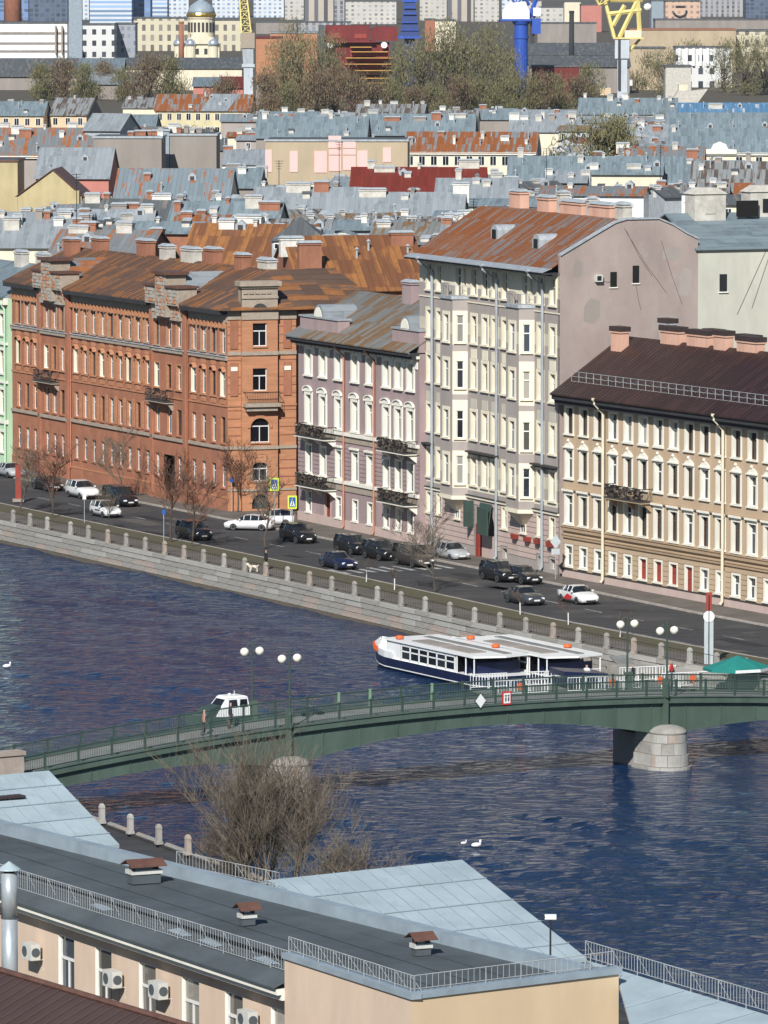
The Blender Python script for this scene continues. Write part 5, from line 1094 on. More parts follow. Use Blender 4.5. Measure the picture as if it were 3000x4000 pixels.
# air conditioners on the left face
def aircon(px, py, lab, side=False):
    u = uf(px); 
    r = P(px, py, 0); k = 0
    z = Dp(px, py, C0.y + (-.883) * u).z
    p = Matrix.Translation(FB.location) @ Matrix.Rotation(ft, 4, 'Z') @ Vector((u, .02, z))
    a_ = thing('air_conditioner', lab, 'air conditioner', p, ft, 'air conditioners on the peach wall')
    MB().box(-.42, .42, -.2, .2, -.3, .3).build('case', M['acbox'], a_)
    f_ = MB().lathe([(.2, 0), (.2, .02)], 14); o = f_.build('fan_grille', M['felt'], a_, (-.12, -.205, 0)); o.rotation_euler = (math.pi / 2, 0, 0)
    o = MB().lathe([(.17, 0), (.17, .02)], 14).build('fan_grille', M['felt'], a_, (.425, 0, 0)); o.rotation_euler = (0, math.pi / 2, 0)
    MB().tube([(.3, -.15, -.32), (.3, .38, -.32), (.3, .38, -.75)], .025, 4).tube([(-.3, -.15, -.32), (-.3, .38, -.32), (-.3, .38, -.75)], .025, 4).build('bracket', M['acbox'], a_)
aircon(424, 3822, 'air conditioner beside the second window from the left'); aircon(605, 3866, 'air conditioner beside the third window from the left'); aircon(958, 3980, 'air conditioner cut off by the bottom edge, beside the fifth window'); aircon(103, 3715, 'narrow air conditioner high on the wall beside the grey flue')
# brown roof in the left bottom corner, its flue and dormer vent
a, b = P(-300, 3706, 17.6), P(900, 4062, 17.6); dn = Vector((-.883, -.47, 0)); o = MB().prism([a, b, b + dn * 9 + Vector((0, 0, -4.4)), a + dn * 9 + Vector((0, 0, -4.4))], (0, 0, -.15)).build('brown_roof', M['darkbrown'])
tag(o, 'dark brown seamed metal roof in the left bottom corner', 'roof'); LR = (b - a).length; du = (b - a).normalized(); n = int(LR / .62)
sm = MB().tube([(0, 0, .02), dn * 9 + Vector((0, 0, -4.38))], .028, 4).mesh('seam', M['capd'])
for k in range(1, n): link('seam', sm, o, a + du * (LR * k / n))
MB().tube([a + Vector((0, 0, .05)), b + Vector((0, 0, .05))], .12, 6).build('ridge_cap', M['rustcap'], o)
MB().prism([a, b, b - dn * 2 + Vector((0, 0, -1.)), a - dn * 2 + Vector((0, 0, -1.))], (0, 0, -.15)).build('far_slope', M['darkbrown'], o)
p = Dp(38, 3790, 211.); fl = thing('ventilation_flue', 'tall round galvanised steel flue with conical cap at the left edge', 'flue', p, 0)
MB().lathe([(.29, -1.5), (.29, 1.9)], 16).build('flue_pipe', M['galv'], fl, smooth=True); MB().lathe([(.285, 1.9), (.285, 3.5)], 16).build('flue_pipe', M['galv'], fl, smooth=True)
MB().lathe([(.31, 1.87), (.31, 1.93)], 16).build('flue_joint', M['felt'], fl); MB().lathe([(.2, 3.5), (.2, 3.62)], 12).build('flue_neck', M['capd'], fl); MB().lathe([(.42, 3.6), (.4, 3.64), (.02, 3.9)], 16).build('flue_cap', M['paleblue'], fl)
p = P(405, 3968, 16.6); dv_ = thing('dormer_vent', 'small dark rounded dormer vent on the brown roof', 'roof vent', p, ft)
MB().prism([(.0, -.35, -.6), (.0, .35, -.6), (.0, .3, .1), (.0, 0, .3), (.0, -.3, .1)], (.9, 0, 0)).build('vent_body', M['iron'], dv_); MB().box(.9, .94, -.2, .2, -.4, .05).build('vent_opening', M['galv'], dv_)
# ---------------------------------------------------------------- cars
def car_mesh(kind):
    st = {'sedan': [(-2.28, .42, .72, .72, .62, .5), (-2.2, .24, .92, .93, .82, .62), (-1.7, .2, .98, 1.0, .89, .72), (-1.05, .2, .97, 1.36, .9, .6), (-.3, .2, .96, 1.45, .9, .64), (.35, .2, .95, 1.38, .9, .63), (1.05, .2, .93, .97, .89, .76), (1.8, .2, .82, .85, .87, .7), (2.2, .24, .68, .7, .78, .6), (2.3, .38, .55, .56, .62, .5)],
          'suv': [(-2.3, .45, .9, .9, .7, .55), (-2.22, .28, 1.1, 1.14, .86, .7), (-2.0, .26, 1.12, 1.62, .93, .68), (-.8, .26, 1.1, 1.72, .95, .71), (.25, .26, 1.08, 1.64, .95, .7), (.95, .26, 1.06, 1.1, .94, .8), (1.8, .26, .98, 1.02, .92, .76), (2.2, .3, .82, .85, .85, .7), (2.32, .42, .66, .67, .7, .6)],
          'van': [(-2.45, .45, 1.0, 1.0, .8, .7), (-2.4, .28, 1.12, 1.85, .92, .74), (-1.0, .26, 1.1, 1.93, .95, .78), (.6, .26, 1.08, 1.84, .95, .76), (1.5, .26, 1.04, 1.1, .94, .8), (2.1, .28, .92, .95, .9, .72), (2.42, .3, .72, .74, .82, .66), (2.5, .42, .58, .6, .7, .6)],
          'hatch': [(-2.0, .42, .85, .86, .66, .5), (-1.95, .26, 1.0, 1.04, .82, .6), (-1.7, .22, 1.0, 1.42, .87, .6), (-.7, .22, .98, 1.54, .88, .64), (.25, .22, .97, 1.47, .88, .63), (1.0, .22, .95, 1.0, .87, .74), (1.6, .22, .86, .89, .85, .68), (1.95, .26, .7, .72, .76, .6), (2.05, .38, .56, .57, .62, .5)]}[kind]
    body, glass = MB(), MB(); S = []
    for x, zb, zl, zt, hw, ht in st:
        S.append([(x, hw * .93, zb), (x, hw, zb + (zl - zb) * .5), (x, hw * .96, zl), (x, ht, zt), (x, ht * .55, zt + .035)])
    def pt(s, j): return s[j] if j < 5 else (s[9 - j][0], -s[9 - j][1], s[9 - j][2])
    for a, b, sa_, sb_ in zip(S, S[1:], st, st[1:]):
        ha, hb = sa_[3] - sa_[2], sb_[3] - sb_[2]; both = min(ha, hb) > .25; one = max(ha, hb) > .25 and not both
        for j in range(9):
            q = (pt(a, j), pt(b, j), pt(b, j + 1), pt(a, j + 1)); side = j in (2, 6); top = j in (3, 4, 5)
            (glass if (side and (both or one)) or (top and one) else body).quad(*q)
        body.quad(pt(a, 0), pt(a, 9), pt(b, 9), pt(b, 0))
    for s in (S[0], S[-1]): body.poly([pt(s, j) for j in range(10)])
    # pillars
    pil = [i for i in range(len(st)) if st[i][3] - st[i][2] > .25]
    for i in pil:
        for sg in (1, -1): a, b = Vector(S[i][2]), Vector(S[i][3]); a.y *= sg; b.y *= sg; body.tube([a, b], .045, 4)
    def weld(mb, n):
        me = mb.mesh(n, [M['carglass']], True); bm = bmesh.new(); bm.from_mesh(me); bmesh.ops.remove_doubles(bm, verts=bm.verts[:], dist=.002); bmesh.ops.recalc_face_normals(bm, faces=bm.faces[:]); bm.to_mesh(me); bm.free(); return me
    return weld(body, 'body'), weld(glass, 'window_glass'), st
CARS = {}
WH = MB().lathe([(.20, -.11), (.31, -.11), (.335, -.07), (.335, .07), (.31, .11), (.20, .11)], 18).mesh('wheel', M['tyre'], True)
RM = MB().lathe([(.05, .1), (.21, .112), (.215, .09), (.2, .06)][::-1], 14).mesh('rim', M['rim'])
HL = MB().frustum(-.05, .07, -.17, .17, -.06, -.12, .0, -.14, .14, .08).mesh('headlight', M['lens']); TL = MB().box(-.05, .04, -.16, .16, -.07, .07).mesh('tail_light', M['tail']); PLT = MB().box(-.02, .02, -.26, .26, -.06, .06).mesh('number_plate', M['plate']); MR = MB().frustum(-.1, .06, -.09, .09, -.06, -.08, .05, -.08, .08, .07)
def car(kind, color, px, py, lab, flip=False, turn=0.):
    if kind not in CARS: CARS[kind] = car_mesh(kind)
    bme, gme, st = CARS[kind]; p = P(px, py, -.12)
    best = min(range(1, len(EP)), key=lambda i: abs((EP[i] + EP[i - 1]).y / 2 - p.y)); d = (EP[best] - EP[best - 1]).normalized()
    c = thing('parked_car', lab, 'car', p, math.atan2(d.y, d.x) + (math.pi if flip else 0) + R(turn), 'cars on the embankment road')
    b = cached(('cb', kind, color), lambda: bme.copy()); b.materials[0] = M['car' + color]; link('body', b, c); link('window_glass', gme, c)
    wb = (st[-1][0] - st[0][0]) * .295; hw = st[4][4]
    for sx in (-1, 1):
        for sy in (-1, 1):
            w_ = link('wheel', WH, c, (sx * wb, sy * (hw - .1), .33)); w_.rotation_euler = (math.pi / 2 * -sy, 0, 0); link('rim', RM, w_)
    zf_ = st[-2][2]
    for sy in (-1, 1):
        link('headlight', HL, c, (st[-2][0] + .02, sy * .56, zf_ - .06)); link('tail_light', TL, c, (st[1][0] - .01, sy * .6, st[1][2] - .12)); link('mirror', cached(('mir', color), lambda: MR.mesh('mirror', M['car' + color])), c, (.72 if kind != 'van' else 1.2, sy * (hw + .08), st[4][2] + .08))
    link('number_plate', PLT, c, (st[-1][0] + .02, 0, .48)); link('number_plate', PLT, c, (st[0][0] - .02, 0, .6))
    MB().box(st[-1][0] - .06, st[-1][0] + .03, -.42, .42, .3, .42).build('grille', M['tyre'], c)
    return c
car('sedan', 'silver', 40, 1862, 'pale car half cut off at the left edge of the road')
car('sedan', 'black', 186, 1914, 'black saloon parked in front of the red brick house, behind a bare tree')
car('suv', 'white', 322, 1944, 'white off-road car parked by the red brick house')
car('van', 'black', 470, 1974, 'black van parked by the red brick house beside a white car')
wc = car('hatch', 'white', 412, 2018, 'white car with dark stripes driving past the black van'); MB().box(-.5, .6, -.895, -.89, .62, .74).box(-.5, .6, .89, .895, .62, .74).build('side_stripe', M['carblue'], wc)
car('suv', 'black', 757, 2106, 'black off-road car driving past two bare trees')
car('sedan', 'white', 975, 2070, 'white car turning out in front of the brick corner tower', True, 50); car('hatch', 'white', 1068, 2052, 'second white car waiting at the brick corner tower', True, 60)
car('suv', 'black', 1164, 2117, 'black car by the left balconies of the pink house'); car('sedan', 'blue', 1321, 2219, 'dark blue car driving close to the quay verge')
car('suv', 'black', 1378, 2162, 'black car parked farthest left under the pink house'); car('suv', 'black', 1488, 2184, 'black car parked second under the pink house'); car('van', 'brown', 1615, 2210, 'big dark brown van parked under the pink house balconies')
car('hatch', 'silver', 1765, 2186, 'dirty silver car parked beside the red gate of the bay house'); car('suv', 'black', 1950, 2268, 'black off-road car parked below the bay house')
car('sedan', 'black', 2042, 2276, 'black saloon parked nose to tail below the bay house drain pipe'); car('sedan', 'grey', 2048, 2358, 'dark grey saloon driving beside the white car')
wc = car('sedan', 'white', 2258, 2354, 'white saloon with red side markings on the right of the road'); MB().prism([(-.9, -.912, .35), (.2, -.912, .3), (.7, -.912, .6), (-.2, -.912, .8)], (0, .03, 0)).build('side_marking', M['signr'], wc)
# ---------------------------------------------------------------- bare trees
def grow(seed, h, r0, spread, lv, kids, seglen=.34, stems=1, droop=0., tmin=.006):
    rg = random.Random(seed); tr, cr = MB(), MB()
    def br(p, d, l, r, lev):
        n = 3 if lev else 4; pts = [p]; dd = d.copy()
        for k in range(n):
            dd = (dd + Vector((rg.gauss(0, .13), rg.gauss(0, .13), rg.gauss(.03, .07)))).normalized(); pts.append(pts[-1] + dd * (l / n))
        rs = [max(tmin, r * (1 - .6 * k / n)) for k in range(n + 1)]
        (tr if lev == 0 else cr).tube(pts, rs, 5 if lev == 0 else 3, caps=False)
        if lev >= lv: return
        for k in range(kids[lev]):
            u = rg.uniform(.35 if lev == 0 else .2, 1.); i = min(n - 1, int(u * n)); q = pts[i].lerp(pts[i + 1], u * n - i)
            a = rg.uniform(0, 6.283); side = Vector((math.cos(a), math.sin(a), 0)); nd = (dd * rg.uniform(.5, 1.) + side * spread * rg.uniform(.5, 1.1) + Vector((0, 0, .25))).normalized()
            br(q, nd, l * rg.uniform(.45, .75), rs[i] * .55, lev + 1)
    for s in range(stems):
        a = rg.uniform(0, 6.283); o = Vector((math.cos(a), math.sin(a), 0)) * (rg.uniform(0, .35) * (stems > 1) * min(4, stems ** .5)); d = Vector((math.cos(a) * spread * .5 * (stems > 1) * rg.random(), math.sin(a) * spread * .5 * (stems > 1) * rg.random(), 1)).normalized()
        br(o, d, h * .5 * rg.uniform(.8, 1.1), r0 * rg.uniform(.7, 1.), 0)
    return tr, cr
TREES = []
for s in range(4):
    a, b = grow(20 + s, 6.6, .10, .9, 4, (8, 5, 4, 4), tmin=.010); TREES.append((a.mesh('trunk', M['bark']), b.mesh('crown', M['twigr'] if s % 2 else M['twig'])))
tl = ['leaning bare tree farthest left on the verge', 'bare tree with fanned branches left of the white car', 'bare young tree behind the granite posts beside the white car', 'bare tree left of the black off-road car', 'bare tree in front of the black off-road car', 'bare tree behind the dog walker', 'bare tree on the verge in front of the bay house', 'slender bare tree before the brick corner tower', 'bare tree in front of the brick gateway']
for i, (x, y, s, k) in enumerate(((78, 1998, 1.2, 0), (205, 2022, 1.5, 1), (425, 2060, .7, 2), (667, 2118, 1.4, 3), (749, 2136, 1.4, 1), (1035, 2138, 1.35, 0), (1700, 2306, 1.25, 2), (930, 2000, 1.15, 3), (480, 1950, 1.3, 2))):
    p = P(x, y, .02); t = thing('bare_tree', tl[i], 'tree', p, rnd.uniform(0, 6.28), 'bare street trees on the embankment'); t.scale = (s, s, s); link('trunk', TREES[k][0], t); link('crown', TREES[k][1], t)
sa_, sb_ = grow(77, 3.6, .035, .6, 2, (5, 4), tmin=.009); SAP = (sa_.mesh('trunk', M['twig']), sb_.mesh('crown', M['twigr'])); WS = MB().tube([(0, 0, 0), (0.02, 0, .95)], .045, 6).mesh('whitewash', M['signw'])
for i, (x, y) in enumerate(((1431, 2272), (1541, 2304), (2032, 2400), (2220, 2440), (2422, 2488))):
    p = P(x, y, .03); t = thing('young_tree', f'{ordn[i]} thin sapling from the left with whitewashed stem on the verge', 'tree', p, rnd.uniform(0, 6), 'whitewashed saplings on the verge'); link('trunk', SAP[0], t); link('crown', SAP[1], t); link('whitewash', WS, t)
# thicket on the near bank
th1, th2 = grow(5, 10.6, .075, .72, 4, (7, 6, 4, 3), stems=13, tmin=.0085)
p = Vector((-6.0, 327, 0)); t = thing('bare_thicket', 'large bare many stemmed thicket in front of the bridge pier', 'tree', p, .4); t.scale = (.92, .92, 1.05); th1.build('trunk', M['twig'], t); o = th2.build('crown', M['twig'], t)
th3, th4 = grow(9, 6.5, .05, .8, 4, (6, 5, 4, 3), stems=6, tmin=.0085)
for i, (x, y, l) in enumerate(((-8.6, 331, 'lower bare bush on the left of the large thicket'), (-2.2, 323, 'lower bare bush on the right of the large thicket'))):
    t = thing('bare_bush', l, 'bush', (x, y, 0), 2.1 * i, 'bare bushes beside the thicket')
    if i == 0: th3.build('trunk', M['twig'], t); th4.build('crown', M['twig'], t); t0 = t
    else: [dup(c, t) for c in t0.children]
# ---------------------------------------------------------------- signs, lamps, people, dog, birds
def sign_post(px, py, h, name, lab, cat='sign', rz=0.): p = P(px, py, .02); s = thing(name, lab, cat, p, rz); MB().tube([(0, 0, 0), (0, 0, h)], .04, 6).build('post', M['galv'], s); return s
def crossing_sign(px, py, h, lab):
    s = sign_post(px, py, h, 'crossing_sign', lab); MB().box(-.42, .42, -.06, -.02, h - 1.15, h + .05).build('sign_border', M['signy'], s); MB().box(-.3, .3, -.09, -.065, h - 1.0, h - .1).build('sign_face', M['signb'], s)
    MB().prism([(-.24, -.11, h - .92), (.24, -.11, h - .92), (0, -.11, h - .2)], (0, .015, 0)).build('sign_triangle', M['signw'], s)
    g = MB().lathe([(.03, -.05), (.05, 0), (.03, .05)], 6, (0, -.125, h - .36)).box(-.04, .04, -.135, -.115, h - .66, h - .42).prism([(-.04, -.135, h - .66), (.04, -.135, h - .66), (.12, -.135, h - .88), (.06, -.135, h - .88)], (0, .02, 0)).prism([(-.04, -.135, h - .66), (.02, -.135, h - .66), (-.08, -.135, h - .88), (-.14, -.135, h - .88)], (0, .02, 0)); g.build('walker_symbol', M['mortar'], s)
crossing_sign(1072, 2062, 4.6, 'pedestrian crossing sign with yellow border, higher one by the brick tower'); crossing_sign(1142, 2082, 3.4, 'pedestrian crossing sign with yellow border, lower one left of the pink house')
s = sign_post(2170, 2262, 3.6, 'round_sign', 'grey backs of two road signs on a post at the ochre house corner'); MB().prism([(.45, -.05, 3.2), (0, -.05, 3.85), (-.45, -.05, 3.2), (0, -.05, 2.6)], (0, .03, 0)).box(-.35, .35, -.05, -.02, 2.1, 2.6).build('sign_back', M['signg'], s)
p, dd = along(EP, x=2715); s = thing('totem_sign', 'tall grey pillar with round pale disc and red banner by the far quay', 'sign', (p.x + 1.2, p.y + .6, 0), 0)
MB().box(-.34, .34, -.12, .12, 0, 3.4).build('pillar', M['signg'], s); o = MB().lathe([(.42, -.03), (.42, .03)], 20).build('disc', M['signw'], s, (0, -.14, 3.6)); o.rotation_euler = (math.pi / 2, 0, 0); MB().tube([(0, -.17, 0), (0, -.17, 5.2)], .035, 6).build('pole', M['iron'], s); MB().box(-.22, .22, -.1, .05, 4.05, 5.4).build('banner', [M['redwood']], s)
for x, y, h, l in ((330, 2042, 2.6, 'thin pale marker post beside the white car'), (640, 2116, 2.9, 'small blue road sign on thin post left of the black off-road car'), (905, 1998, 3.2, 'blue road sign on thin post before the brick house'), (690, 1955, 5.6, 'slender pale street lamp post before the brick house')):
    s = sign_post(x, y, h, 'marker_post', l, 'post'); MB().box(-.16, .16, -.06, -.02, h - .4, h).build('sign_plate', M['signb' if 'blue' in l else 'signw'], s)
p = P(72, 1960, 0); s = thing('red_banner', 'tall red advertising pillar at the left end of the brick house', 'sign', (p.x, p.y, 0), 0); MB().box(-.28, .28, -.15, .15, .3, 3.6).build('panel', M['redwood'], s); MB().box(-.55, .55, -.3, .3, 0, .3).build('base', M['fire'], s)
def person(px, py, z, lab, top, legs, rz=0., hold=False):
    p = P(px, py, z); r = thing('person', lab, 'person', p, rz)
    me = bpy.data.meshes.new('figure')
    V = [(0, 0, .95), (0, 0, 1.2), (0, 0, 1.42), (0, -.01, 1.52), (.0, -.02, 1.62), (0, -.02, 1.74), (.2, 0, 1.4), (.27, -.03, 1.12), (.26, -.16, .9), (.25, -.2, .82), (-.2, 0, 1.4), (-.27, .02, 1.12), (-.26, -.06, .88), (-.26, -.08, .8), (.1, 0, .88), (.12, -.1, .48), (.12, .02, .08), (.12, -.14, .04), (-.1, 0, .88), (-.12, .08, .48), (-.12, .2, .1), (-.12, .08, .04)]
    Ed = [(0, 1), (1, 2), (2, 3), (3, 4), (4, 5), (2, 6), (6, 7), (7, 8), (8, 9), (2, 10), (10, 11), (11, 12), (12, 13), (0, 14), (14, 15), (15, 16), (16, 17), (0, 18), (18, 19), (19, 20), (20, 21)]
    rad = [.15, .17, .17, .06, .105, .085, .075, .06, .045, .04, .075, .06, .045, .04, .1, .075, .055, .045, .1, .075, .055, .045]
    me.from_pydata(V, Ed, []); o = link('body', me, r); sk = o.modifiers.new('skin', 'SKIN'); sv = me.skin_vertices[0].data if me.skin_vertices else None
    if sv is None:
        bm = bmesh.new(); bm.from_mesh(me); bm.verts.layers.skin.verify(); bm.to_mesh(me); bm.free(); sv = me.skin_vertices[0].data
    for i, q in enumerate(rad): sv[i].radius = (q, q * .85)
    sv[0].use_root = True
    ss = o.modifiers.new('sub', 'SUBSURF'); ss.levels = ss.render_levels = 1
    m, nt_, b = _nodes('clothes'); z_ = _sep(nt_, _coords(nt_))[2]
    skin = (.45, .27, .19); c = _mix(nt_, _math(nt_, 'GREATER_THAN', z_, .93), legs, top); c = _mix(nt_, _math(nt_, 'GREATER_THAN', z_, 1.5), c, skin); c = _mix(nt_, _math(nt_, 'GREATER_THAN', z_, 1.7), c, (.04, .025, .018)); c = _mix(nt_, _math(nt_, 'LESS_THAN', z_, .1), c, (.02, .02, .02)); nt_.links.new(c, b.inputs['Base Color']); b.inputs['Roughness'].default_value = .85; me.materials.append(m)
    return r
person(1040, 2226, 0, 'person in dark coat walking a pale dog on the far quay pavement', (.012, .012, .015), (.02, .02, .025), R(-60))
p = P(990, 2236, 0); dg = thing('dog', 'pale dog standing on the far quay pavement between two posts', 'dog', p, R(200))
me = bpy.data.meshes.new('dog_body'); V = [(0, 0, .5), (.25, 0, .52), (.42, 0, .62), (.52, 0, .74), (.66, 0, .72), (-.25, 0, .5), (-.36, 0, .54), (-.5, 0, .66), (.27, .09, .3), (.28, .09, .03), (.27, -.09, .3), (.3, -.09, .03), (-.27, .09, .32), (-.34, .09, .2), (-.3, .09, .03), (-.27, -.09, .32), (-.33, -.09, .2), (-.28, -.09, .03), (.5, .07, .84), (.5, -.07, .84)]
me.from_pydata(V, [(0, 1), (1, 2), (2, 3), (3, 4), (0, 5), (5, 6), (6, 7), (1, 8), (8, 9), (1, 10), (10, 11), (5, 12), (12, 13), (13, 14), (5, 15), (15, 16), (16, 17), (3, 18), (3, 19)], []); o = link('body', me, dg); o.modifiers.new('skin', 'SKIN')
bm = bmesh.new(); bm.from_mesh(me); bm.verts.layers.skin.verify(); bm.to_mesh(me); bm.free()
for i, q in enumerate((.13, .15, .1, .09, .05, .12, .04, .025, .06, .04, .06, .04, .07, .045, .04, .07, .045, .04, .03, .03)): me.skin_vertices[0].data[i].radius = (q, q)
me.skin_vertices[0].data[0].use_root = True; o.modifiers.new('sub', 'SUBSURF').levels = 1; me.materials.append(M['cwhite'])
q = place(BR, -1.6, .6, 0)
for x, y, l, tp, lg in ((-2.6, .8, 'person in dark jacket crossing the footbridge by the left lamps', (.03, .03, .035), (.05, .04, .04)), (-5.2, -.2, 'person in pinkish top on the footbridge beside the cabin boat', (.4, .2, .16), (.03, .03, .04))):
    q = place(BR, x, y, zf(x) + .34); r = person(1500, 3000, 0, l, tp, lg, R(100)); r.location = q
for x, y, l, tp in ((8.5, .2, 'person in white top on the landing stage', (.6, .6, .58)), (15.5, .6, 'person in red jacket on the landing stage', (.5, .03, .02)), (11.8, -.8, 'person in black jacket on the landing stage', (.02, .02, .02))):
    q = place(ls, x, y, .8); r = person(1500, 3000, 0, l, tp, (.03, .03, .05), R(40 * x)); r.location = q
for px, py, l in ((28, 2606, 'white gull floating on the water at the left edge'), (1862, 3306, 'white gull floating on the open water right of the thicket'), (1812, 3296, 'smaller bird swimming just left of the gull')):
    p = P(px, py, -1.98); k = .7 if 'smaller' in l else 1.2; b_ = thing('gull', l, 'bird', p, R(20)); b_.scale = (k, k, k)
    MB().lathe([(.02, -.3), (.1, -.2), (.13, 0), (.1, .16), (.03, .26)], 8).build('body', M['bwhite'], b_, (0, 0, .08), smooth=True).rotation_euler = (0, math.pi / 2, 0); MB().lathe([(.03, 0), (.05, .12), (.07, .2), (.03, .27)], 8, (.2, 0, .08)).build('head', M['bwhite'], b_, smooth=True)
# ---------------------------------------------------------------- the old quarter behind the embankment
FOOT = []
def simple_win(w_, h): return cached(('sw', w_, h), lambda: MB().box(-w_ / 2 - .12, w_ / 2 + .12, -.06, 0, -.1, h + .12, 0).quad((-w_ / 2, -.064, 0), (w_ / 2, -.064, 0), (w_ / 2, -.064, h), (-w_ / 2, -.064, h), 1).box(-.04, .04, -.09, -.06, 0, h, 0).mesh('window', [M['frame'], M['glassd']]))
def house(xl, yl, xr, ze, ang, dep, rise, wall, roof, label, nw=0, chim=(), flat=False, name='house', over=.5, cm='chim', ridge=.5, hip=0., wz=2.6, wsize=(1.1, 1.7), group=None, trim=None, Lm=None):
    p = P(xl, yl, ze); a = R(ang); u = Vector((math.cos(a), math.sin(a))); k = (xr - CX) / F
    L = Lm or (k * p.y - p.x) / (u.x - k * u.y)
    r = thing(name, label, 'house', (p.x, p.y, 0), a, group); FOOT.append((p.x + u.x * L / 2 - u.y * dep / 2, p.y + u.y * L / 2 + u.x * dep / 2, max(L, dep) / 2))
    w_ = MB(); w_.box(0, L, 0, dep, 0, ze)
    if not flat:
        yr = dep * ridge
        if hip == 0: w_.prism([(.0, 0, ze), (.0, yr, ze + rise), (.0, dep, ze)], (L, 0, 0))
    w_.build('wall', M[wall], r)
    if flat:
        MB().box(-.2, L + .2, -.2, dep + .2, ze, ze + .35).build('parapet', M[roof], r)
        MB().box(.3, L - .3, .3, dep - .3, ze + .35, ze + .4).build('flat_roof', M['felt'], r)
    else:
        m = MB(); h_ = hip; e = over
        if hip == 0: gable_roof(m, -.3, L + .3, -e, yr, dep + e, ze - e * rise / max(yr, 1), ze + rise + .04)
        else:
            A = [(-e, -e, ze), (L + e, -e, ze), (L + e, dep + e, ze), (-e, dep + e, ze)]; B_ = [(h_, yr, ze + rise), (L - h_, yr, ze + rise)]
            m.quad(A[0], A[1], B_[1], B_[0]); m.poly([A[1], A[2], B_[1]]); m.quad(A[2], A[3], B_[0], B_[1]); m.poly([A[3], A[0], B_[0]]); m.quad(A[3], A[2], A[1], A[0])
        m.build('roof', M[roof], r)
    if trim: MB().box(-.3, L + .3, -.45, -.01, ze - .55, ze - .08).build('cornice', M[trim], r)
    for rr in range(2):
        for i in range(nw): link('window', simple_win(*wsize), r, ((i + .5) * L / nw, 0, ze - wz - rr * 3.6))
    for c in chim:
        f, yy, cw, ch = c[:4]; y = yy * dep; zz = ze + (0.35 if flat else (rise * min(1, y / (dep * ridge)) if y <= dep * ridge else rise * (dep - y) / (dep * (1 - ridge)))); chimney(r, f * L, y, zz, cw, .9, ch, cm if cm != 'chim' and len(c) > 4 and rnd.random() < .7 else (c[4] if len(c) > 4 else cm))
    if not flat and L > 11:      # hatches, pipes and small dormers that clutter every roof
        for q in range(int(L / 4.5)):
            x = rnd.uniform(.8, L - .8); y = rnd.uniform(.5, yr * .85); z = ze + rise * y / yr; t = rnd.random()
            if t < .4: link('vent_pipe', cached('vp', lambda: MB().tube([(0, 0, -.3), (0, 0, 1.1)], .13, 6).lathe([(.26, 1.1), (.05, 1.35)], 6).mesh('vent_pipe', M['cap'])), r, (x, y, z), 0, (1, 1, rnd.uniform(.6, 1.4)))
            elif t < .82: link('roof_hatch', cached('rh' + str(q % 2), lambda: MB().box(-.5, .5, -.45, .5, -.3, .45, 0).prism([(-.6, -.55, .45), (.6, -.55, .45), (.6, .6, .75), (-.6, .6, .75)], (0, 0, .06), 1).mesh('roof_hatch', [M['chim'], M['cap' if q % 2 else 'dgrey']])), r, (x, y, z))
            else: link('dormer', cached('dm', lambda: MB().prism([(-.6, 0, -.2), (.6, 0, -.2), (.6, 0, .75), (0, 0, 1.25), (-.6, 0, .75)], (0, 2., 0), 0).quad((-.3, -.02, .1), (.3, -.02, .1), (.3, -.02, .7), (-.3, -.02, .7), 1).mesh('dormer', [M['cap'], M['mortar']])), r, (x, y, z))
    return r, L
row = lambda n, y=.5, w_=1.6, h=1.5, f0=.08, f1=.92: [(min(.97, max(.03, f0 + (f1 - f0) * (i + rnd.uniform(-.4, .4)) / max(1, n - 1))), y + rnd.uniform(-.16, .12), w_ * rnd.choice((.45, .6, .9, 1.2, 1.5)), min(1.5, h) * rnd.uniform(.45, 1.0), rnd.choice(('chim', 'chimw', 'chim', 'chimw', 'chimb', 'fire'))) if rnd.random() > .14 else (.5, .5, .4, .6) for i in range(n)]
house(-40, 449, 172, 12, -6, 12, 3.2, 'cream1', 'bgrey', 'cream house with grey roof at the left edge, farther back', 5, row(2))
r_, L_ = house(192, 447, 340, 12, -14, 13, 4., 'cream1', 'stripe', 'cream house with white streaked roof and bare brown gable', 3, row(1)); MB().box(L_ + .31, L_ + .36, 0, 13, 0, 12).prism([(L_ + .31, 0, 12), (L_ + .31, 6.5, 15.9), (L_ + .31, 13, 12)], (.05, 0, 0)).build('gable_end', M['fire'], r_)
house(446, 497, 606, 8, -4, 14, 3., 'fire', 'bgrey', 'low grey roofed shed between the cream and yellow houses', 0)
r_, L_ = house(606, 430, 980, 11.5, -5, 12, 4., 'yellow', 'rust', 'yellow house with rust red roof patched by one grey panel', 10, row(3)); MB().prism([(L_ * .48, -.6, 11.25), (L_ * .76, -.6, 11.25), (L_ * .86, 5.9, 15.5), (L_ * .58, 5.9, 15.5)], (0, 0, .22)).build('grey_roof_panel', M['lgrey'], r_)
house(-40, 607, 365, 17.5, -3, 12, 4.6, 'mauve', 'rustg', 'long house with rust streaked grey roof and chimney row at left edge', 0, row(8, .5, 1.8, 2.2), trim='white')
house(365, 540, 632, 21.5, -2, 10, 1.5, 'fire', 'cap', 'broad blank grey firewall with white chimneys on top', 0, row(5, .3, 1.6, 1.6, .55, .97), flat=True, name='firewall_house')
house(663, 530, 846, 21.5, -2, 10, 1.5, 'fire', 'cap', 'narrower blank grey firewall with stains beside a bare bush', 0, row(5, .3, 1.3, 1.6, .05, .6), flat=True, name='firewall_house')
house(632, 512, 662, 22.3, -2, 6, 1.5, 'flash', 'cap', 'narrow blue grey stair tower between two grey firewalls', 0, flat=True, name='stair_tower')
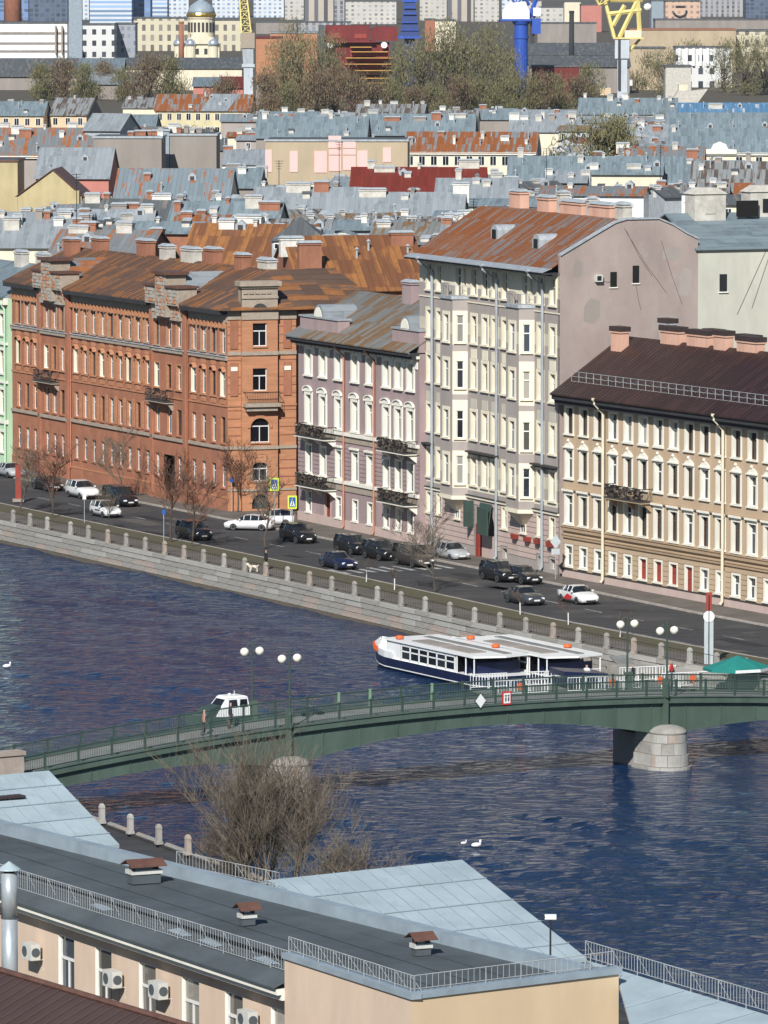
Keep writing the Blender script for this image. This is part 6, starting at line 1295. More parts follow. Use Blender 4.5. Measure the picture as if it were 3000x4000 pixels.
house(330, 505, 470, 22., -20, 9, 2.6, 'cap', 'lgrey', 'small pale blue gabled roof above the broad grey firewall', 0)
house(140, 690, 425, 15.5, -6, 12, 4.6, 'salmon', 'lgrey', 'pale roofed house with salmon pink wall below the grey firewall', 0)
house(-40, 632, 70, 18.5, -3, 10, 2., 'ochre', 'rustcap', 'flat ochre wall house at the left edge', 0, flat=True)
# ochre gable facing the viewer
p = P(70, 768, 14); g = thing('gable_house', 'ochre gable house with brown roof in front of the pale blue roof', 'house', (p.x, p.y, 0), R(-4)); W_ = (320 - 70) / F * p.y
MB().prism([(0, 0, 0), (W_, 0, 0), (W_, 0, 14), (W_ * .55, 0, 18.2), (0, 0, 14)], (0, 12, 0)).build('wall', M['ochre'], g); MB().prism([(-.4, -.3, 13.9), (W_ * .55, -.3, 18.3), (W_ * .55, 12, 18.3), (-.4, 12, 13.9)], (0, 0, .15)).prism([(W_ * .55, -.3, 18.3), (W_ + .4, -.3, 13.9), (W_ + .4, 12, 13.9), (W_ * .55, 12, 18.3)], (0, 0, .15)).build('roof', M['rustcap'], g); MB().box(W_ - 1.6, W_ - .3, -.8, .4, 9, 15).build('chimney', M['ochre'], g); FOOT.append((p.x + W_ / 2, p.y + 6, 8))
r_, L_ = house(440, 820, 885, 16.5, -7, 13, 5.6, 'cream2', 'bgrust', 'big blue grey roof with rust patches above a white dentil cornice', 8, row(2, .3, 1.6, 1.2), trim='white', wz=3.4)
for i in range(34): MB().box(L_ * i / 34, L_ * i / 34 + .3, -.8, -.45, 15.6, 16.1).build('dentil', M['white'], r_)
r_, L_ = house(1036, 552, 1592, 19.5, -2, 12, 1., 'beige', 'cap', 'blank beige firewall painted with pink rectangles', 0, flat=True, name='firewall_house')
s_ = L_ / (1592 - 1036)
for x0, x1, y0, y1 in ((1036, 1062, 585, 672), (1132, 1163, 590, 672), (1228, 1277, 590, 674), (1283, 1333, 530, 578), (1285, 1333, 582, 604), (1285, 1333, 608, 668), (1340, 1390, 553, 578), (1340, 1390, 581, 604), (1340, 1390, 608, 664), (1396, 1436, 588, 655), (1496, 1528, 576, 633)):
    zt = Dp(x0, y0, r_.location.y).z; zb = Dp(x0, y1, r_.location.y).z; MB().box((x0 - 1036) * s_, (x1 - 1036) * s_, -.12, -.003, zb, zt).build('pink_panel', M['rose'], r_)
r_, L_ = house(1579, 592, 2088, 14.5, -6, 12, 3.6, 'cream2', 'rust', 'ivory house with rust brown roof and white eaves', 11, row(6, .35, 1.1, 1.5), trim='white'); MB().prism([(L_ + .31, 0, 14.5), (L_ + .31, 6, 18.), (L_ + .31, 12, 14.5), (L_ + .31, 12, 0), (L_ + .31, 0, 0)], (.06, 0, 0)).build('gable_end', M['mauve'], r_)
house(1000, 535, 1430, 15, -4, 12, 4., 'fire', 'bgrey', 'long blue grey roof behind the pink panelled firewall', 0, row(3)); house(1435, 524, 1850, 15, -4, 12, 4., 'fire', 'bgrey', 'blue grey roof with cream chimneys below the big bare trees', 0, row(6, .5, 2.2, 1.6))
house(1385, 462, 1650, 11, -8, 12, 3.4, 'fire', 'stripe', 'patched streaky roof at the foot of the big bare trees', 0, row(4)); house(1370, 770, 1890, 16.5, -3, 12, 4.2, 'cream2', 'redroof', 'dark red roof with pale boxy chimneys', 0, row(5, .5, 2.6, 1.5))
house(1395, 885, 1800, 17, -5, 13, 4.2, 'cream2', 'lgrey', 'large light grey roof left of the rusty bay house roof', 0, row(7, .55, 2.4, 1.8)); house(985, 868, 1395, 17, -4, 12, 4.4, 'cream2', 'lgrey', 'light grey roof behind the dark pyramid lantern', 0, row(6, .55, 2.2, 1.8))
house(1700, 800, 2010, 18, -4, 12, 3.4, 'cream2', 'lgrey', 'grey roof with white chimneys behind the rusty bay house roof', 0, row(6, .5, 1.8, 1.6))
house(2262, 443, 2642, 13.5, -3, 12, 3.6, 'cream2', 'bgrey', 'blue grey roof with white chimneys below the yellow crane', 0, row(7, .5, 1.6, 1.7)); house(2640, 441, 3080, 12, -3, 10, 2.4, 'fire', 'blue', 'bright blue roof at the right edge', 0, row(1, .2, 3., 1.8, .35, .35))
house(2603, 514, 3080, 15, -3, 12, 3.8, 'fire', 'bgrey', 'long blue grey roof at the right edge, behind the white pediment', 0, row(2)); r_, L_ = house(2615, 594, 3080, 16, -4, 13, 4.2, 'cream2', 'bgrey', 'grey roof house with white curved pediment at the right edge', 6, row(2), trim='white')
MB().prism([(L_ * .42 + x, -.7, 16 + z) for x, z in ((-3.2, -.3), (3.2, -.3), (3.2, .5), (1.6, .6), (1.2, 1.5), (0, 2.0), (-1.2, 1.5), (-1.6, .6), (-3.2, .5))], (0, .5, 0)).build('pediment', M['white'], r_)
house(1985, 716, 2725, 15, -3, 13, 4.2, 'fire', 'bgrey', 'very long blue grey roof behind the olive tree', 0, row(4)); house(2418, 642, 2745, 15, -5, 10, 3., 'fire', 'rustg', 'grey roof with rust red panels below the white pediment', 0, row(2))
house(1990, 512, 2262, 14, -6, 11, 3., 'cream2', 'lgrey', 'cluttered pale roof with many white chimneys right of the ivory house', 0, row(7, .4, 1.5, 1.5)); house(2235, 548, 2605, 13.5, -14, 12, 3.2, 'fire', 'lgrey', 'shadowed grey roof sloping down before the long blue roof', 0, row(6, .4, 1.6, 1.6)); house(2230, 640, 2425, 14, -5, 10, 2.4, 'cream2', 'lgrey', 'small pale roofs with white chimney pots beside a green tree', 0, row(7, .4, 1.4, 1.5))
house(2700, 740, 3080, 17, -6, 12, 4., 'cream2', 'stripe', 'streaked grey roof at the right edge behind the big chimneys', 0, row(4)); house(2650, 700, 2900, 14, -5, 10, 3., 'fire', 'bgrey', 'small blue grey roof with railing in front of the rust panels', 0, row(3))
house(-40, 960, 345, 17, -3, 13, 3.8, 'cream2', 'lgrey', 'pale roof with many white chimneys behind the brick house, left', 0, row(10, .4, 1.3, 1.5)); house(300, 905, 700, 16.5, -8, 12, 4., 'fire', 'dgrey', 'dark grey roof with brick chimneys behind the brick house', 0, row(7, .45, 1.7, 1.6), cm='chimb'); house(640, 940, 1065, 17, -10, 13, 4.6, 'fire', 'bgrey', 'blue grey seamed roof with brick chimneys left of the pyramid lantern', 0, row(5, .4, 1.8, 1.7), cm='chimb')
house(180, 1010, 560, 18.5, -20, 10, 3., 'brick', 'rustg', 'yard wing with rust and grey roof right behind the brick house', 0, row(4), cm='chimb')
house(1180, 1130, 1680, 18.5, 14, 16, 5., 'brick', 'rust2', 'big orange rust roof with brick chimneys behind the pink house', 0, [(.1, .15, 2.4, 3.2, 'chimb')] + row(4, .55, 2., 1.6)); house(700, 1040, 1180, 18.5, -16, 12, 4.4, 'brick', 'rust2', 'rust roof wing behind the brick corner tower', 0, row(5, .5, 2., 1.7))
house(868, 640, 1042, 11, -4, 12, 2.6, 'bwhite', 'lgrey', 'low white walled shed right of the stained firewall', 0, row(2)); house(846, 585, 1040, 9, -4, 12, 2.4, 'fire', 'dgrey', 'dark low roof right of the stained firewall', 0, row(2)); house(980, 545, 1060, 9, 10, 12, 2.4, 'fire', 'bgrey', 'small low roof left of the pink panelled firewall', 0, row(2)); house(870, 730, 1010, 13, -6, 11, 3., 'fire', 'bgrey', 'small grey roof left of the light grey roofs', 0, row(4))
# pyramid lantern and barrel dormer
p = P(1062, 985, 20.5); g = thing('roof_lantern', 'square pale lantern with dark pyramid roof among the grey roofs', 'house', (p.x, p.y, 0), R(-4)); W_ = (1268 - 1062) / F * p.y
MB().box(0, W_, 0, W_, 0, 21.7).build('wall', M['cap'], g); MB().poly([(-.3, -.3, 21.7), (W_ + .3, -.3, 21.7), (W_ / 2, W_ / 2, 24.3)]).poly([(W_ + .3, -.3, 21.7), (W_ + .3, W_ + .3, 21.7), (W_ / 2, W_ / 2, 24.3)]).poly([(-.3, W_ + .3, 21.7), (-.3, -.3, 21.7), (W_ / 2, W_ / 2, 24.3)]).build('roof', M['dgrey'], g)
for i in range(4): link('window', simple_win(.8, .5), g, (W_ * (i + .5) / 4, 0, 20.9))
p = P(1268, 960, 20.5); g = thing('barrel_dormer', 'white rimmed barrel vault dormer beside the pyramid lantern', 'dormer', (p.x, p.y, 20.), R(-4)); W_ = (1410 - 1268) / F * p.y; arc = [(W_ / 2 + W_ / 2 * math.cos(t), W_ / 2 * .95 * math.sin(t)) for t in np.linspace(0, math.pi, 12)]
MB().prism([(x, 0, z) for x, z in arc][::-1], (0, 6, 0)).build('vault', M['lgrey'], g); MB().prism([(W_ / 2 + (x - W_ / 2) * .72, -.1, z * .72) for x, z in arc][::-1], (0, .05, 0)).build('opening', M['under'], g)
m = MB()
for (x0, z0), (x1, z1) in zip(arc, arc[1:]): m.prism([(x0, -.25, z0), (x1, -.25, z1), (W_ / 2 + (x1 - W_ / 2) * .8, -.25, z1 * .8), (W_ / 2 + (x0 - W_ / 2) * .8, -.25, z0 * .8)], (0, .25, 0))
m.build('rim', M['cwhite'], g); MB().box(-4, W_ + 9, .5, 8, -20, -.5).build('base_block', M['lgrey'], g)
for i, (a, y, b, l) in enumerate(((1000, 478, 1240, 'below the left big trees'), (1245, 482, 1392, 'between the two big tree clumps'), (1640, 472, 1862, 'below the right big trees'), (1850, 465, 2012, 'left of the blue crane foot'), (2000, 470, 2275, 'right of the blue crane foot'), (480, 420, 610, 'behind the low grey shed, left of the yellow house'))): house(a, y, b, 9, -3 - i, 11, 2.6, ('fire', 'chim', 'cream2')[i % 3], ('bgrey', 'lgrey', 'stripe')[i % 3], 'low grey roof ' + l, 0, row(4, .5, 1.3, 1.2))
LAND = ((790, 400, 'the yellow house'), (500, 600, 'the broad grey firewall'), (750, 600, 'the stained firewall'), (1310, 600, 'the pink panels'), (1830, 590, 'the ivory house'), (1630, 720, 'the dark red roof'), (660, 770, 'the big rust patched roof'), (1165, 920, 'the pyramid lantern'), (2360, 700, 'the olive trees'), (2850, 560, 'the white pediment'), (1950, 900, 'the rusty bay house roof'), (400, 1000, 'the brick house roof'), (1400, 1080, 'the orange rust roof'), (2450, 410, 'the yellow crane foot'), (2800, 880, 'the pale green firewall'), (200, 720, 'the ochre gable'), (265, 410, 'the white streaked roof'), (1600, 850, 'the large grey roof'), (1100, 500, 'the long blue grey roof'))
WINGS = []
def note(r, px, py, roof, wall, kind):
    lx, ly, ln = min(LAND, key=lambda q: math.hypot(q[0] - px, (q[1] - py) * 1.6)); dx, dy = px - lx, (py - ly) * 1.6
    rel = ('right of' if dx > 0 else 'left of') if abs(dx) > abs(dy) else ('just below' if dy > 0 else 'just above')
    rc = {'bgrey': 'blue grey', 'lgrey': 'light grey', 'dgrey': 'dark grey', 'rustg': 'rust patched', 'bgrust': 'rust spotted', 'stripe': 'streaked grey', 'mossy': 'mossy brown', 'rust': 'rusty'}[roof]
    WINGS.append((r, f'{kind} with {rc} roof {rel} {ln}', px))
# low courtyard houses that fill the gaps
fr = random.Random(4); n_f = 0
KEEP = ((590, 1010, 300, 500), (-50, 450, 370, 510), (360, 850, 500, 700), (1030, 1600, 520, 668), (1570, 2240, 500, 660), (2230, 2510, 600, 730), (1370, 1890, 640, 730), (430, 890, 690, 860), (-50, 430, 620, 775), (2610, 3050, 440, 600), (-50, 3050, -50, 432), (1050, 1420, 830, 990), (1600, 2300, 760, 1100))
for tr_ in range(900):
    Yc = fr.uniform(585, 1750); Xc = fr.uniform(-.068, .068) * Yc
    if Yc < 640 and Xc < 14: continue
    Lf, Df = fr.uniform(12, 24), fr.uniform(9, 12)
    if any(math.hypot(Xc - fx, Yc - fy) < fr_ * .72 + 8 for fx, fy, fr_ in FOOT): continue
    ze_ = fr.uniform(8, 12.5); ag = fr.choice((28, -5, -8, 5, -12)); px = CX + F * Xc / Yc; py = (H - ze_) * F / Yc + YH
    pt_ = py - 150; pw = 26 * F / Yc
    if any(px + pw > a and px - 12 * F / Yc < b and py - 5.5 * F / Yc < d and py + 6 * F / Yc > c for a, b, c, d in KEEP): continue
    wc_, rc_2 = fr.choice(('cream2', 'fire', 'cream1', 'mauve')), fr.choice(('bgrey', 'lgrey', 'dgrey', 'rustg', 'bgrust', 'stripe'))
    hh, _ = house(px, py, 0, ze_, ag, Df, fr.uniform(2.4, 3.6), wc_, rc_2, 'low courtyard house', 0, row(fr.randint(2, 5), .5, 1.5, 1.5), name='courtyard_house', group='low courtyard houses between the taller roofs', Lm=Lf); note(hh, px, py, rc_2, wc_, 'low house'); n_f += 1
    if n_f > 75: break
# small overlapping yard wings, attics and stair heads of the densest blocks
cl = random.Random(8); n_c = 0
for x0, x1, y0, y1, cnt_, zl, zh in ((1990, 2640, 470, 650, 26, 12, 16), (2000, 3000, 655, 800, 26, 14.5, 18), (1000, 1800, 700, 860, 22, 15, 18.5), (-20, 1000, 800, 960, 36, 15, 19), (2620, 3000, 455, 560, 8, 12, 15), (850, 1600, 470, 560, 10, 11, 14), (-20, 360, 520, 600, 6, 15, 18), (430, 620, 440, 520, 4, 8, 10), (1050, 1780, 880, 960, 16, 17, 20)):
    for k in range(cnt_):
        ze_ = cl.uniform(zl, zh); px, py = cl.uniform(x0, x1), cl.uniform(y0, y1); Lf = cl.uniform(6, 20); ag = cl.choice((-6, -5, -10, 8, -14, 28)); rs_ = cl.uniform(.5, 1.6)
        wc_, rc_2 = cl.choice(('cream2', 'fire', 'chim', 'bwhite', 'mauve', 'chimb', 'cap')), cl.choice(('bgrey', 'lgrey', 'dgrey', 'rustg', 'bgrust', 'stripe', 'mossy', 'rust', 'lgrey'))
        hh, _ = house(px, py, 0, ze_, ag, cl.uniform(4, 7.5), rs_, wc_, rc_2, 'small yard wing', cl.choice((0, 0, 2, 3)), row(cl.randint(1, 3), cl.uniform(.25, .6), cl.uniform(.7, 1.6), cl.uniform(.7, 1.3)), name='yard_wing', group='small yard wings among the bigger roofs', Lm=Lf, wsize=(.8, 1.2), wz=1.9); note(hh, px, py, rc_2, wc_, {'cream2': 'ivory', 'fire': 'grey', 'chim': 'beige', 'bwhite': 'white', 'mauve': 'mauve', 'chimb': 'brick', 'cap': 'pale grey'}[wc_] + ' yard wing'); n_c += 1
by = {}
for r, tx, px in WINGS: by.setdefault(tx, []).append((px, r))
for tx, ls_ in by.items():
    ls_.sort(key=lambda q: q[0])
    for i, (px, r) in enumerate(ls_): r['label'] = tx if len(ls_) == 1 else f'{tx}, {ordinal(i)} from left'
# antennas on the roofs
for i, (x, y, z0, h) in enumerate(((300, 868, 20, 6), (1325, 700, 20, 5.5), (2135, 690, 18, 4.5), (1090, 770, 20, 5), (2580, 690, 18, 5), (1850, 870, 20, 3))):
    p = P(x, y, z0); a = thing('roof_antenna', f'{("tall", "second", "third", "fourth", "fifth", "short")[i]} thin antenna mast from left to right among the grey roofs' if 0 < i < 5 else f'{("tall","","","","","short")[i]} thin antenna mast ' + ('behind the brick house' if i == 0 else 'by the rusty bay house roof'), 'antenna', (p.x, p.y, z0 - 2), 0, 'antennas on the roofs')
    m = MB().tube([(0, 0, 0), (0, 0, h + 2)], .05, 5)
    for k in range(4): m.tube([(-.6 + .1 * k, 0, h + 1.9 - k * .35), (.6 - .1 * k, 0, h + 1.9 - k * .35)], .03, 4)
    m.build('mast', M['iron'], a)
# ---------------------------------------------------------------- trees beyond the roofs: bare crowns with opening buds
def far_tree(seed, h, w_, n, m1='twigo', m2='bud', budfrac=.45):
    rg = random.Random(seed); tr, cr = MB(), MB()
    tr.tube([(0, 0, 0), (.2, 0, h * .3), (0, .2, h * .6)], [.45, .34, .2], 6)
    cl = []
    for k in range(34):
        a = rg.uniform(0, 6.283); f = rg.random() ** .6; z = h * rg.uniform(.07, .98); rr = w_ * .5 * f * math.sqrt(max(.05, 1 - ((z / h - .5) / .53) ** 2)); cl.append(Vector((math.cos(a) * rr, math.sin(a) * rr, z)))
        b = Vector((0, 0, h * rg.uniform(.03, .35))); mid = b.lerp(cl[-1], .5) + Vector((rg.gauss(0, .5), rg.gauss(0, .5), .6)); tr.tube([b, mid, cl[-1]], [.2, .12, .04], 4, caps=False)
    for k in range(n):
        c = rg.choice(cl); p = c + Vector((rg.gauss(0, 1), rg.gauss(0, 1), rg.gauss(0, 1.1))) * (w_ * .095); d = Vector((rg.gauss(0, .5), rg.gauss(0, .5), 1)).normalized() * rg.uniform(.5, 1.3)
        s = d.cross(Vector((rg.gauss(0, 1), rg.gauss(0, 1), 0))).normalized() * rg.uniform(.06, .16)
        cr.quad(p - s, p + s, p + d + s * .4, p + d - s * .4, 1 if rg.random() < budfrac else 0)
    return tr.mesh('trunk', M['bark']), cr.mesh('crown', [M[m1], M[m2]])
FT = [far_tree(1, 24, 18, 3300), far_tree(2, 22, 16, 2900), far_tree(3, 14, 14, 3600, 'twigr', 'twigo', .5), far_tree(4, 13, 13, 3600, 'twigo', 'bud', .6)]
def ftree(px, py, k, s, lab, z=0., grp='trees beyond the roofs'):
    p = P(px, py, z); t = thing('budding_tree', lab, 'tree', p, rnd.uniform(0, 6.28), grp); t.scale = (s, s, s * rnd.uniform(.92, 1.08)); link('trunk', FT[k][0], t); link('crown', FT[k][1], t)
big = [(1110, 428, 1, 1.0, 'left'), (1180, 432, 0, 1.12, 'left'), (1255, 436, 1, 1.05, 'left'), (1570, 432, 1, .95, 'right'), (1640, 436, 0, 1.12, 'right'), (1730, 436, 0, 1.2, 'right'), (1810, 434, 0, 1.18, 'right'), (1890, 428, 1, 1.15, 'right'), (1960, 420, 1, .9, 'right')]
cnt = {'left': 0, 'right': 0}
for x, y, k, s, c in big:
    ftree(x, y, k, s, f'{ordn[cnt[c]]} big budding tree from the left in the {c} clump by the dark red ship'); cnt[c] += 1
sm = [(x, 392 + rnd.uniform(-8, 8), 2 if i % 2 else 3, rnd.uniform(.75, 1.05)) for i, x in enumerate(range(170, 740, 82))]
for i, (x, y, k, s) in enumerate(sm): ftree(x, y, k, s, f'{ordn[i]} brownish tree from the left in the row before the long shed', grp='row of brown trees before the long shed')
sm = [(1050, 452, 2, .9), (1130, 455, 3, .8), (1230, 455, 2, .9), (1310, 450, 2, 1.), (1380, 455, 2, .9), (1450, 458, 2, .8), (1530, 452, 3, .9), (1620, 458, 2, .7), (1700, 458, 3, .75), (1790, 455, 2, .8), (1880, 452, 3, .9), (1970, 450, 3, .9), (2040, 446, 3, 1.), (2110, 445, 2, .95), (2180, 440, 3, .9), (2250, 430, 2, .8)]
for i, (x, y, k, s) in enumerate(sm): ftree(x, y, k, s, f'{ordn[i]} low brownish tree from the left along the shipyard wall', grp='low trees along the shipyard wall')
sm = [(2300, 380, 3, .9), (2500, 352, 3, 1.05), (2600, 372, 1, .8), (2690, 320, 3, 1.2), (2830, 360, 1, .85), (2910, 372, 1, .95), (2985, 368, 0, .85)]
for i, (x, y, k, s) in enumerate(sm): ftree(x, y, k, s, f'{ordn[i]} greenish tree from the left around the yellow crane and right edge', grp='trees in the right part of the shipyard')
for x, y, z, k, s, l in ((2320, 765, 9, 3, 1.0, 'olive green tree among the grey roofs, left of two'), (2425, 762, 9, 3, .95, 'olive green tree among the grey roofs, right of two'), (2580, 600, 4, 3, .7, 'green tree before the long blue grey roof'), (740, 720, 4, 2, .75, 'bare bush in front of the stained firewall'), (870, 470, 2, 2, .8, 'dark bare tree right of the yellow house'), (280, 900, 6, 2, .85, 'dark bare tree among roofs behind the brick house'), (1060, 560, 3, 2, .8, 'bare tree left of the pink panelled firewall')): ftree(x, y, k, s, l, z, 'single trees among the roofs')
# ---------------------------------------------------------------- shipyard, church, towers
def slab(x0, x1, yt, Y, dep, m, name, lab, cat='building', yb=None, top='dgrey', group=None, roofh=.6):
    a, b = Dp(x0, yt, Y), Dp(x1, yt, Y); r = thing(name, lab, cat, (a.x, Y, 0), 0, group); W_ = b.x - a.x; z0 = 0 if yb is None else Dp(x0, yb, Y).z
    MB().box(0, W_, 0, dep, z0, a.z).build('wall', M[m], r); MB().box(-.3, W_ + .3, -.3, dep + .3, a.z, a.z + roofh).build('roof', M[top], r); return r, W_, a.z
def shed(x0, x1, ye, yr, Y, m, roof, name, lab, cat='building'):
    a, b = Dp(x0, ye, Y), Dp(x1, ye, Y); zr = Dp(x0, yr, Y + 14).z; W_ = b.x - a.x; r = thing(name, lab, cat, (a.x, Y, 0), 0)
    MB().box(0, W_, 0, 28, 0, a.z).build('wall', M[m], r); q = MB(); gable_roof(q, -.5, W_ + .5, -.8, 14, 28.8, a.z, zr); q.build('roof', M[roof], r); return r, W_, a.z
def chim_stack(xc, yt, Y, rad, m, lab, name='factory_chimney', z0=0.):
    p = Dp(xc, yt, Y); r = thing(name, lab, 'chimney', (p.x, Y, z0), 0); h = p.z - z0; MB().lathe([(rad * 1.15, 0), (rad * .95, h * .97)], 14).build('shaft', M[m], r, smooth=True); MB().lathe([(rad * 1.08, h * .97), (rad * 1.05, h)], 14).build('rim', M[m], r)
G = {k: gridmat('far_' + k, *v) for k, v in dict(blueband=((.62, .66, .70), (.16, .25, .40), 60., 3.3, .96, .5), bluegl=((.20, .28, .42), (.10, .17, .32), 5., 3.4, .8, .7), whitegrid=((.66, .69, .71), (.20, .28, .40), 4.2, 3.4, .5, .5), beige=((.56, .53, .47), (.25, .25, .26), 4.4, 3.2, .45, .5), beiged=((.50, .44, .36), (.09, .09, .10), 7.5, 60., .42, .98), greyv=((.38, .37, .36), (.12, .13, .15), 4.5, 3.4, .45, .8), darkgl=((.10, .13, .18), (.05, .07, .11), 4., 3.4, .7, .7), wwin=((.68, .68, .66), (.03, .035, .04), 4.5, 5.2, .42, .48), gwin=((.33, .35, .38), (.16, .17, .2), 3., 3.4, .5, .6), cwin=((.62, .56, .40), (.16, .14, .12), 4.6, 5.5, .42, .62), peachw=((.62, .42, .30), (.24, .17, .14), 4., 3.6, .42, .5)).items()}
M.update({'G' + k: v for k, v in G.items()})
hr = [(-30, 108, -120, 'Gbluegl', 'blue glass'), (112, 262, -60, 'Gdarkgl', 'dark blue'), (268, 345, -40, 'Gwhitegrid', 'slim white'), (348, 512, -80, 'Gblueband', 'blue banded'), (514, 585, -30, 'Gbluegl', 'blue panelled'), (586, 652, -70, 'Gblueband', 'white and blue striped'), (656, 735, -25, 'Gwhitegrid', 'white gridded'), (828, 932, -60, 'Gwhitegrid', 'white and blue gridded'), (990, 1108, -50, 'Gwhitegrid', 'pale blue gridded'), (1112, 1186, -70, 'Gbeige', 'ivory'), (1190, 1302, -50, 'Gbeiged', 'beige and dark striped'), (1306, 1345, -40, 'Ggreyv', 'narrow grey'), (1350, 1548, 6, 'Gbeige', 'broad beige'), (1640, 1745, -40, 'Gbeige', 'sand coloured'), (1750, 1850, -30, 'Gbeiged', 'sand and dark striped'), (1855, 1950, -20, 'Gbeige', 'pale sand'), (1962, 2040, -50, 'Gwhitegrid', 'bluish white'), (2052, 2115, 4, 'Gbeige', 'low white'), (2738, 2912, -40, 'Ggreyv', 'grey ribbed'), (2915, 3060, -30, 'Gdarkgl', 'dark glass')]
for x0, x1, yt, m, l in hr: slab(x0, x1, (-300 - 37 * (x0 % 11) if yt < 0 else yt), 4700 + rnd.uniform(-250, 400), 40, m, 'tower_block', f'{l} tower block on the skyline at the top edge', group='tower blocks on the skyline')
for i, (x0, x1, yt, Y, m, l) in enumerate(((1000, 1160, 88, 4000, 'fire', 'low grey block before the ivory tower'), (1165, 1370, 88, 3900, 'Ggreyv', 'long grey windowed block under the striped tower'), (2110, 2200, 30, 4200, 'Gbeige', 'pale low block right of the white blue crane'), (2205, 2268, 8, 4300, 'cream2', 'small ivory block behind the dark chimney'), (2270, 2350, 20, 4100, 'salmon', 'brick red block left of the yellow crane'), (2545, 2600, 4, 4000, 'flash', 'grey green block beside the peach building'), (1660, 1700, 78, 3300, 'brick', 'small red brick tower right of the dark blue crane'), (2100, 2330, 92, 3500, 'fire', 'flat grey sheds behind the dark chimney'), (1700, 1780, 82, 3300, 'cream2', 'small white house on the shipyard'), (2560, 3060, 78, 3600, 'fire', 'long grey sheds below the peach building'))): slab(x0, x1, yt, Y, 30, m, 'far_block', l, group='far blocks')
r_, W_, z_ = slab(2600, 2735, 6, 3900, 30, 'Gpeachw', 'peach_building', 'peach coloured block with dark curved mark near the right top')
MB().tube([(W_ * .42 + 4.2 * math.cos(t), -.4, z_ - 6.5 + 3.2 * math.sin(t)) for t in np.linspace(-2.9, .3, 9)], .7, 5).tube([(W_ * .42 - 3, -.4, z_ - 3.2), (W_ * .42 + 3, -.4, z_ - 3.2)], .6, 5).build('wall_mark', M['mortar'], r_)
chim_stack(47, -500, 3000, 4.0, 'brick', 'thick brick red chimney at the left top corner'); chim_stack(708, 84, 2650, 1.15, 'chimb', 'brown brick chimney left of the church'); chim_stack(2233, 42, 2450, 1.0, 'under', 'thin dark chimney left of the yellow crane')
slab(266, 318, -420, 2600, 6, 'flash', 'industrial_tower', 'plain blue grey industrial tower at the top left')
r_, W_, z_ = slab(-30, 262, 92, 2750, 40, 'bwhite', 'white_hall', 'long white hall with horizontal bands at the left edge')
for y0, y1 in ((125, 133), (165, 172), (196, 203)): MB().box(-.2, W_ + .2, -.4, -.01, Dp(0, y1, 2750).z, Dp(0, y0, 2750).z).build('dark_band', M['fire'], r_)
for x in (215, 240): MB().box((x + 30) / 292 * W_, (x + 36) / 292 * W_, -3, -.41, 8, z_ - 1).build('duct', M['sand'], r_)
slab(322, 446, 98, 2800, 30, 'Gwwin', 'office_block', 'white block with rows of dark windows'); slab(447, 528, 95, 2830, 28, 'Ggwin', 'office_block', 'grey gridded block joined to the white one')
slab(522, 760, 72, 3300, 30, 'Gcwin', 'palace_block', 'cream building with tall windows left of the church'); slab(840, 945, 80, 3300, 30, 'Gcwin', 'palace_block', 'cream building with tall windows right of the church')
shed(455, 945, 268, 226, 2350, 'cream2', 'dgrey', 'long_shed', 'long shed with dark violet grey roof'); shed(-30, 300, 300, 228, 2350, 'fire', 'dgrey', 'long_shed', 'dark grey sheds at the left edge below the white hall'); shed(308, 480, 280, 228, 2300, 'fire', 'bgrey', 'long_shed', 'blue grey roofed shed left of the long dark shed')
shed(320, 560, 330, 282, 2200, 'fire', 'lgrey', 'long_shed', 'pale roofed shed behind the brown tree row'); shed(755, 868, 338, 302, 2200, 'salmon', 'bgrey', 'red_gable_shed', 'red shed with grey roof left of the slim crane column'); shed(868, 950, 345, 300, 2180, 'salmon', 'redroof', 'red_gable_shed', 'red roofed shed at the foot of the slim crane column')
slab(1000, 1100, 150, 2300, 20, 'brickl', 'brick_works', 'orange brick works left of the left tree clump', top='redroof'); slab(1055, 1240, 130, 2400, 20, 'brickl', 'brick_works', 'orange brick works with pale roof behind the left tree clump', top='lgrey'); slab(1000, 1048, 330, 2120, 10, 'fire', 'grey_tower', 'plain grey block left of the left tree clump')
shed(2060, 2450, 215, 168, 2500, 'chim', 'dgrey', 'long_shed', 'long low shed behind the yellow crane column'); shed(2070, 2460, 262, 218, 2300, 'fire', 'dgrey', 'long_shed', 'dark roofed shed in front of the long low shed'); slab(2460, 2875, 118, 2700, 30, 'beige', 'workshop', 'long pinkish brown workshop in the right part', top='chimb'); slab(2870, 3060, 122, 2720, 30, 'Gcwin', 'workshop', 'dark windowed workshop at the right edge', top='dgrey')
r_, W_, z_ = slab(2640, 2860, 188, 2400, 20, 'Gwwin', 'colonnade_hall', 'hall with white columns behind the right trees'); 
for k in range(8): MB().box(W_ * (k + .5) / 8 - .5, W_ * (k + .5) / 8 + .5, -1.2, -.2, z_ - 7, z_).build('column', M['bwhite'], r_)
slab(2460, 2600, 190, 2350, 16, 'beige', 'workshop', 'beige workshop right of the yellow crane column'); slab(2080, 2262, 262, 2150, 14, 'redroof', 'red_hall', 'dark red hall behind the blue crane column'); slab(2600, 2700, 262, 2200, 16, 'chim', 'workshop', 'pale workshop with saw roof behind the right trees')
p = Dp(2640, 400, 2080); r_ = thing('ship_bow', 'white ship bow laid up at the end of the right trees', 'ship', (p.x, 2080, 0), 0); MB().prism([(0, 0, 1), (7, 0, 1.), (11, 0, 6.5), (5, 0, 5.8), (1, 0, 6.2), (-1, 0, 3)], (0, 8, 0)).build('hull', M['chim'], r_); MB().box(1, 4, .5, 7, 6., 8).build('deck_house', M['cream2'], r_)
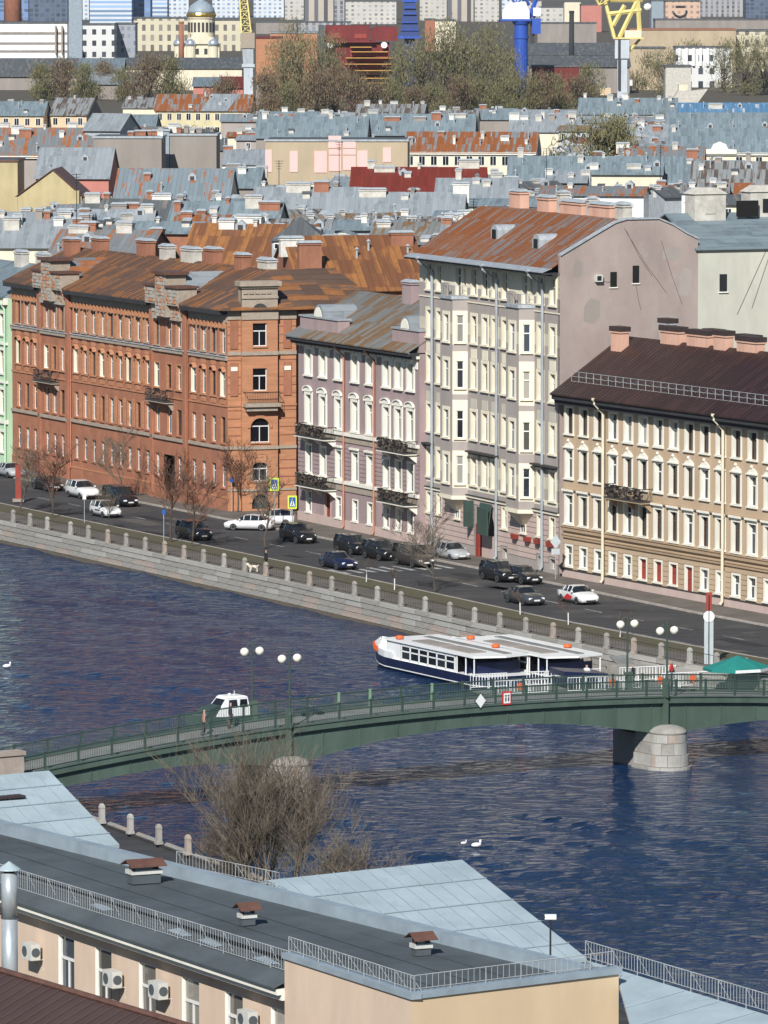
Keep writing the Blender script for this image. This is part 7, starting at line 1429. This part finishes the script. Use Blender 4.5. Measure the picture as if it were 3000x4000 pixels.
# church
Yc = 2950.; p = Dp(785, 215, Yc); ch = thing('church', 'cream domed church with gilded cross on the skyline', 'church', (p.x, Yc, 0), 0); zz = lambda y: Dp(785, y, Yc).z; px_ = Yc / F
MB().box(-12, 9, 0, 22, 0, zz(172)).build('nave', M['cream2'], ch); MB().prism([(-6.5, -1, zz(172)), (6.5, -1, zz(172)), (6.5, -1, zz(150)), (0, -1, zz(132)), (-6.5, -1, zz(150))], (0, 14, 0)).build('gable', M['cream2'], ch)
MB().lathe([(6.4, zz(172)), (6.4, zz(76)), (6.9, zz(72)), (6.9, zz(66))], 20, (0, 7, 0)).build('drum', M['cream2'], ch)
for k in range(10): a = math.pi + math.pi * (k + .5) / 10; MB().box(-.55, .55, -.15, .15, zz(125), zz(88)).build('drum_window', M['mortar'], ch, (6.45 * math.cos(a), 7 + 6.45 * math.sin(a), 0), a + math.pi / 2)
gold = mat('gilding', (.85, .55, .12), .25, .1, 1., metal=.9); silver = mat('dome_silver', (.55, .60, .66), .25, .1, 1., metal=.6)
MB().lathe([(7.2, zz(66)), (7.4, zz(58)), (7.1, zz(50))], 20, (0, 7, 0)).build('gilded_ring', gold, ch); MB().lathe([(6.8, zz(52)), (6.6, zz(42)), (5.4, zz(22)), (3., zz(8)), (.6, zz(-2)), (.5, zz(-12))], 20, (0, 7, 0)).build('dome', M['flash'], ch, smooth=True); MB().box(-.25, .25, 6.8, 7.2, zz(-12), zz(-40)).build('cross', gold, ch)
for dx in (-40, 48, -85):
    x = dx * px_; sc_ = 1 if dx != -85 else .8; MB().lathe([(2.4, 0), (2.4, zz(180)), (2.5, zz(178))], 12, (x, 0, 0)).build('side_tower', M['cream2'], ch); MB().lathe([(2.5, zz(180)), (2.9, zz(172)), (2.4, zz(160)), (1., zz(150)), (.3, zz(142))], 14, (x, 0, 0)).build('side_dome', silver, ch, smooth=True); MB().lathe([(.3, zz(142)), (.35, zz(138)), (.06, zz(130))], 8, (x, 0, 0)).build('finial', gold, ch)
for k in range(5): MB().box(-11 + k * 4.2, -9.4 + k * 4.2, -.2, -.01, zz(212), zz(190)).build('nave_window', M['mortar'], ch)
# dark red ship on the slip with its scaffolding
Ys = 2260.; p = Dp(1268, 170, Ys); z2 = lambda y: Dp(1268, y, Ys).z; xx = lambda x: (x - 1268) * Ys / F
sp = thing('dock_ship', 'dark red ship section on the slipway with orange scaffolding below', 'ship', (p.x, Ys, 0), 0); hullr = mat('ship_red', (.17, .022, .02), .7, .3, .15)
MB().box(xx(1270), xx(1445), 0, 20, z2(160), z2(100)).prism([(xx(1450), 0, z2(160)), (xx(1552), 0, z2(160)), (xx(1552), 0, z2(106)), (xx(1470), 0, z2(104)), (xx(1445), 0, z2(118))], (0, 18, 0)).build('upper_hull', hullr, sp); MB().box(xx(1262), xx(1465), -.6, 20, z2(166), z2(160)).build('deck_edge', hullr, sp)
MB().box(xx(1272), xx(1520), 2, 20, 0, z2(168)).build('lower_hull', hullr, sp); MB().box(xx(1244), xx(1268), -2, 4, z2(215), z2(98)).build('side_ramp', M['dgrey'], sp); MB().box(xx(1290), xx(1330), -.3, -.01, z2(150), z2(128)).box(xx(1385), xx(1432), -.3, -.01, z2(150), z2(132)).build('hull_plating', M['redwood'], sp)
for y, x0, x1 in ((182, 1368, 1452), (200, 1370, 1515), (224, 1350, 1540), (248, 1345, 1548), (273, 1385, 1552), (303, 1360, 1520), (322, 1360, 1550), (347, 1385, 1530)): o = MB().box(xx(x0), xx(x1), -6, -1, z2(y + 3), z2(y)).build('scaffold_deck', mat('scaffold_orange', (.55, .30, .07), .7, .2, .3) if y == 182 else bpy.data.materials['scaffold_orange'], sp); MB().box(xx(x0), xx(x1), -.9, -.8, z2(y + 20), z2(y + 4)).build('scaffold_screen', M['redwood' if y < 270 else 'fire'], o)
for x in (1290, 1500): MB().lathe([(.05, 0), (1.2, .01), (1.2, .2), (.05, .21)], 12).build('ship_vent', M['bwhite'], sp, (xx(x), -.1, z2(176))).rotation_euler = (math.pi / 2, 0, 0)
for k in range(6): MB().tube([(xx(1300) + 4 * k, 3, z2(100)), (xx(1305) + 4 * k, 3, z2(86 + (k % 3) * 5))], .25, 5).build('deck_mast', M['mortar'], sp)
# cranes
cblue = mat('crane_blue', (.03, .09, .42), .5, .12, .2); cdark = mat('crane_dark_blue', (.015, .04, .17), .5, .15, .2); cyel = mat('crane_yellow', (.72, .60, .22), .6, .15, .3); cgrey = mat('crane_grey', (.50, .54, .58), .55, .12, .3)
def lattice(mb, a, b, wa, wb, n, r=.18):
    a, b = Vector(a), Vector(b); d = (b - a).normalized(); u = d.cross(Vector((0, 1, 0))); u = u.normalized() if u.length > .1 else Vector((1, 0, 0)); v = d.cross(u)
    cs = [[a.lerp(b, k / n) + (u * s1 + v * s2) * ((wa + (wb - wa) * k / n) / 2) for s1, s2 in ((-1, -1), (1, -1), (1, 1), (-1, 1))] for k in range(n + 1)]
    for j in range(4): mb.tube([c[j] for c in cs], r, 4)
    for k in range(n):
        for j in range(4): mb.tube([cs[k][j], cs[k + 1][(j + 1) % 4]], r * .6, 3); mb.tube([cs[k][j], cs[k][(j + 1) % 4]], r * .6, 3)
def crane_base(x, Y, lab, name='shipyard_crane'): p = Dp(x, 0, Y); r = thing(name, lab, 'crane', (p.x, Y, 0), 0); return r, (lambda y: Dp(x, y, Y).z), (lambda q: (q - x) * Y / F)
r_, z2, xx = crane_base(2036, 2130, 'blue column crane with white and blue machine house')
MB().lathe([(2.4, 0), (2.4, z2(92))], 16).lathe([(2.7, z2(150)), (2.7, z2(140))], 16).lathe([(2.8, z2(95)), (3.4, z2(82)), (3.4, z2(74))], 16).build('column', cblue, r_); MB().box(xx(1962), xx(2068), -3, 3, z2(74), z2(40)).prism([(xx(1962), -3, z2(40)), (xx(2068), -3, z2(40)), (xx(2050), -3, z2(5)), (xx(1985), -3, z2(12))], (0, 6, 0)).build('machine_house', M['bwhite'], r_); MB().box(xx(1955), xx(2075), -3.2, 3.2, z2(82), z2(74)).build('platform', cblue, r_)
MB().box(xx(2078), xx(2112), -2, 2, z2(132), z2(72)).build('counterweight', cblue, r_); MB().box(xx(2082), xx(2112), -2.1, 2.1, z2(62), z2(30)).build('ballast_box', M['bwhite'], r_); MB().box(xx(2072), xx(2088), -1, 1, z2(170), z2(72)).build('ladder_shaft', M['mortar'], r_)
lb = MB(); lattice(lb, (xx(2050), 0, z2(30)), (xx(1930), 0, z2(-130)), 4, 2.4, 6, .4); lb.build('jib', cblue, r_); MB().tube([(xx(2068), 0, z2(70)), (xx(2100), 0, z2(-20))], .8, 5).tube([(xx(2040), 0, z2(10)), (xx(2090), 0, z2(70))], .6, 5).build('tie_beam', cblue, r_)
r_, z2, xx = crane_base(1600, 2330, 'dark blue tapered lattice crane tower above the dark red ship')
MB().frustum(xx(1562), xx(1638), -4, 4, z2(145), xx(1578), xx(1622), -2.6, 2.6, z2(8)).build('tower', cdark, r_); MB().box(xx(1572), xx(1628), -3, 3, z2(8), z2(-30)).build('machine_house', cblue, r_); MB().box(xx(1555), xx(1645), -4.5, 4.5, z2(150), z2(140)).build('platform', cblue, r_)
for y in (115, 85, 50, 25): MB().box(xx(1566 + (115 - y) * .12), xx(1634 - (115 - y) * .12), -4.3, -4., z2(y + 4), z2(y)).build('cross_beam', cblue, r_)
MB().box(-2, 2, -2, 2, 0, z2(146)).build('leg', cdark, r_)
r_, z2, xx = crane_base(2430, 2110, 'yellow lattice crane on a pale grey column')
MB().box(xx(2412), xx(2450), -2, 2, 0, z2(228)).box(xx(2402), xx(2458), -2.6, 2.6, z2(228), z2(152)).build('column', cgrey, r_); MB().box(xx(2414), xx(2424), -2.8, -2.62, z2(350), z2(152)).build('ladder', M['mortar'], r_); MB().box(xx(2395), xx(2515), -3, 3, z2(152), z2(146)).build('platform', cyel, r_); MB().box(xx(2440), xx(2505), -2.6, 2.6, z2(146), z2(118)).build('machine_house', M['cream2'], r_)
for a, b in (((2400, 146), (2358, -20)), ((2420, 146), (2500, -20)), ((2500, 146), (2490, -20)), ((2372, 55), (2505, 40)), ((2362, 0), (2510, 0)), ((2395, 100), (2440, 20))): MB().tube([(xx(a[0]), 0, z2(a[1])), (xx(b[0]), 0, z2(b[1]))], .8, 5).build('frame_beam', cyel, r_)
lb = MB(); lattice(lb, (xx(2360), 0, z2(10)), (xx(2290), 0, z2(-120)), 4, 3, 5, .4); lb.build('jib', cyel, r_); MB().lathe([(.2, -1.4), (1.2, -.9), (1.5, 0), (1.2, .9), (.2, 1.4)], 12).build('floodlight', M['bwhite'], r_, (xx(2530), 0, z2(28)), smooth=True); MB().tube([(xx(2460), 0, z2(200)), (xx(2500), 0, z2(152))], .5, 5).build('brace', cyel, r_)
r_, z2, xx = crane_base(968, 2130, 'slim yellow topped crane on a white column left of the trees')
MB().box(xx(952), xx(988), -1.6, 1.6, 0, z2(262)).box(xx(945), xx(995), -2, 2, z2(262), z2(250)).build('column', cgrey, r_); MB().frustum(xx(950), xx(990), -1.8, 1.8, z2(250), xx(946), xx(990), -1.8, 1.8, z2(188)).build('cab', M['cap'], r_); MB().box(xx(940), xx(995), -2.2, 2.2, z2(188), z2(128)).build('machine_house', M['sand'], r_)
lb = MB(); lattice(lb, (xx(962), 0, z2(128)), (xx(948), 0, z2(-40)), 3.4, 2.4, 6, .35); lb.build('jib', cyel, r_); MB().box(xx(975), xx(990), -1.2, 1.2, z2(115), z2(92)).build('number_plate', M['mortar'], r_)
# small yard objects along the shipyard wall
for i, (x, y, w_, m, l) in enumerate(((2070, 352, 3., 'orange', 'orange crate'), (2300, 368, 4, 'signy', 'yellow crate'), (2175, 332, 4, 'bwhite', 'white crate'), (2440, 355, 6, 'bwhite', 'white tank'), (2350, 345, 5, 'sand', 'tan crate'), (2365, 372, 4, 'cream1', 'cream crate'))):
    p = P(x, y, 0); r_ = thing('yard_crate', f'{l} standing in the shipyard near the crane columns', 'crate', p, 0); MB().box(-w_ / 2, w_ / 2, 0, 3, 0, w_ * .7).build('box', M[m], r_); MB().box(-w_ / 2 - .1, w_ / 2 + .1, -.1, 3.1, w_ * .7, w_ * .7 + .25).build('lid', M['cap'], r_)

# ---------------------------------------------------------------- spring haze over the city
hz = MB().box(-2700, 2700, -400, 7200, -4.5, 190); ho = hz.build('haze', bpy.data.materials.new('haze_air')); ho['kind'] = 'stuff'
hm = ho.data.materials[0]; hm.use_nodes = True; ht = hm.node_tree
for n in list(ht.nodes):
    if n.type == 'BSDF_PRINCIPLED': ht.nodes.remove(n)
pv_ = ht.nodes.new('ShaderNodeVolumePrincipled'); pv_.inputs['Color'].default_value = (.78, .86, 1., 1); pv_.inputs['Density'].default_value = 3.2e-5; pv_.inputs['Anisotropy'].default_value = .3
ht.links.new(pv_.outputs[0], [n for n in ht.nodes if n.type == 'OUTPUT_MATERIAL'][0].inputs['Volume'])
